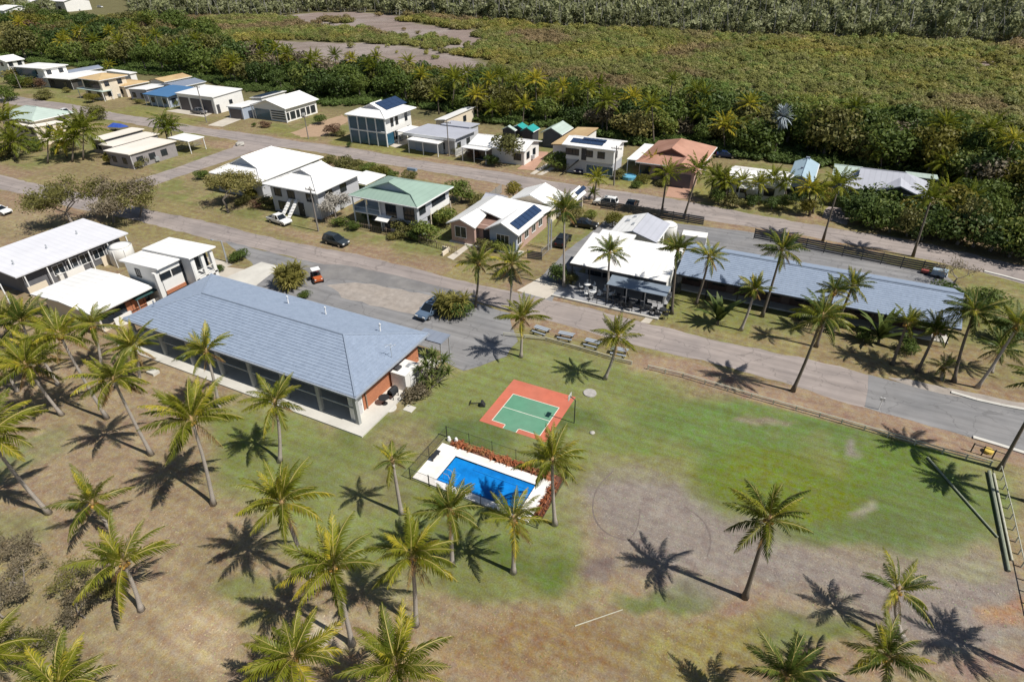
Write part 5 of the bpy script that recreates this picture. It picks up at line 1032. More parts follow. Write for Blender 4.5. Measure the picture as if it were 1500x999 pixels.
# barrier gate at the right corner of the reserve
x, y = P(1448, 668); t = thing('barrier_gate', 'dark steel gate posts with a yellow cap at the corner of the reserve', 'gate', x, y)
for k in range(4): MB().tube([(-1.2+k*.7, -.1*k, 0), (-1.2+k*.7, -.1*k, .9)], .05, 6).build('post', FRAMED, t)
MB().tube([(-1.2, 0, .8), (.9, -.3, .8)], .035, 5).build('rail', FRAMED, t); MB().lathe([(.35, .0), (.36, .25), (.05, .3)], 12, (0, .5)).build('cap', M('yellow paint', (.55, .4, .08), .6), t)

# ------------------------------------------------------------------ picnic tables
def picnic(px, py, lab):
    x, y = P(px, py); t = thing('picnic_table', lab, 'picnic table', x, y, random.uniform(-.1, .1)); t.scale = (.85, .85, .85)
    pl = MB().box(-.95, .95, -.11, .11, 0, .045).build('plank', M('blue grey planks', (.30, .33, .37), .7, .1), data_only=True)
    for k in range(3): link('plank', pl, t, (0, -.25+.25*k, .72))
    for s_ in (-.72, .72): link('plank', pl, t, (0, s_, .43))
    for a in (-.7, .7): MB().extrude([(a, -.75, 0), (a, -.65, 0), (a, -.1, .72), (a, -.2, .72)], (.06, 0, 0)).extrude([(a, .75, 0), (a, .65, 0), (a, .1, .72), (a, .2, .72)], (.06, 0, 0)).box(a+.06, a+.11, -.8, .8, .38, .43).build('leg', FRAMED, t)
for q in (((793, 488), 'picnic table, leftmost, half under a palm crown'), ((829, 496), 'picnic table second from the left along the log rail'), ((868, 507), 'picnic table third from the left, beside the small palm'), ((907, 519), 'picnic table, rightmost, under the fronds of the small palm')): picnic(*q[0], q[1])

# ------------------------------------------------------------------ vehicles
def paint(name, c, metal=.2): return M(name, c, .28, .03, 1, metal=metal, spec=.6)
def vehicle(kind, px, py, rz, label, col, cat):
    x, y = P(px, py); names = {'ute': 'utility_truck', 'wagon': 'station_wagon', 'suv': 'suv', 'sedan': 'parked_car'}
    t = thing(names[kind], label, cat, x, y, rz); L_ = 5.1 if kind == 'ute' else 4.6; W = .9
    t.scale = (.82, .82, .82)
    # side profile (x forward), roof line separate
    if kind == 'ute': body = [(-2.5, .45), (-2.5, 1.0), (-.75, 1.02), (1.05, 1.02), (2.35, .92), (2.5, .75), (2.5, .42)]; cab = [(-.75, 1.02), (-.65, 1.62), (-.4, 1.72), (.5, 1.70), (1.15, 1.04)]
    elif kind == 'sedan': body = [(-2.25, .4), (-2.25, .85), (-2.1, .98), (1.0, .95), (2.05, .82), (2.25, .6), (2.25, .38)]; cab = [(-1.75, .97), (-1.0, 1.42), (.05, 1.44), (.95, .96)]
    else: body = [(-2.3, .42), (-2.32, .9), (-2.2, 1.05), (1.05, 1.02), (2.1, .9), (2.3, .66), (2.3, .4)]; cab = [(-2.2, 1.04), (-1.95, 1.62), (-1.6, 1.72), (.2, 1.70), (1.1, 1.03)]
    def shell(prof, w0, w1, zlo, zhi):
        m = MB(); n = len(prof); f = lambda z: w0+(w1-w0)*max(0, min(1, (z-zlo)/(zhi-zlo)))
        v = [(a, -f(b), b) for a, b in prof]+[(a, f(b), b) for a, b in prof]
        m.mesh(v, [tuple(range(n)), tuple(range(n, 2*n))[::-1]]+[(i, n+i, n+(i+1) % n, (i+1) % n) for i in range(n)]); return m
    shell(body, .84, W, .4, .7).build('body', col, t)
    zc = cab[0][1]; ztop = max(b for a, b in cab)
    g = shell(cab, W-.04, .68, zc, ztop).build('cabin_glass', CARGL, t)
    top = [(a, b) for a, b in cab if b > ztop-.14]; x0_, x1_ = top[0][0]-.03, top[-1][0]+.05
    MB().prism([(x0_, -.70), (x1_, -.68), (x1_, .68), (x0_, .70)], ztop-.02, ztop+.035).build('roof', col, t)
    pm = MB()
    for s_ in (-1, 1):
        for (a, b), (c, d) in ((cab[0], cab[1]), (cab[-1], cab[-2]), ((sum(p[0] for p in cab[1:-1])/len(cab[1:-1]), zc), (sum(p[0] for p in cab[1:-1])/len(cab[1:-1]), ztop))):
            pm.tube([(a, s_*(W-.03), b), (c, s_*.69, d)], .045, 4)
    pm.build('pillar', col, t)
    wh = 1.5 if kind == 'ute' else 1.4
    for a in (-wh, wh):
        for s_ in (-1, 1):
            o = MB().tube([(a, s_*.68, .34), (a, s_*.92, .34)], .34, 14).build('wheel', TYRE, t); MB().tube([(a, s_*.9, .34), (a, s_*.935, .34)], .2, 10).build('rim', CHROME, o)
    xf, xr = body[-1][0], body[0][0]
    for s_ in (-.62, .62):
        MB().box(xf-.16, xf+.015, s_-.2, s_+.2, .62, .78).build('headlight', LAMP, t); MB().box(xr-.015, xr+.06, s_-.16, s_+.16, .72, .95).build('tail_light', TAIL, t)
        MB().box(.75, .95, s_*1.62-.08, s_*1.62+.08, 1.0, 1.14).build('mirror', col, t)
    MB().box(xf-.05, xf+.03, -.75, .75, .36, .55).build('bumper', FRAMED, t); MB().box(xr-.03, xr+.05, -.75, .75, .4, .58).build('bumper', FRAMED, t)
    if kind == 'ute': MB().box(-2.42, -.85, -.78, .78, .8, 1.025).build('tray', FRAMED, t)
    if kind in ('suv', 'wagon'):
        for s_ in (-.6, .6): MB().tube([(-1.6, s_, ztop+.08), (.2, s_, ztop+.08)], .025, 4).build('roof_rail', FRAMED, t)
        if kind == 'suv': MB().box(-.3, .2, -.35, .35, ztop+.036, ztop+.045).build('sunroof', CARGL, t)
wp, dk_, bl = paint('white car paint', (.78, .78, .77), 0), paint('black car paint', (.015, .016, .018)), paint('steel blue car paint', (.16, .23, .33), .4)
vehicle('ute', 410, 327, -.12, 'white dual cab ute parked on the verge by the stairs house', wp, 'ute')
vehicle('wagon', 493, 358, -.05, 'dark grey station wagon parked at the edge of the near street', paint('dark grey green car paint', (.05, .065, .075), .4), 'car')
vehicle('suv', 631, 460, -math.pi/2-.08, 'steel blue suv parked next to the palm clump in the hall car park', bl, 'suv')
vehicle('suv', 887, 301, math.pi+.05, 'white four wheel drive parked beside the rear street', wp, 'four wheel drive')
vehicle('sedan', 925, 304, math.pi/2, 'dark green car next to the white four wheel drive', paint('dark green car paint', (.02, .035, .032)), 'car')
vehicle('suv', 825, 357, math.pi/2+.1, 'black suv parked beside the restaurant drive', dk_, 'suv')
vehicle('sedan', 2, 313, .1, 'white car cut by the left edge of the photo', wp, 'car')
vehicle('ute', 96, 168, .1, 'white ute parked by the grey green hip roof at the left', wp, 'ute')
vehicle('ute', 292, 167, .1, 'grey ute parked in front of the triple garage', paint('grey car paint', (.2, .2, .22), .4), 'ute')
vehicle('sedan', 851, 252, -math.pi/2, 'dark car parked in front of the white house with solar strips', paint('navy car paint', (.02, .02, .04)), 'car')
vehicle('sedan', 1063, 231, .2, 'dark blue car in the shade right of the terracotta house', paint('dark blue car paint', (.02, .04, .12)), 'car')
vehicle('suv', 147, 12, .2, 'tiny far white car in the paddock at the top left', wp, 'car')
vehicle('sedan', 857, 333, .1, 'dark car half hidden at the back of the restaurant drive', dk_, 'car')
# orange ride-on buggy with white canopy
x, y = P(465, 411); t = thing('farm_buggy', 'orange utility buggy with white canopy parked by the golden pandanus', 'buggy', x, y, -.6); t.scale = (.85, .85, .85); og = M('orange paint', (.42, .10, .03), .4)
MB().prism([(-1.2, -.65), (1.2, -.6), (1.2, .6), (-1.2, .65)], .4, .62).build('body', og, t); MB().extrude([(.45, -.6, .62), (.5, -.6, .95), (1.2, -.55, .85), (1.25, -.55, .62)], (0, 1.15, 0)).build('bonnet', og, t); MB().box(-1.2, -.35, -.62, .62, .62, .95).build('tray', M('dark maroon box', (.12, .04, .04), .6), t)
MB().box(-.25, .25, -.55, .55, .62, .78).build('seat', FRAMED, t); MB().box(-.32, -.22, -.55, .55, .78, 1.15).build('backrest', FRAMED, t); MB().box(-.55, .6, -.6, .6, 1.85, 1.92).build('canopy', FRAMEW, t)
for a in (-.45, .5):
    for b in (-.52, .52): post(t, a, b, .6, 1.85, .025, FRAMED)
for a in (-.85, .9):
    for b in (-.62, .62): o = MB().tube([(a, b-.1, .3), (a, b+.1, .3)], .3, 12).build('wheel', TYRE, t); MB().tube([(a, b-.11, .3), (a, b+.11, .3)], .14, 8).build('rim', CHROME, o)
for b in (-.45, .45): MB().box(1.2, 1.27, b-.1, b+.1, .66, .78).build('headlight', LAMP, t)
# boat trailer at the corner of the motel yard; blue covered boat at the left; blue bin
x, y = P(1368, 404); t = thing('flatbed_trailer', 'blue grey trailer with red machine by the bare bush behind the motel', 'trailer', x, y, -.2); t.scale = (.65, .65, .65)
MB().box(-.6, 2.0, -.9, .9, .5, .62).build('deck', GREYR, t); MB().box(-.5, 1.9, -.85, .85, .62, 1.5).build('crate', M('blue grey crate', (.3, .38, .45), .5), t); MB().box(-2.2, -1.0, -.5, .5, .3, .8).build('motor', M('dull red machine', (.3, .08, .07), .6), t); MB().tube([(-2.0, 0, .8), (-1.4, 0, 1.5)], .05).build('handle', STEEL, t); MB().box(-1.0, -.6, -.06, .06, .45, .55).build('drawbar', STEEL, t)
for b in (-.95, .95): MB().tube([(.7, b-.08, .32), (.7, b+.08, .32)], .32, 12).build('wheel', TYRE, t)
for a in (-2.0, -1.2): MB().tube([(a, -.55, .2), (a, .55, .2)], .2, 10).build('wheel', TYRE, t)
x, y = P(177, 192); t = thing('covered_boat', 'boat under a bright blue cover behind the cream villas', 'boat', x, y, .15)
MB().mesh([(-2.6, -.9, .9), (-2.6, .9, .9), (1.2, .95, .95), (2.8, 0, 1.1), (1.2, -.95, .95), (-2.5, -.6, .4), (-2.5, .6, .4), (1.0, .6, .4), (2.2, 0, .5), (1.0, -.6, .4)], [(0, 1, 6, 5), (1, 2, 7, 6), (2, 3, 8, 7), (3, 4, 9, 8), (4, 0, 5, 9), (5, 6, 7, 8, 9)]).build('hull', WWALL, t)
MB().mesh([(-2.65, -.95, .92), (-2.65, .95, .92), (1.2, 1, .97), (2.85, 0, 1.12), (1.2, -1, .97), (-1.5, 0, 1.7), (.8, 0, 1.6)], [(0, 5, 1), (1, 5, 6, 2), (2, 6, 3), (3, 6, 4), (4, 6, 5, 0), (0, 1, 2, 3, 4)]).build('cover', M('bright blue cover', (.04, .09, .38), .6, .3, 2), t)
for b in (-.7, .7): MB().tube([(-.6, b-.08, .3), (-.6, b+.08, .3)], .3, 10).build('wheel', TYRE, t)
x, y = P(921, 262); t = thing('blue_shade_frame', 'small pale blue children pool frame beside the terracotta house', 'paddling pool', x, y); MB().lathe([(1.2, 0), (1.25, .55), (1.15, .6), (1.1, .5), (1.1, .45)], 14).build('wall', M('pale blue liner', (.12, .35, .5), .5), t)
x, y = P(352, 213); 
def boulder(x, y, s, lab, cat='rock', mat=None, seed=1):
    r = random.Random(seed); m = MB().lathe([(.8, 0), (1, .3), (.75, .65), (.3, .8)], 9); m.v = [(a*s*(1+.25*r.uniform(-1, 1)), b*s*(1+.25*r.uniform(-1, 1)), c*s*.8) for a, b, c in m.v]
    return tag(m.build('boulder', mat or M('pale boulder', (.42, .40, .36), .9, .2, 2), None, False, (x, y, 0)), lab, cat)
boulder(*P(352, 213), 1.0, 'pale boulder on the grass corner of the cross street')
boulder(*P(868, 634), .22, 'small pale rock on the lawn below the basketball pole', seed=3)
for k, (px, py) in enumerate(((845, 243), (838, 241), (832, 244), (826, 239), (850, 239))): boulder(*P(px, py), .45, 'pale boulder in the rockery under the white house with solar strips', seed=4+k)['group'] = 'rockery boulders'

# ------------------------------------------------------------------ palms
FROND = leafmat('palm frond', (.075, .11, .014), (.26, .27, .026), (.56, .46, .05), .42, rough=.42)
FRONDG = leafmat('green palm frond', (.045, .08, .016), (.105, .145, .026), (.24, .23, .04), .34, rough=.42)
FRONDD = leafmat('dry palm frond', (.16, .09, .035), (.30, .18, .07), None, .2)
RACH = M('frond midrib', (.34, .28, .09), .6, .1)
TRUNK = M('palm trunk', (.36, .32, .28), .9, .2, 2, bump=.5, bscale=14, stripe=2, sper=.16, samt=.35)
TRUNKD = M('dark palm trunk', (.15, .125, .10), .9, .2, 2, bump=.5, bscale=14, stripe=2, sper=.16, samt=.35)
NUT = M('coconut husk', (.38, .22, .05), .6, .2, 4); BOOT = M('crown shaft fibre', (.30, .20, .10), .9, .25, 5)
def frond_mesh(seed, e0, k, pairs=30, wid=.047, leaf=None, name='frond', droop=.5, rach=True):
    r = random.Random(seed); n = 9; pts = []; p = np.array([.0, 0, 0]); s_ = 1/n; side = r.uniform(-.12, .12)
    for i in range(n+1):
        pts.append(p.copy()); s = i/n; e = e0-k*s**1.25
        p = p+np.array([math.cos(e), side*s, math.sin(e)])*s_
    pts = np.array(pts); m = MB()
    def at(s):
        f = min(s*n, n-1e-6); i = int(f); t = pts[i+1]-pts[i]; t = t/np.linalg.norm(t); return pts[i]+(pts[i+1]-pts[i])*(f-i), t
    if rach: m.tube(list(pts[::1]), [.014-.011*i/n for i in range(n+1)], 3, False)
    nr = len(m.f)
    for j in range(pairs):
        s = .13+.87*(j+.5)/pairs; c, t = at(s); l = .215*max(.18, math.sin(math.pi*min(1, s*.80+.17)))**.75
        up = np.cross(np.cross(t, [0, 0, 1.]), t); up /= np.linalg.norm(up)+1e-9; sd = np.cross(t, up)
        for q in (-1, 1):
            sw = .45+.7*s+r.uniform(-.12, .12); dr = droop*(.5+.6*s)+r.uniform(-.22, .22)
            d = sd*q*math.cos(sw)*math.cos(dr)+t*math.sin(sw)-up*math.sin(dr)*.8; d /= np.linalg.norm(d); ll = l*r.uniform(.85, 1.1)
            wv = t*wid*.5*(1 if s < .85 else .7); mid = c+d*ll*.55+np.array([0, 0, .012]); tip = c+d*ll-np.array([0, 0, ll*.22])
            m.mesh([c-wv*.5, c+wv*.5, mid+wv*.55, tip, mid-wv*.55], [(0, 1, 2, 3, 4)])
    me = m.build(name, leaf, data_only=True); me.materials.append(RACH)
    mi = np.zeros(len(me.polygons), np.int32); mi[:nr] = 1; me.polygons.foreach_set('material_index', mi); return me
CLS = [(1.40, .55), (1.08, .9), (.72, 1.1), (.32, 1.0), (-.12, .8), (-.7, .5)]
FM = {(c, v, g): frond_mesh(c*7+v*3+g, CLS[c][0], CLS[c][1], leaf=(FROND, FRONDG)[g], droop=.35+.1*c) for c in range(5) for v in range(3) for g in range(2)}
FD = [frond_mesh(90+v, CLS[5][0], CLS[5][1], 18, .05, FRONDD, 'dry_frond', 1.0) for v in range(2)]
NUTM = MB().lathe([(.02, -.14), (.1, -.08), (.12, 0), (.08, .1), (.02, .13)], 7).build('coconut', NUT, data_only=True, smooth=True)
SH = (-.64, .35)
def crown_point(base, cr):
    b = np.array(P(*base)); g = np.array(P(*cr)); bh, bd = 4, 9e9
    for h in np.arange(1.0, 14, .05):
        d = np.linalg.norm((1-h/HC)*g-b)+abs(h-6)*.02
        if d < bd: bd, bh = d, h
    c = (1-bh/HC)*g; return b, c, bh
PALMS = []
def palm(base, cr, L, label, n=24, g=0, dark=False, nuts=-1, dry=-1, up=.5, name='coconut_palm', group='coconut palms', bend=.35, r0=.15):
    b, c, h = crown_point(base, cr); rr = random.Random(int(base[0]*13+base[1]*7+cr[0]))
    sag = rr.choice((-.08, .0, .08, .2)); n = int(max(15, n*1.15+rr.randint(-5, 4))); L = L*rr.uniform(.96, 1.1); up += rr.uniform(-.1, .25); miss = rr.random()*6.28; tilt = Matrix.Rotation(rr.uniform(-.2, .2), 4, 'X') @ Matrix.Rotation(rr.uniform(-.2, .2), 4, 'Y')
    t = thing(name, label, 'palm tree', b[0], b[1], group=group); dx, dy = c[0]-b[0], c[1]-b[1]
    pts = []; rad = []
    for i in range(11):
        s = i/10; q = s*(1-bend)+bend*(s**.55 if True else s); k = s+bend*(math.sin(math.pi*s)*.45)
        pts.append((dx*k, dy*k, h*s)); rad.append((r0+.11*math.exp(-s*18)-.055*s)*(1+.25*(s > .93)))
    MB().tube(pts, rad, 8).build('trunk', TRUNKD if dark else TRUNK, t, True)
    cx, cy, cz = pts[-1]
    MB().lathe([(.09, -.25), (.17, -.05), (.14, .15), (.05, .5)], 8).build('crown_shaft', BOOT, t, True, (cx, cy, cz))
    a0 = rr.random()*6.28
    for i in range(n):
        f = (i+.5)/n; cl = 0 if f < .2 else 1 if f < .46 else 2 if f < .70 else 3 if f < .9 else 4
        if rr.random() < (up-.5): cl = max(0, cl-1)
        a = a0+i*2.39996+rr.uniform(-.25, .25); s = L*rr.uniform(.84, 1.08)*(.86 if cl == 0 else 1)
        if abs((a-miss+3.14) % 6.28-3.14) < .22 and cl > 1: continue
        o = link('frond', FM[(cl, rr.randrange(3), 1 if rr.random() < g else 0)], t)
        o.matrix_local = Matrix.Translation((cx+.06*math.cos(a), cy+.06*math.sin(a), cz+.12*(1-f))) @ tilt @ Matrix.Rotation(a, 4, 'Z') @ Matrix.Rotation(rr.uniform(-.2, .2)+sag, 4, 'Y') @ Matrix.Rotation(rr.uniform(-.45, .45), 4, 'X') @ Matrix.Scale(s, 4)
    if dry < 0: dry = rr.choice((1, 2, 2, 4))
    if nuts < 0: nuts = rr.choice((0, 0, 4, 6))
    for i in range(dry):
        link('dry_frond', FD[i % 2], t, (cx, cy, cz-.08), (0, 0, rr.random()*6.28), L*rr.uniform(.65, .85))
    for i in range(nuts): a = i*6.28/nuts; link('coconut', NUTM, t, (cx+.2*math.cos(a), cy+.2*math.sin(a), cz-.12-.1*(i % 2)))
    PALMS.append((label, round(h, 1), round(math.hypot(dx, dy), 1)))
    return t
Q = [  # base, crown, frond length, label, options
 ((72, 752), (-18, 640), 3.4, 'leaning coconut palm at the left edge with its crown half outside the photo', {}),
 ((207, 893), (181, 824), 3.0, 'short coconut palm with open yellow fronds on bare ground at the lower left', dict(n=18)),
 ((313, 739), (281, 616), 3.5, 'large golden coconut palm in front of the left end of the hall', dict(n=30, up=.75)),
 ((222, 666), (166, 556), 3.0, 'slender leaning palm left of the large golden one', {}),
 ((157, 613), (88, 492), 3.0, 'thick trunked palm leaning left with a bunch of orange nuts', dict(nuts=9)),
 ((91, 608), (39, 536), 2.9, 'palm with orange nuts in the left grove beside the thick trunked one', dict(nuts=5)),
 ((26, 573), (6, 540), 2.8, 'short palm at the left edge of the grove', {}),
 ((86, 564), (56, 514), 2.8, 'thin straight palm in the middle of the left grove', {}),
 ((44, 540), (32, 471), 3.1, 'palm nearest the long holiday units in the left grove', dict(g=.6)),
 ((150, 545), (135, 478), 2.6, 'palm in front of the low white unit', dict(g=.5)),
 ((205, 560), (196, 509), 2.9, 'palm with an orange frond at the left end of the hall', dict(dry=3, g=.3)),
 ((20, 505), (3, 470), 3.0, 'palm cut by the left edge below the holiday units', {}),
 ((160, 772), (136, 736), 3.0, 'very short palm standing alone on dry grass at the left', dict(n=17)),
 ((410, 676), (403, 590), 2.8, 'palm standing on the lawn before the middle of the hall', dict(dry=3)),
 ((322, 602), (302, 515), 2.5, 'palm rising in front of the hall columns', dict(g=.3, nuts=3)),
 ((457, 847), (413, 737), 2.9, 'palm bending left on the lawn between hall and foreground', dict(n=22)),
 ((516, 943), (489, 830), 3.0, 'foreground palm with a curved pale trunk left of the centre', {}),
 ((588, 752), (575, 676), 1.8, 'slim palm with a small tufted crown left of the pool', dict(n=16, up=.9, g=.2)),
 ((609, 915), (603, 815), 2.8, 'foreground palm with hanging dry fronds at the centre', dict(dry=4)),
 ((662, 827), (659, 748), 2.5, 'palm beside the near left corner of the pool', dict(g=.3, n=21)),
 ((752, 838), (752, 763), 2.4, 'palm in front of the near side of the pool', dict(n=19)),
 ((452, 1030), (430, 963), 2.8, 'palm with broad crown at the bottom edge left of the centre', dict(n=28)),
 ((592, 1050), (580, 975), 2.8, 'palm with broad crown at the bottom edge near the centre', dict(n=28)),
 ((813, 768), (809, 676), 2.6, 'bushy palm over the right end of the pool', dict(n=26, dry=4)),
 ((1091, 875), (1126, 762), 2.6, 'lone leaning palm on the grey dirt at the right', dict(g=.6, dark=True)),
 ((1322, 935), (1314, 866), 2.3, 'palm with sparse fronds on the grey dirt, upper of two', dict(g=.7, n=15)),
 ((1322, 1046), (1300, 962), 2.5, 'dense green palm at the bottom edge at the right', dict(g=.8, dark=True)),
 ((1165, 1070), (1152, 990), 2.3, 'dark green palm cut by the bottom edge', dict(g=1)),
 ((100, 1085), (85, 1010), 2.8, 'big palm crown cut by the bottom left edge', dict(n=30)),
 ((-30, 1030), (-22, 955), 2.6, 'palm crown cut by the bottom left corner', dict(n=26)),
 ((1560, 1010), (1590, 900), 2.6, 'palm beyond the right edge whose shadow falls on the dirt', dict(g=.6)),
 ((696, 450), (701, 386), 2.5, 'dark trunked palm beside the suv palm clump, left of a pair', dict(g=.5, dark=True)),
 ((747, 455), (750, 388), 2.6, 'palm at the kerb, right of a pair by the restaurant drive', dict(dry=3, g=.3)),
 ((763, 523), (765, 466), 2.6, 'full crowned palm at the end of the picnic rail', dict(n=26, nuts=4)),
 ((886, 555), (905, 494), 2.4, 'small palm shading the picnic tables', dict(n=24)),
 ((826, 421), (827, 309), 2.6, 'tall palm at the left corner of the restaurant terrace', dict(g=.6, nuts=4)),
 ((890, 439), (893, 371), 2.3, 'palm standing in front of the white restaurant roof', dict(g=.7)),
 ((984, 460), (993, 367), 2.5, 'tall palm at the right corner of the restaurant roof', dict(g=.8, dark=True)),
 ((1019, 446), (1039, 377), 2.2, 'palm in front of the left end of the motel', dict(dry=4, g=.4, dark=True)),
 ((1085, 484), (1106, 426), 2.0, 'small palm on the verge before the motel', dict(g=.4)),
 ((1116, 464), (1145, 367), 2.7, 'tall palm against the grey motel car park', dict(dry=2, g=.5, dark=True)),
 ((1218, 489), (1248, 420), 2.3, 'palm with orange dead fronds against the motel roof', dict(dry=4, g=.6, dark=True)),
 ((1195, 508), (1222, 428), 2.2, 'palm close behind the one with orange dead fronds', dict(g=.8, dark=True)),
 ((1161, 573), (1204, 465), 2.7, 'tall palm leaning over the near street, base by the log rail', dict(nuts=4, g=.6, dark=True)),
 ((1307, 534), (1329, 474), 2.0, 'small palm with a yellow head in front of the motel', dict(g=.5, dark=True)),
 ((1344, 544), (1371, 486), 2.2, 'palm right of the yellow headed one before the motel', dict(g=.9, dark=True)),
 ((1380, 556), (1382, 538), 1.6, 'low young palm on the verge at the right end of the motel', dict(g=1, n=12)),
 ((1397, 559), (1427, 458), 2.6, 'tall palm with spreading green crown at the right end of the motel', dict(g=.9, dark=True)),
 ((1431, 568), (1490, 478), 2.7, 'strongly leaning palm at the right edge of the street', dict(g=.7)),
 ((1452, 545), (1466, 512), 2.2, 'short dark palm between the two big leaning ones at the right', dict(g=1)),
 ((1464, 688), (1532, 566), 2.7, 'leaning trunk at the corner of the reserve, crown beyond the right edge', dict(g=.7, dark=True)),
 ((1505, 735), (1560, 640), 2.6, 'palm beyond the right edge shading the corner of the reserve', dict(g=.7)),
]
for b_, c_, l_, lab, kw in Q: palm(b_, c_, l_, lab, **kw)
# rear palms: far enough that a crown reads as one piece
def crown_mesh(seed, n, pairs, mats, droop=0., wid=.11):
    r = random.Random(seed); V, F = [], []
    for i in range(n):
        f = (i+.5)/n; cl = 0 if f < .14 else 1 if f < .36 else 2 if f < .6 else 3 if f < .84 else 4
        me = frond_mesh(seed*31+i, CLS[cl][0]-droop, CLS[cl][1]+droop*.5, pairs, wid, None, 'tmp', .4, False); a = i*2.39996+r.uniform(-.3, .3); s = r.uniform(.85, 1.08)
        for v in me.vertices: V.append((s*(v.co.x*math.cos(a)-v.co.y*math.sin(a)), s*(v.co.x*math.sin(a)+v.co.y*math.cos(a)), s*v.co.z))
        o = len(V)-len(me.vertices); F += [tuple(k+o for k in p.vertices) for p in me.polygons]; bpy.data.meshes.remove(me)
    m = MB(); m.v, m.f = V, F; return m.build('crown', mats, data_only=True)
CM = [crown_mesh(k, 22, 12, FROND) for k in range(4)]; CMD = crown_mesh(9, 24, 11, FRONDG, .55)
BISM = leafmat('silver palm leaf', (.22, .255, .28), (.36, .41, .44), None, .1)
def rear_palm(base, cr, L, label, k=0, crown=None, nm='coconut_palm', group='rear palms'):
    b, c, h = crown_point(base, cr); t = thing(nm, label, 'palm tree', b[0], b[1], group=group); dx, dy = c[0]-b[0], c[1]-b[1]
    MB().tube([(dx*s, dy*s, h*s) for s in (0, .25, .5, .75, 1)], [.24, .15, .13, .12, .12], 6).build('trunk', TRUNKD, t, True)
    link('crown', crown or CM[k % 4], t, (dx, dy, h), (random.uniform(-.15, .15), random.uniform(-.15, .15), random.random()*6), L*1.15)
for i, q in enumerate([((870, 300), (874, 262), 2.0, 'thin young palm on the verge by the parked four wheel drive'), ((870, 275), (869, 283), 1.2, 'tiny palm at the foot of the thin young one'), ((969, 314), (977, 256), 2.3, 'left of two tall palms in front of the red paved drive'), ((1001, 321), (1023, 250), 2.6, 'right of two tall palms in front of the red paved drive'),
    ((1205, 354), (1229, 272), 2.6, 'tall palm standing before the pink drive and the grey house'), ((1337, 376), (1364, 292), 2.6, 'tall palm with broken fronds before the hedge trees'), ((957, 258), (957, 238), 2.2, 'palm against the terracotta roof'), ((1094, 292), (1088, 266), 2.0, 'left palm in the row before the low white house'), ((1134, 296), (1133, 262), 2.2, 'right palm in the row before the low white house'), ((1190, 313), (1196, 284), 2.4, 'yellow palm clump by the pale blue gable'), ((1040, 290), (1046, 260), 2.3, 'yellow green palm right of the terracotta garage'), ((1062, 298), (1066, 268), 2.3, 'green palm beside the yellow green one at the terracotta house'),
    ((1195, 232), (1196, 208), 2.4, 'palm rising behind the pale blue gable'), ((1098, 225), (1081, 180), 3.4, 'tall palm with drooping crown in the tree belt behind the terracotta house'), ((889, 200), (889, 150), 3.0, 'palm with an orange frond above the tree belt, left of three'), ((928, 195), (927, 145), 2.8, 'palm above the tree belt, middle of three'), ((958, 215), (955, 155), 2.8, 'palm above the tree belt, right of three'), ((662, 165), (666, 118), 3.4, 'palm with a yellow skirt rising from the belt above the cream shed'), ((550, 140), (550, 104), 3.0, 'palm with orange fronds above the belt behind the blue glass house'), ((643, 168), (641, 140), 2.6, 'light green palm just behind the long cream shed'), ((720, 180), (722, 160), 2.6, 'palm in the belt behind the white bungalow'), ((765, 185), (768, 155), 2.6, 'palm in the belt behind the three small sheds'), ((1470, 290), (1470, 245), 3.0, 'palm in the dark trees at the right edge'), ((1475, 300), (1440, 268), 2.4, 'small palm left of the one at the right edge'), ((840, 180), (838, 140), 2.8, 'palm in the belt above the grey green gable'),
    ((122, 235), (122, 192), 4.5, 'big palm in front of the cream villa wing'), ((98, 232), (93, 205), 3.4, 'smaller palm left of the big one by the cream villa wing'), ((247, 212), (238, 176), 3.2, 'shaggy palm standing by the rear street at the villas'), ((14, 226), (6, 180), 4.4, 'upper palm at the left edge by the grey green roof'), ((22, 235), (20, 210), 4.0, 'lower palm at the left edge by the grey green roof'), ((40, 55), (38, 42), 3.0, 'far palm in the trees at the top left'), ((152, 120), (160, 96), 2.0, 'far palm in the trees behind the tan roofs')]): rear_palm(*q, k=i, crown=CMD if 'drooping' in q[3] or 'shaggy' in q[3] else None)

# ------------------------------------------------------------------ broadleaf trees, shrubs
def leafcloud(seed, lobes, n, size, rx=1., rz=.8, fill=.25, mat=None, name='crown', flat=0.):
    """many small leaf faces spread over overlapping lobes"""
    r = np.random.default_rng(seed); cs = []; 
    for i in range(lobes):
        a = r.random()*6.28; q = math.sqrt(r.random())*.62; z = (r.random()-.35)*.62*rz*2*(1-q*.6); cs.append((q*rx*math.cos(a), q*rx*math.sin(a), z, (.30+.26*r.random())*rx))
    cs = np.array(cs); k = r.integers(0, lobes, n); d = r.normal(size=(n, 3)); d[:, 2] = d[:, 2]*.8+.25; d /= np.linalg.norm(d, axis=1)[:, None]
    rad = cs[k, 3]*np.where(r.random(n) < fill, r.random(n)**.5, .86+.22*r.random(n)); c = cs[k, :3]+d*rad[:, None]*np.array([1, 1, .8])
    nn = d+r.normal(size=(n, 3))*(.55-.2*flat)+np.array([0, 0, flat]); nn /= np.linalg.norm(nn, axis=1)[:, None]
    a = np.cross(nn, r.normal(size=(n, 3))); a /= np.linalg.norm(a, axis=1)[:, None]; b = np.cross(nn, a); s = size*(.6+.8*r.random(n))[:, None]
    V = np.stack([c-a*s, c-b*s*.55, c+a*s, c+b*s*.55], 1).reshape(-1, 3); F = np.arange(4*n).reshape(n, 4)
    me = bpy.data.meshes.new(name); fast_mesh(me, V, F)
    if mat: me.materials.append(mat)
    return me
DARKL = leafmat('dark belt leaf', (.03, .055, .013), (.085, .125, .028), (.17, .20, .045), .25)
MIDL = leafmat('mid green leaf', (.05, .085, .016), (.13, .17, .033), (.25, .26, .055), .3)
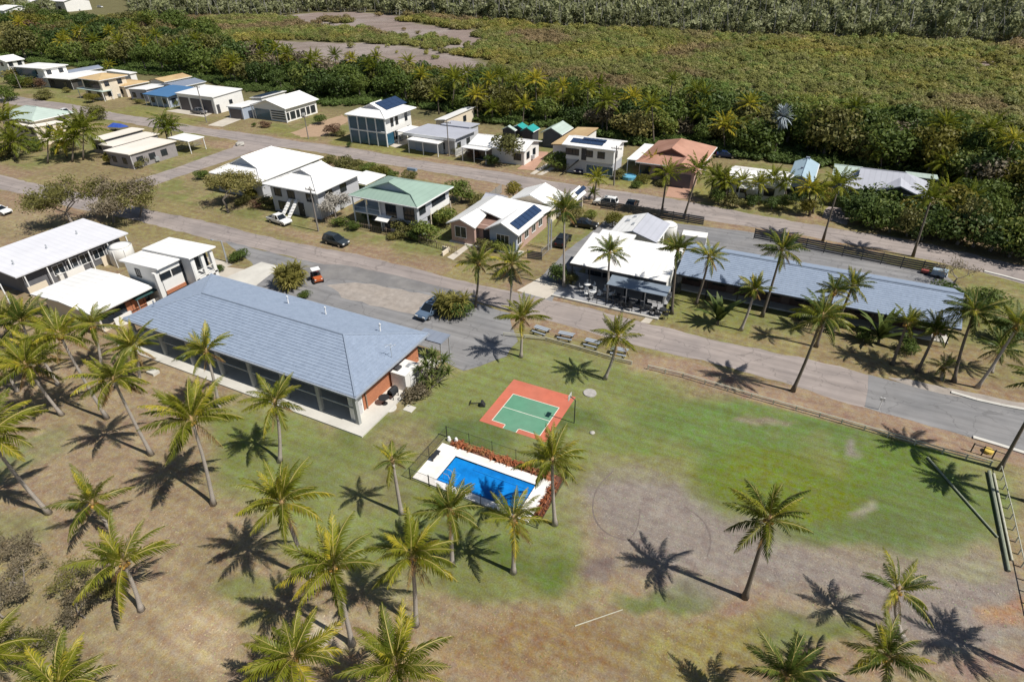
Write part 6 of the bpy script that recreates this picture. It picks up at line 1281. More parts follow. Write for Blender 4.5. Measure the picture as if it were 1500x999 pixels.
OLIVL = leafmat('olive leaf', (.085, .09, .028), (.18, .17, .05), (.28, .24, .08), .25)
YELL = leafmat('yellow green leaf', (.08, .09, .015), (.20, .18, .03), (.32, .26, .05), .35)
GREYL = leafmat('dry grey leaf', (.10, .085, .05), (.20, .165, .105), (.29, .24, .17), .2)
BROWL = leafmat('brown leaf', (.10, .055, .035), (.20, .12, .07), None, .2)
BARK = M('tree bark', (.22, .19, .165), .95, .25, 3, bump=.5, bscale=10); BARKP = M('pale bark', (.42, .39, .36), .9, .2, 3)
CR = {}
def crown(kind, v):
    k = (kind, v)
    if k not in CR:
        m = dict(dark=DARKL, mid=MIDL, olive=OLIVL, yellow=YELL, grey=GREYL, brown=BROWL)[kind]
        CR[k] = leafcloud(hash(kind) % 97 if False else len(kind)*11+v*5, 11+v, 1900, .068, 1, .8, .3, m)
    return CR[k]
STEM = MB().tube([(0, 0, 0), (.03, .02, .5), (0, .05, 1)], [.07, .05, .03], 6).tube([(.03, .02, .45), (.25, .1, .95)], [.04, .02], 5).tube([(.03, .02, .4), (-.2, .15, .9)], [.04, .02], 5).tube([(.02, .02, .5), (.0, -.25, 1.0)], [.035, .02], 5).build('trunk', BARK, data_only=True)
def tree(px, py, R, H, kind, label, v=0, group=None, name='tree', cat='tree', flat=.75, xy=None, low=0.):
    x, y = xy if xy else P(px, py); t = thing(name, label, cat, x, y, random.random()*6.28, group=group)
    ch = R*flat
    R = R*1.22; ch = R*flat
    if low: ch = max(ch, H*low)
    elif name == 'shrub': ch = max(R*.62, H*.56)
    else: ch = max(ch, H*.46)
    tz = max(.15, H-ch*1.35)
    link('trunk', STEM, t, None, None, (R*.9, R*.9, max(tz+ch*.5, .3)))
    link('crown', crown(kind, v % 4), t, (0, 0, max(H-ch*.95, ch*.6)), None, (R, R, ch)); return t
tree(745, 239, 3.1, 6.0, 'olive', 'round olive tree in front of the white bungalow', 1); tree(818, 249, 2.2, 3.4, 'mid', 'low round green tree on the lawn left of the white house with solar strips', 0)
tree(488, 199, 1.7, 2.6, 'brown', 'brownish round shrub in front of the blue glass house', 2, name='shrub', cat='shrub'); tree(500, 200, 1.0, 1.4, 'olive', 'small grey green shrub right of the brown one', 1, name='shrub', cat='shrub'); tree(559, 203, 1.5, 2.6, 'grey', 'grey shrub at the right front corner of the blue glass house', 1, name='shrub', cat='shrub'); tree(532, 204, .9, 1.3, 'mid', 'small green shrub before the blue glass verandah', 1, name='shrub', cat='shrub')
tree(681, 462, 1.6, 2.3, 'mid', 'darker green shrub at the right of the yellow clump by the suv', 2, name='shrub', cat='shrub')
tree(350, 381, 1.3, 1.5, 'mid', 'dark round shrub on the verge behind the hall', 0, name='shrub', cat='shrub'); tree(322, 398, .7, 1.0, 'mid', 'small shrub by the pale drive of the columned unit', 1, name='shrub', cat='shrub'); tree(445, 436, .8, 1.0, 'mid', 'small green bush at the corner of the hall drive', 2, name='shrub', cat='shrub')
for i, (px, py, R_, H_, k_, lab) in enumerate([(626, 352, 2.0, 3.0, 'mid', 'dense green bush at the right front corner of the green roofed house'), (596, 347, 1.6, 2.4, 'olive', 'lighter bush in front of the green roofed house windows'), (654, 330, 1.9, 3.2, 'mid', 'green bush between the green roofed house and the pink brick house'), (676, 296, 2.0, 3.6, 'mid', 'dark green bush at the back corner of the green roofed house'), (688, 297, 1.2, 1.8, 'mid', 'smaller bush behind the green roofed house'), (560, 262, 1.8, 2.6, 'yellow', 'yellow green bush behind the green roofed house'), (505, 246, 2.0, 2.2, 'olive', 'wide olive bush on the verge behind the white houses, left one'), (525, 252, 1.9, 2.2, 'olive', 'wide olive bush on the verge behind the white houses, right one'), (752, 297, 1.2, 3.6, 'yellow', 'slim yellow green tree behind the pink brick house'), (370, 292, 1.3, 1.8, 'yellow', 'yellow bush in front of the big white gablet house'), (383, 304, 1.4, 1.5, 'brown', 'brownish bush left of the stair flights'), (540, 322, .9, 1.4, 'mid', 'small palmlike bush under the verandah of the green roofed house'), (897, 332, 1.2, 2.2, 'yellow', 'yellow flowering bush left of the restaurant gable'), (817, 413, 1.3, 2.4, 'dark', 'dark shrub at the left corner of the restaurant terrace'), (836, 417, 1.0, 1.8, 'olive', 'grey green shrub beside the restaurant terrace'),
    (66, 146, 2.4, 2.6, 'olive', 'olive shrub on the verge beside the rear street at the left'), (12, 148, 3.0, 4, 'mid', 'dense green tree at the left edge beside the rear street'), (137, 150, 1.9, 2.6, 'yellow', 'golden bush in front of the pale green carport'), (144, 175, 2.6, 3.6, 'olive', 'olive tree beside the white ute'), (30, 128, 3, 3.6, 'mid', 'green shrubbery before the white flat roofed house'), (50, 128, 2.4, 3, 'yellow', 'yellow green shrub before the white flat roofed house'), (25, 122, 3.4, 5, 'olive', 'olive tree at the far left by the power pole'), (62, 130, 1.3, 3.2, 'brown', 'narrow brown shrub at the corner of the white flat roofed house'), (164, 240, 1.6, 2.4, 'yellow', 'golden shrub at the end of the grey walled villa'), (85, 225, 1.5, 1.9, 'mid', 'green bush under the palms by the cream villa wing'), (390, 187, 1.2, 1.5, 'brown', 'small brown bush on the lawn before the long white gable house'), (372, 186, .6, 1.0, 'mid', 'thin little bush on the lawn before the carport garage'), (512, 216, .6, 1.1, 'dark', 'small dark bush on the verge of the rear street'),
    (668, 226, 1.0, 2.0, 'olive', 'dry garden shrub left of the paling fence'), (695, 232, 1.7, 2.2, 'brown', 'brown garden bush in front of the paling fence'), (722, 242, 1.5, 2.2, 'dark', 'dark bush at the foot of the round olive tree'), (905, 262, 1.2, 2.2, 'olive', 'olive bush beside the power pole at the terracotta house'), (940, 268, 1.2, 1.5, 'yellow', 'yellow shrub before the terracotta house'), (970, 272, 1.3, 1.5, 'olive', 'garden bush at the left of the red paved drive'), (1052, 300, 1.9, 3.4, 'mid', 'bushy tree right of the red paved drive'), (1076, 304, 1.9, 3.0, 'olive', 'bushy shrub at the roadside before the low white house'), (1104, 304, 1.8, 2.6, 'dark', 'dark garden shrub before the low white house, left'), (1130, 308, 1.8, 2.6, 'dark', 'dark garden shrub before the low white house, right'), (1180, 316, 1.5, 3.6, 'yellow', 'yellow leaved shrub before the pale blue gable'), (1165, 300, 1.5, 3.0, 'dark', 'dark shrub in the shade under the pale blue gable'), (1202, 305, 1.6, 4.2, 'yellow', 'tall yellow leaved shrub beside the pink drive')]):
    if px > 1045: R_, H_ = R_*.72, H_*.85
    tree(px, py, R_, H_, k_, lab, i, name='shrub' if H_ < 3.3 else 'tree', cat='shrub' if H_ < 3.3 else 'tree')
HG = 'leafy tree in the dense hedge row along the right end of the rear street'
for i, (px, py) in enumerate([(1258, 322), (1278, 334), (1302, 340), (1328, 346), (1350, 352), (1275, 312), (1300, 318), (1325, 324), (1352, 332), (1380, 352), (1402, 358), (1425, 362), (1450, 368), (1478, 376), (1505, 384), (1385, 330), (1415, 334), (1445, 340), (1475, 346), (1505, 350), (1405, 312), (1440, 316), (1475, 322), (1510, 330), (1540, 350), (1540, 380)]):
    tree(px, py, 1.9+random.random()*1.6, 3.0+random.random()*2.6+(1.6 if px > 1380 else -1.4 if py < 336 else -.4), ('dark', 'mid', 'dark', 'olive', 'dark', 'mid', 'dark', 'yellow')[i % 8], HG, i, 'hedge trees on the right', low=.58)
# strap leaved plants (pandanus and traveller plants)
def strap_mesh(seed, n, mat, L=1., wd=.06, e=(.1, 1.4), bend=.8, nm='leaves'):
    r = random.Random(seed); m = MB()
    for i in range(n):
        a = r.random()*6.28; el = r.uniform(*e); l = L*r.uniform(.7, 1.1); p = np.zeros(3); pr = None; c_, s_ = math.cos(a), math.sin(a); sd = np.array([-s_, c_, 0])*wd
        for k in range(5):
            w_ = (.7, 1, .9, .6, .1)[k]; a_, b_ = p-sd*w_, p+sd*w_
            if pr is not None: m.mesh([pr[0], pr[1], b_, a_], [(0, 1, 2, 3)])
            pr = (a_, b_); q = el-bend*(k/4)**1.2; p = p+np.array([c_*math.cos(q), s_*math.cos(q), math.sin(q)])*l/4
    return m.build(nm, mat, data_only=True)
CMS = strap_mesh(41, 230, BISM, 1.0, .06, (-1.2, 1.5), .6, 'crown')
rear_palm((1132, 232), (1147, 171), 2.0, 'silver blue fan palm standing out of the dark tree belt', crown=CMS, nm='silver_fan_palm', group=None)
PAND = leafmat('golden pandanus leaf', (.14, .14, .035), (.30, .27, .07), (.46, .40, .13), .35); GRNS = leafmat('green strap leaf', (.05, .085, .018), (.13, .165, .04), (.26, .26, .08), .3)
pm1, pm2 = strap_mesh(1, 46, PAND, 1.0, .045, (-.2, 1.5), 1.3, 'leaf_rosette'), strap_mesh(2, 40, GRNS, .9, .04, (-.1, 1.5), 1.2, 'leaf_rosette'); bn = strap_mesh(3, 13, GRNS, 2.4, .24, (.7, 1.5), .9, 'leaf_fan')
def pandanus(px, py, label, mesh, spots, sc=1.):
    x, y = P(px, py); t = thing('pandanus', label, 'pandanus', x, y)
    for k, (a, b, z) in enumerate(spots):
        MB().tube([(a*.2, b*.2, 0), (a*.7, b*.7, z*.6), (a, b, z)], [.09, .07, .06], 6).build('stem', BARK, t); link('leaf_rosette', mesh, t, (a, b, z), (0, 0, k*1.3), sc*(.9+.2*(k % 3)))
pandanus(426, 420, 'golden green pandanus clump beside the orange buggy', pm1, [(random.uniform(-1.3, 1.3), random.uniform(-1.2, 1.2), .5+random.random()*1.5) for _ in range(36)], 1.25)
pandanus(662, 460, 'yellow green pandanus clump beside the steel blue suv', pm1, [(random.uniform(-1.5, 1.7), random.uniform(-1.0, 1.0), .4+random.random()*1.6) for _ in range(30)], 1.15)
pandanus(623, 570, 'branching pandanus with pale stems at the right end of the hall', pm2, [(.9, .9, 2.6), (.3, 1.5, 2.9), (-.4, 1.0, 2.8), (.8, .1, 2.0), (1.6, .6, 1.9), (.2, .4, 2.4), (1.3, 1.6, 2.5), (-.2, 2.0, 2.7), (.9, 2.2, 2.3), (.1, -.5, 1.5), (1.2, -.6, 1.3), (1.8, 1.4, 1.6), (.5, 1.2, 3.2), (-.6, .3, 1.8)], .95)
tree(612, 582, 1.2, 1.7, 'grey', 'grey dead undergrowth at the foot of the hall pandanus', 2, name='shrub', cat='shrub'); tree(634, 560, .9, 1.6, 'grey', 'pale flowering shrub right of the hall pandanus', 3, name='shrub', cat='shrub')
for px, py, s, lab in ((1286, 503, 1.5, 'upright broad leaved banana plant on the verge before the motel'), (1051, 476, 1.4, 'dark broad leaved plant at the left end of the motel verge'), (1225, 482, .8, 'broad leaved plant by the palm with orange fronds')):
    x, y = P(px, py); t = thing('banana_plant', lab, 'banana plant', x, y); MB().tube([(0, 0, 0), (0, 0, .8)], [.15, .1], 7).build('stem', TRUNKD, t); link('leaf_fan', bn, t, (0, 0, .6), (0, 0, px), s)
for i, (px, py, R_, H_, k_, lab) in enumerate([(8, 232, 2.6, 3.0, 'olive', 'olive bush under the palms at the left edge'), (52, 222, 2.2, 2.4, 'mid', 'green bush left of the big palm at the cream villa wing'), (108, 220, 1.7, 2.6, 'olive', 'olive shrub right of the small palm at the cream villa wing'), (182, 225, 1.4, 1.8, 'brown', 'brownish shrub before the middle villa'), (205, 245, 1.6, 1.6, 'olive', 'dry shrub on the corner below the cream villas'), (415, 298, 1.1, 1.1, 'mid', 'low bush at the left foot of the stair flights'), (452, 304, 1.0, 1.4, 'mid', 'low bush at the right foot of the high set house'), (470, 314, 1.2, 1.5, 'olive', 'olive bush behind the leaning power pole'), (355, 300, 1.2, 1.3, 'olive', 'olive bush under the dark trunked gum'), (640, 330, 1.4, 2.2, 'mid', 'leafy bush at the side fence of the green roofed house'), (608, 352, 1.2, 1.6, 'dark', 'dark bush by the fence corner of the green roofed house'), (700, 305, 1.2, 2.4, 'olive', 'olive bush against the back fence of the pink brick house'), (735, 303, 1.1, 1.4, 'mid', 'green bush by the garden shed'), (575, 262, 1.5, 1.8, 'mid', 'green bush right of the yellow one behind the green roof'), (480, 240, 1.5, 1.5, 'olive', 'olive bush at the back corner of the white gablet house'), (1145, 306, 1.4, 3.0, 'mid', 'leafy tree at the right end of the low white house'), (1062, 285, 1.6, 3.2, 'dark', 'dark tree left of the low white house'), (1215, 300, 1.3, 2.6, 'mid', 'green tree behind the pink drive'), (1245, 300, 1.6, 2.6, 'dark', 'dark bush right of the white pergola'), (1390, 440, 1.8, 2.2, 'mid', 'green bush at the right end of the motel roof'), (1440, 455, 2.0, 2.8, 'mid', 'green bush behind the big palms at the right end of the motel'), (1470, 500, 1.6, 2.4, 'dark', 'dark bush behind the leaning palm at the right edge'), (1265, 500, 1.0, 1.5, 'dark', 'dark bush left of the banana plant before the motel'), (1330, 515, 1.1, 1.4, 'mid', 'green bush behind the yellow headed palm'), (1175, 470, 1.0, 1.5, 'dark', 'dark bush under the motel eave'), (930, 275, 1.0, 1.2, 'mid', 'green bush at the left corner of the terracotta house'), (640, 222, .9, 1.2, 'olive', 'small bush under the power pole of the flat grey house'), (255, 156, 1.3, 1.8, 'mid', 'green bush before the blue roofed house'), (398, 305, 1.5, 2.0, 'olive', 'leafy bush at the left front corner of the high set house'), (500, 330, 1.3, 1.6, 'dark', 'dark bush under the pale leaved tree'), (520, 336, 1.1, 1.4, 'mid', 'low green bush inside the dark picket fence'), (578, 349, 1.0, 1.2, 'olive', 'low bush right of the white door hood'), (683, 352, 1.1, 1.4, 'mid', 'small green bush beside the path of the pink brick house'), (712, 365, 1.2, 1.6, 'olive', 'garden bush before the porch of the pink brick house'), (735, 368, 1.2, 1.7, 'mid', 'green garden bush at the right corner of the pink brick house'), (840, 322, 1.4, 2.4, 'olive', 'grey olive bush on the corner lot beside the small white garage'), (865, 320, 1.0, 1.4, 'mid', 'green bush at the fence of the corner lot'), (300, 262, 1.4, 1.8, 'mid', 'green bush at the left end of the big white gablet house'), (545, 254, 1.7, 2.0, 'mid', 'green bush right of the wide olive pair on the verge'), (600, 262, 1.3, 1.6, 'olive', 'olive bush on the verge above the green roof'), (470, 182, 1.6, 2.2, 'dark', 'dark bush behind the right end of the long white gable house'), (620, 205, 1.1, 1.5, 'mid', 'green bush between the blue glass house and the front carport'), (100, 136, 1.2, 1.6, 'olive', 'small olive bush on the bare lawn of the low white house'), (205, 152, 1.3, 1.5, 'olive', 'olive bush at the small cream house')]):
    if 1045 < px < 1250: R_, H_ = R_*.72, H_*.8
    tree(px, py, R_, H_, k_, lab, i+1, name='shrub' if H_ < 3.1 else 'tree', cat='shrub' if H_ < 3.1 else 'tree')
for q in [((70, 240), (70, 205), 2.8, 'palm between the two left edge palms and the cream villa wing'), ((106, 238), (108, 200), 3.6, 'palm just left of the big palm at the cream villa wing'), ((255, 214), (249, 188), 3.0, 'lower palm of the shaggy pair by the rear street'), ((1110, 300), (1112, 270), 2.1, 'middle palm in the row before the low white house'), ((1150, 300), (1152, 268), 2.1, 'palm at the right end of the row before the low white house'), ((1052, 296), (1056, 262), 2.3, 'palm between the terracotta garage and the low white house'), ((1186, 316), (1186, 276), 2.2, 'front palm of the yellow clump by the pale blue gable'), ((1425, 330), (1420, 290), 2.6, 'palm standing among the hedge trees'), ((1392, 310), (1388, 282), 2.6, 'palm at the back of the hedge trees'), ((1062, 225), (1060, 185), 3.0, 'left palm beside the drooping one in the belt'), ((1030, 205), (1028, 165), 3.0, 'palm in the belt above the terracotta ridge'), ((700, 178), (698, 140), 2.6, 'palm in the belt left of the white bungalow'), ((620, 150), (618, 112), 2.8, 'palm in the belt right of the blue glass house'), ((590, 150), (586, 118), 2.6, 'palm in the belt just behind the blue glass house'), ((806, 180), (806, 142), 2.8, 'palm in the belt behind the grey green gable shed'), ((345, 125), (342, 92), 3.0, 'palm in the belt behind the triple garage'), ((95, 92), (92, 62), 3.4, 'palm in the belt behind the white flat roofed house'), ((170, 98), (176, 62), 3.4, 'palm in the belt behind the white rear unit'), ((1290, 255), (1292, 222), 2.8, 'palm in the belt behind the grey gablet house'), ((1380, 275), (1382, 240), 2.8, 'palm in the belt behind the cream flat shed')]: rear_palm(*q, k=len(q[3]))
# open, half bare trees
def bare_tree(px, py, H, spread, label, seed, kind='grey', dens=500, ls=.09, lean=(0, 0), name='tree', bark=BARK, cs=.75):
    r = random.Random(seed); x, y = P(px, py); t = thing(name, label, 'tree' if name == 'tree' else 'shrub', x, y); m = MB(); tips = []
    def grow(p, d, l, rad, lev):
        q = p+d*l; mid = p+d*l*.5+np.array([r.uniform(-1, 1), r.uniform(-1, 1), r.uniform(-.3, .5)])*l*.09
        m.tube([p, mid, q], [rad, rad*.8, rad*.62], 6 if lev < 2 else 4, False)
        if lev == 4: tips.append(q); return
        if lev >= 2: tips.append(q)
        for k in range(3 if lev < 3 else 2):
            a = r.random()*6.28; e = d+np.array([math.cos(a), math.sin(a), r.uniform(-.1, .35)])*(.75+.25*r.random()); e /= np.linalg.norm(e); grow(q, e, l*r.uniform(.6, .85), rad*.58, lev+1)
    d = np.array([lean[0], lean[1], 1.]); d /= np.linalg.norm(d); grow(np.zeros(3), d, H*.26, H*.03/spread, 0)
    m.v = [(a*spread, b*spread, c) for a, b, c in m.v]; m.build('trunk', bark, t)
    rg = np.random.default_rng(seed); tp = np.array(tips)*[spread, spread, 1]; tp = tp[rg.random(len(tp)) < .5]; n = dens; k = rg.integers(0, len(tp), n); c = tp[k]+rg.normal(size=(n, 3))*[H*.055*spread**.4, H*.055*spread**.4, H*.055]
    a = rg.normal(size=(n, 3)); a /= np.linalg.norm(a, axis=1)[:, None]; b = np.cross(a, rg.normal(size=(n, 3))); b /= np.linalg.norm(b, axis=1)[:, None]; s = ls*(.6+.8*rg.random(n))[:, None]
    c[:, 2] = np.maximum(c[:, 2], .15)
    V = np.stack([c-a*s*1.3, c-b*s*.5, c+a*s*1.3, c+b*s*.5], 1).reshape(-1, 3); me = bpy.data.meshes.new('crown'); fast_mesh(me, V, np.arange(4*n).reshape(n, 4)); me.materials.append(dict(grey=GREYL, olive=OLIVL, pale=leafmat('pale blossom leaf', (.30, .28, .24), (.45, .42, .37), None, .2), mid=MIDL)[kind]); link('crown', me, t)
bare_tree(110, 332, 8.0, 2.1, 'big half bare gum with thick pale trunk at the left, leftmost of three', 3, 'olive', 7000, .135, (-.2, 0)); bare_tree(167, 326, 7.5, 2.0, 'big half bare gum in the middle of the three by the holiday units', 5, 'grey', 7000, .135); bare_tree(205, 318, 6.5, 2.0, 'grey green gum right behind the middle one', 8, 'olive', 6500, .13, (.2, .1))
bare_tree(335, 312, 7.2, 1.9, 'dark trunked gum at the street corner before the white gablet house', 12, 'olive', 6500, .13, (-.3, .1), bark=M('dark bark', (.10, .085, .07), .95, .25, 3)); bare_tree(492, 322, 4.6, 1.3, 'pale grey leaved tree in front of the high set white house', 17, 'pale', 3000, .13)
bare_tree(1398, 418, 3.6, 1.8, 'bare grey shrub at the end of the motel yard', 21, 'grey', 700, .08, name='shrub'); bare_tree(222, 235, 3.0, 1.3, 'pale bare shrub before the wall of the cream villa', 23, 'pale', 300, .08, name='shrub')
for i, (px, py, H_, lab) in enumerate(((36, 868, 3.0, 'grey half dead shrub at the left of the dry foreground'), (70, 930, 2.6, 'grey half dead shrub lowest at the left of the dry foreground'), (125, 905, 2.2, 'grey shrub with pale dead branches beside the short palm'), (-8, 820, 2.8, 'grey half dead shrub cut by the left edge'), (60, 800, 2.4, 'grey shrub highest on the dry slope at the left'), (100, 850, 2.6, 'grey olive shrub in the middle of the dry thicket'), (12, 905, 2.6, 'grey shrub near the left edge below the thicket'), (150, 880, 2.0, 'grey olive shrub at the right end of the dry thicket'))): bare_tree(px, py, H_*.9, 1.9, lab, 31+i, 'olive' if i % 2 else 'grey', 1900, .055, (random.uniform(-.4, .4), random.uniform(-.4, .4)), name='shrub')
# belt of trees behind the houses: single trees one can tell apart
BELT = [(-40, 82), (60, 88), (150, 97), (215, 104), (300, 114), (360, 128), (420, 130), (470, 148), (500, 148), (560, 146), (640, 154), (700, 172), (790, 180), (850, 184), (930, 205), (1040, 210), (1090, 232), (1150, 234), (1220, 236), (1320, 256), (1400, 276), (1540, 325)]
def belt_y(px): return float(np.interp(px, [b[0] for b in BELT], [b[1] for b in BELT]))
kinds = ('dark', 'dark', 'mid', 'dark', 'olive', 'mid', 'yellow', 'dark', 'mid', 'grey'); LB = {'dark': 'dense dark green tree in the belt behind the houses', 'mid': 'fresh green tree in the belt behind the houses', 'olive': 'olive green tree in the belt behind the houses', 'yellow': 'yellow green tree in the belt behind the houses', 'grey': 'grey dry tree in the belt behind the houses'}
rb = random.Random(5); nb = 0
for row in range(6):
    px = -60+row*11
    while px < 1560:
        by = belt_y(px); lift = (0, 9, 18, 27, 37, 47)[row]*(1.25 if px < 330 else .72); py = by-lift+rb.uniform(-3, 3)
        x, y = P(px, py); dist = math.hypot(x, y)
        inm = any(inpoly(np.array([float(px)]), np.array([py-2]), m_)[0] for m_ in MUD)
        if 1112 < px < 1168 and row < 3: inm = True
        if not inm and not (row > 4 and 330 < px < 700):
            k = kinds[rb.randrange(10)]
            if px < 330 and rb.random() < .5: k = 'olive' if rb.random() < .5 else 'mid'
            if px > 1180 and row > 2: k = 'mid' if rb.random() < .7 else 'dark'
            R_ = rb.uniform(2.3, 4.9)*(1 if dist < 220 else 1.25); H_ = R_*1.35+rb.uniform(.8, 4.8)*(.65 if 600 < px < 1020 else 1)-(row > 3)*1.2; tree(0, 0, R_, H_, k, LB[k], rb.randrange(4), LB[k].replace('tree in', 'trees in'), xy=(x, y), flat=.85, low=.52); nb += 1
        px += rb.uniform(30, 50)*(150/max(dist, 130))**.6
print('BELT', nb)
x, y = P(60, 58); tree(62, 62, 6.5, 9, 'brown', 'purple brown leaved tree among the green ones at the top left', 1)

rp = random.Random(19)
for i in range(46):
    px = rp.uniform(10, 1490); py = belt_y(px)-rp.uniform(2, 22); x, y = P(px, py); h = rp.uniform(6.5, 9.5)
    if 1105 < px < 1180: continue
    t = thing('coconut_palm', 'plain green palm mixed in among the trees of the belt', 'palm tree', x, y, group='palms mixed into the tree belt'); dx, dy = rp.uniform(-1, 1), rp.uniform(-1, 1)
    MB().tube([(dx*q, dy*q, h*q) for q in (0, .3, .6, 1)], [.25, .15, .13, .12], 6).build('trunk', TRUNKD, t, True); link('crown', CM[i % 4], t, (dx, dy, h), (rp.uniform(-.2, .2), rp.uniform(-.2, .2), rp.random()*6), rp.uniform(2.6, 3.7))
# ------------------------------------------------------------------ mangrove scrub and far bush: masses nobody could count
MANG = leafmat('mangrove leaf', (.22, .225, .075), (.32, .315, .11), (.42, .395, .155), .42, attr=True)
def scatter_mass(name, V, sc, tint, sources, seed):
    me = bpy.data.meshes.new(name); me.vertices.add(len(V)); me.vertices.foreach_set('co', np.ascontiguousarray(V, np.float32).ravel())
    a = me.attributes.new('size', 'FLOAT', 'POINT'); a.data.foreach_set('value', sc.astype(np.float32))
    a = me.attributes.new('tint', 'FLOAT_COLOR', 'POINT'); a.data.foreach_set('color', np.concatenate([tint, np.ones((len(V), 1))], 1).astype(np.float32).ravel())
    o = tag(link(name, me), kind='stuff'); g = bpy.data.node_groups.new(name, 'GeometryNodeTree'); g.interface.new_socket('Geometry', in_out='INPUT', socket_type='NodeSocketGeometry'); g.interface.new_socket('Geometry', in_out='OUTPUT', socket_type='NodeSocketGeometry')
    N, L = g.nodes, g.links; gi, go = N.new('NodeGroupInput'), N.new('NodeGroupOutput'); ip = N.new('GeometryNodeInstanceOnPoints'); mp = N.new('GeometryNodeMeshToPoints'); L.new(gi.outputs[0], mp.inputs[0]); L.new(mp.outputs[0], ip.inputs['Points'])
    j = N.new('GeometryNodeGeometryToInstance')
    for s in reversed(sources):
        so_ = bpy.data.objects.new('clump', s); oi = N.new('GeometryNodeObjectInfo'); oi.inputs['Object'].default_value = so_; L.new(oi.outputs['Geometry'], j.inputs[0])
    L.new(j.outputs[0], ip.inputs['Instance']); ip.inputs['Pick Instance'].default_value = True
    ri = N.new('FunctionNodeRandomValue'); ri.data_type = 'INT'; ri.inputs[4].default_value = 0; ri.inputs[5].default_value = len(sources)-1; ri.inputs['Seed'].default_value = seed; L.new(ri.outputs[2], ip.inputs['Instance Index'])
    rv = N.new('FunctionNodeRandomValue'); rv.data_type = 'FLOAT_VECTOR'; rv.inputs[0].default_value = (-.1, -.1, 0); rv.inputs[1].default_value = (.1, .1, 6.28); L.new(rv.outputs[0], ip.inputs['Rotation'])
    na = N.new('GeometryNodeInputNamedAttribute'); na.data_type = 'FLOAT'; na.inputs[0].default_value = 'size'; L.new(na.outputs[0], ip.inputs['Scale'])
    L.new(ip.outputs[0], go.inputs[0]); md = o.modifiers.new('scatter', 'NODES'); md.node_group = g; return o
def field(n, ymin, ymax, seed):
    r = np.random.default_rng(seed); y = ymin+(ymax-ymin)*r.random(n)**1.5; x = -1100+1500*r.random(n); px, py, w_ = proj(x, y, 1.0); k = (px > -60) & (px < 1560) & (py > -40) & (w_ > 20); return x[k], y[k], px[k], py[k], r
x, y, px, py, r = field(230000, 122, 520, 3)
by = np.interp(px, [b[0] for b in BELT], [b[1] for b in BELT]); k = py < by+2
# open paddock at the top left, and the mud
k &= ~((px < 195) & (py < 24) & (px > 80))
jx = (fbm(x, y, 16, 71)-.5)*26
qx, qy, _ = proj(x+jx, y+jx*.6)
isl = inpoly(qx, qy, [(535, 56), (560, 52), (592, 57), (598, 66), (560, 68), (538, 65)]) | inpoly(qx, qy, [(618, 58), (650, 55), (664, 66), (640, 72), (620, 69)]) | inpoly(qx, qy, [(470, 30), (500, 29), (512, 34), (480, 36)])
for m_ in MUD[:2]: k &= ~(inpoly(qx, qy, m_) & (r.random(len(x)) < .994) & ~isl)
for m_ in MUD[2:]: k &= ~(inpoly(qx, qy, m_) & (r.random(len(x)) < .6))
far = py < np.interp(px, [0, 300, 600, 720, 900, 1100, 1500], [20, 24, 20, 30, 42, 50, 62])+10*(fbm(x, y, 40, 5)-.5)
n1, n2 = fbm(x, y, 60, 81), fbm(x, y, 16, 91)
tint = np.ones((len(x), 3)); tint *= (.72+.4*n2+.28*r.random(len(x))**2)[:, None]; rv = r.random(len(x)); tint[rv < .22] *= np.array([.8, .95, .85]); tint[rv > .84] = tint[rv > .84]*np.array([1.08, 1.02, 1.3])
w1 = np.clip((fbm(x, y, 28, 83)-.5)*6, 0, 1)[:, None]; tint = tint*np.array([.86, 1.0, 1.0]); tint = tint*(1-w1)+tint*np.array([1.12, 1.0, .8])*w1
w2 = np.clip((fbm(x, y, 35, 101)-.53)*9, 0, 1)[:, None]; tint = tint*(1-w2*.8)+np.array([1.25, 1.0, 1.9])*w2*.8*(.55+.4*n2[:, None])
tint *= np.array([1.04, .92, .8]); gr = (py > by-95) & (px > 1000); tint[gr] *= np.array([.8, .98, .85]); und = py > by-np.where(px < 330, 55, 30); tint[und] = np.array([.42, .62, .45])*(.7+.6*n2[und, None])
tint[far] = (np.array([.9, .92, .9])*(.65+.6*r.random((int(far.sum()), 1))))
sz = (.75+1.35*r.random(len(x))**2.0)*np.clip(y/190, .8, 2.0); sz[far] *= 1.75
keep = k & (r.random(len(x)) < np.clip(1.15/(np.clip(y/190, .85, 2.0)**1.3), 0, 1))
src = [leafcloud(200+i, 7, 260, .14, 1, .42, .1, MANG, 'clump', flat=.6) for i in range(5)]
V = np.stack([x, y, np.where(far, sz*1.0, sz*.3+.25)], 1)
kk = keep & ~far; scatter_mass('mangrove_scrub', V[kk], sz[kk], tint[kk], src, 1); k2 = keep & far & (r.random(len(x)) < .55)
GUM = leafmat('far gum leaf', (.19, .20, .09), (.32, .33, .165), (.42, .42, .25), .35, attr=True); src2 = []
for i in range(4):
    me = leafcloud(300+i, 5, 150, .14, .75, 1.1, .5, GUM, 'clump'); rg = random.Random(i); m = MB()
    vv = [v.co[:] for v in me.vertices]; m.v = vv; m.f = [tuple(p.vertices) for p in me.polygons]; nl = len(m.f)
    for q in range(1): a_, b_ = rg.uniform(-.4, .4), rg.uniform(-.4, .4); m.tube([(a_*.4, b_*.4, -1.1), (a_, b_, .2), (a_*1.5, b_*1.5, .95)], [.05, .035, .015], 4, False)
    me2 = m.build('clump', GUM, data_only=True); me2.materials.append(M('grey gum bark', (.30, .29, .26), .9, .2, 3)); mi = np.zeros(len(me2.polygons), np.int32); mi[nl:] = 1; me2.polygons.foreach_set('material_index', mi); src2.append(me2)
scatter_mass('far_woodland', V[k2], sz[k2], tint[k2], src2, 2)
print('SCRUB', kk.sum(), k2.sum())
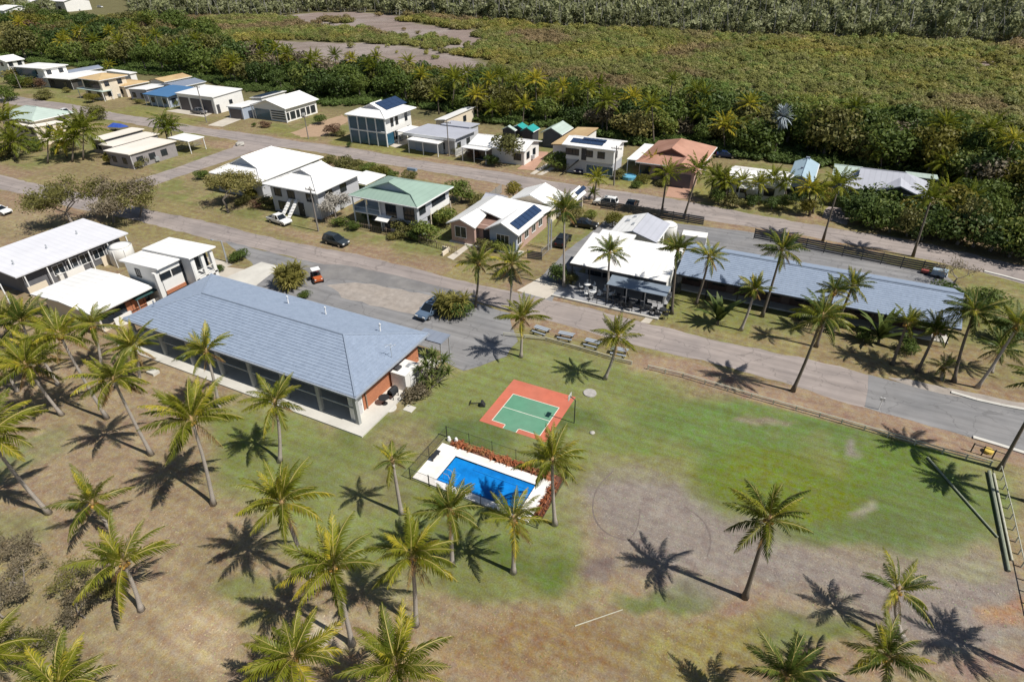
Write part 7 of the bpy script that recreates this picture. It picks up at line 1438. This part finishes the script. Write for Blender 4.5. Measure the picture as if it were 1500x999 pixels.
# dry tufts and leaf litter on the near ground
def tufts(n, seed):
    r = np.random.default_rng(seed); x = -75+110*r.random(n); y = -5+54*r.random(n); px, py, w_ = proj(x, y); k = (px > -40) & (px < 1540) & (py < 1040) & (py > 420)
    k &= ~((x > -62) & (x < -29) & (y > 28.6) & (y < 42)) & ~((x > -23.2) & (x < -11.8) & (y > 26.6) & (y < 32.4)) & ~((x > -21.8) & (x < -15) & (y > 35) & (y < 42.1)) & ~((x < -24) & (y > 41)) & (y < 48.5) & ~((x < -61) & (y > 33))
    gcol = ground_colour(x[None, :], y[None, :])[0]; k &= (fbm(x, y, 3, 7)+.35*r.random(n) > .6) & (gcol[:, 0] > gcol[:, 1]*1.12)
    x, y = x[k], y[k]; n = len(x); c = ground_colour(x[None, :], y[None, :])[0]; c = c*(.7+.75*r.random(n))[:, None]; c[r.random(n) < .15] *= np.array([.8, 1.05, .7])
    V = []; a = r.random(n)*6.28; s = .03+.05*r.random(n); h = .006+.014*r.random(n); dx, dy = np.cos(a)*s, np.sin(a)*s; lx, ly = (r.random(n)-.5)*.16, (r.random(n)-.5)*.16
    V = np.stack([np.stack([x-dx, y-dy, np.zeros(n)], 1), np.stack([x+dx, y+dy, np.zeros(n)], 1), np.stack([x+dx*.5+lx, y+dy*.5+ly, h], 1), np.stack([x-dx*.8+lx, y-dy*.8+ly, h*.8], 1)], 1).reshape(-1, 3)
    me = bpy.data.meshes.new('grass_tufts'); fast_mesh(me, V, np.arange(4*n).reshape(n, 4)); ca = me.color_attributes.new('soil', 'FLOAT_COLOR', 'POINT'); ca.data.foreach_set('color', np.concatenate([np.repeat(c, 4, 0), np.ones((4*n, 1))], 1).astype(np.float32).ravel())
    m = bpy.data.materials.new('grass tuft'); m.use_nodes = True; t = m.node_tree; at = t.nodes.new('ShaderNodeAttribute'); at.attribute_name = 'soil'; t.links.new(at.outputs[0], t.nodes['Principled BSDF'].inputs['Base Color']); t.nodes['Principled BSDF'].inputs['Roughness'].default_value = .9
    me.materials.append(m); tag(link('grass_tufts', me), kind='stuff'); print('TUFTS', n)
tufts(150000, 9)
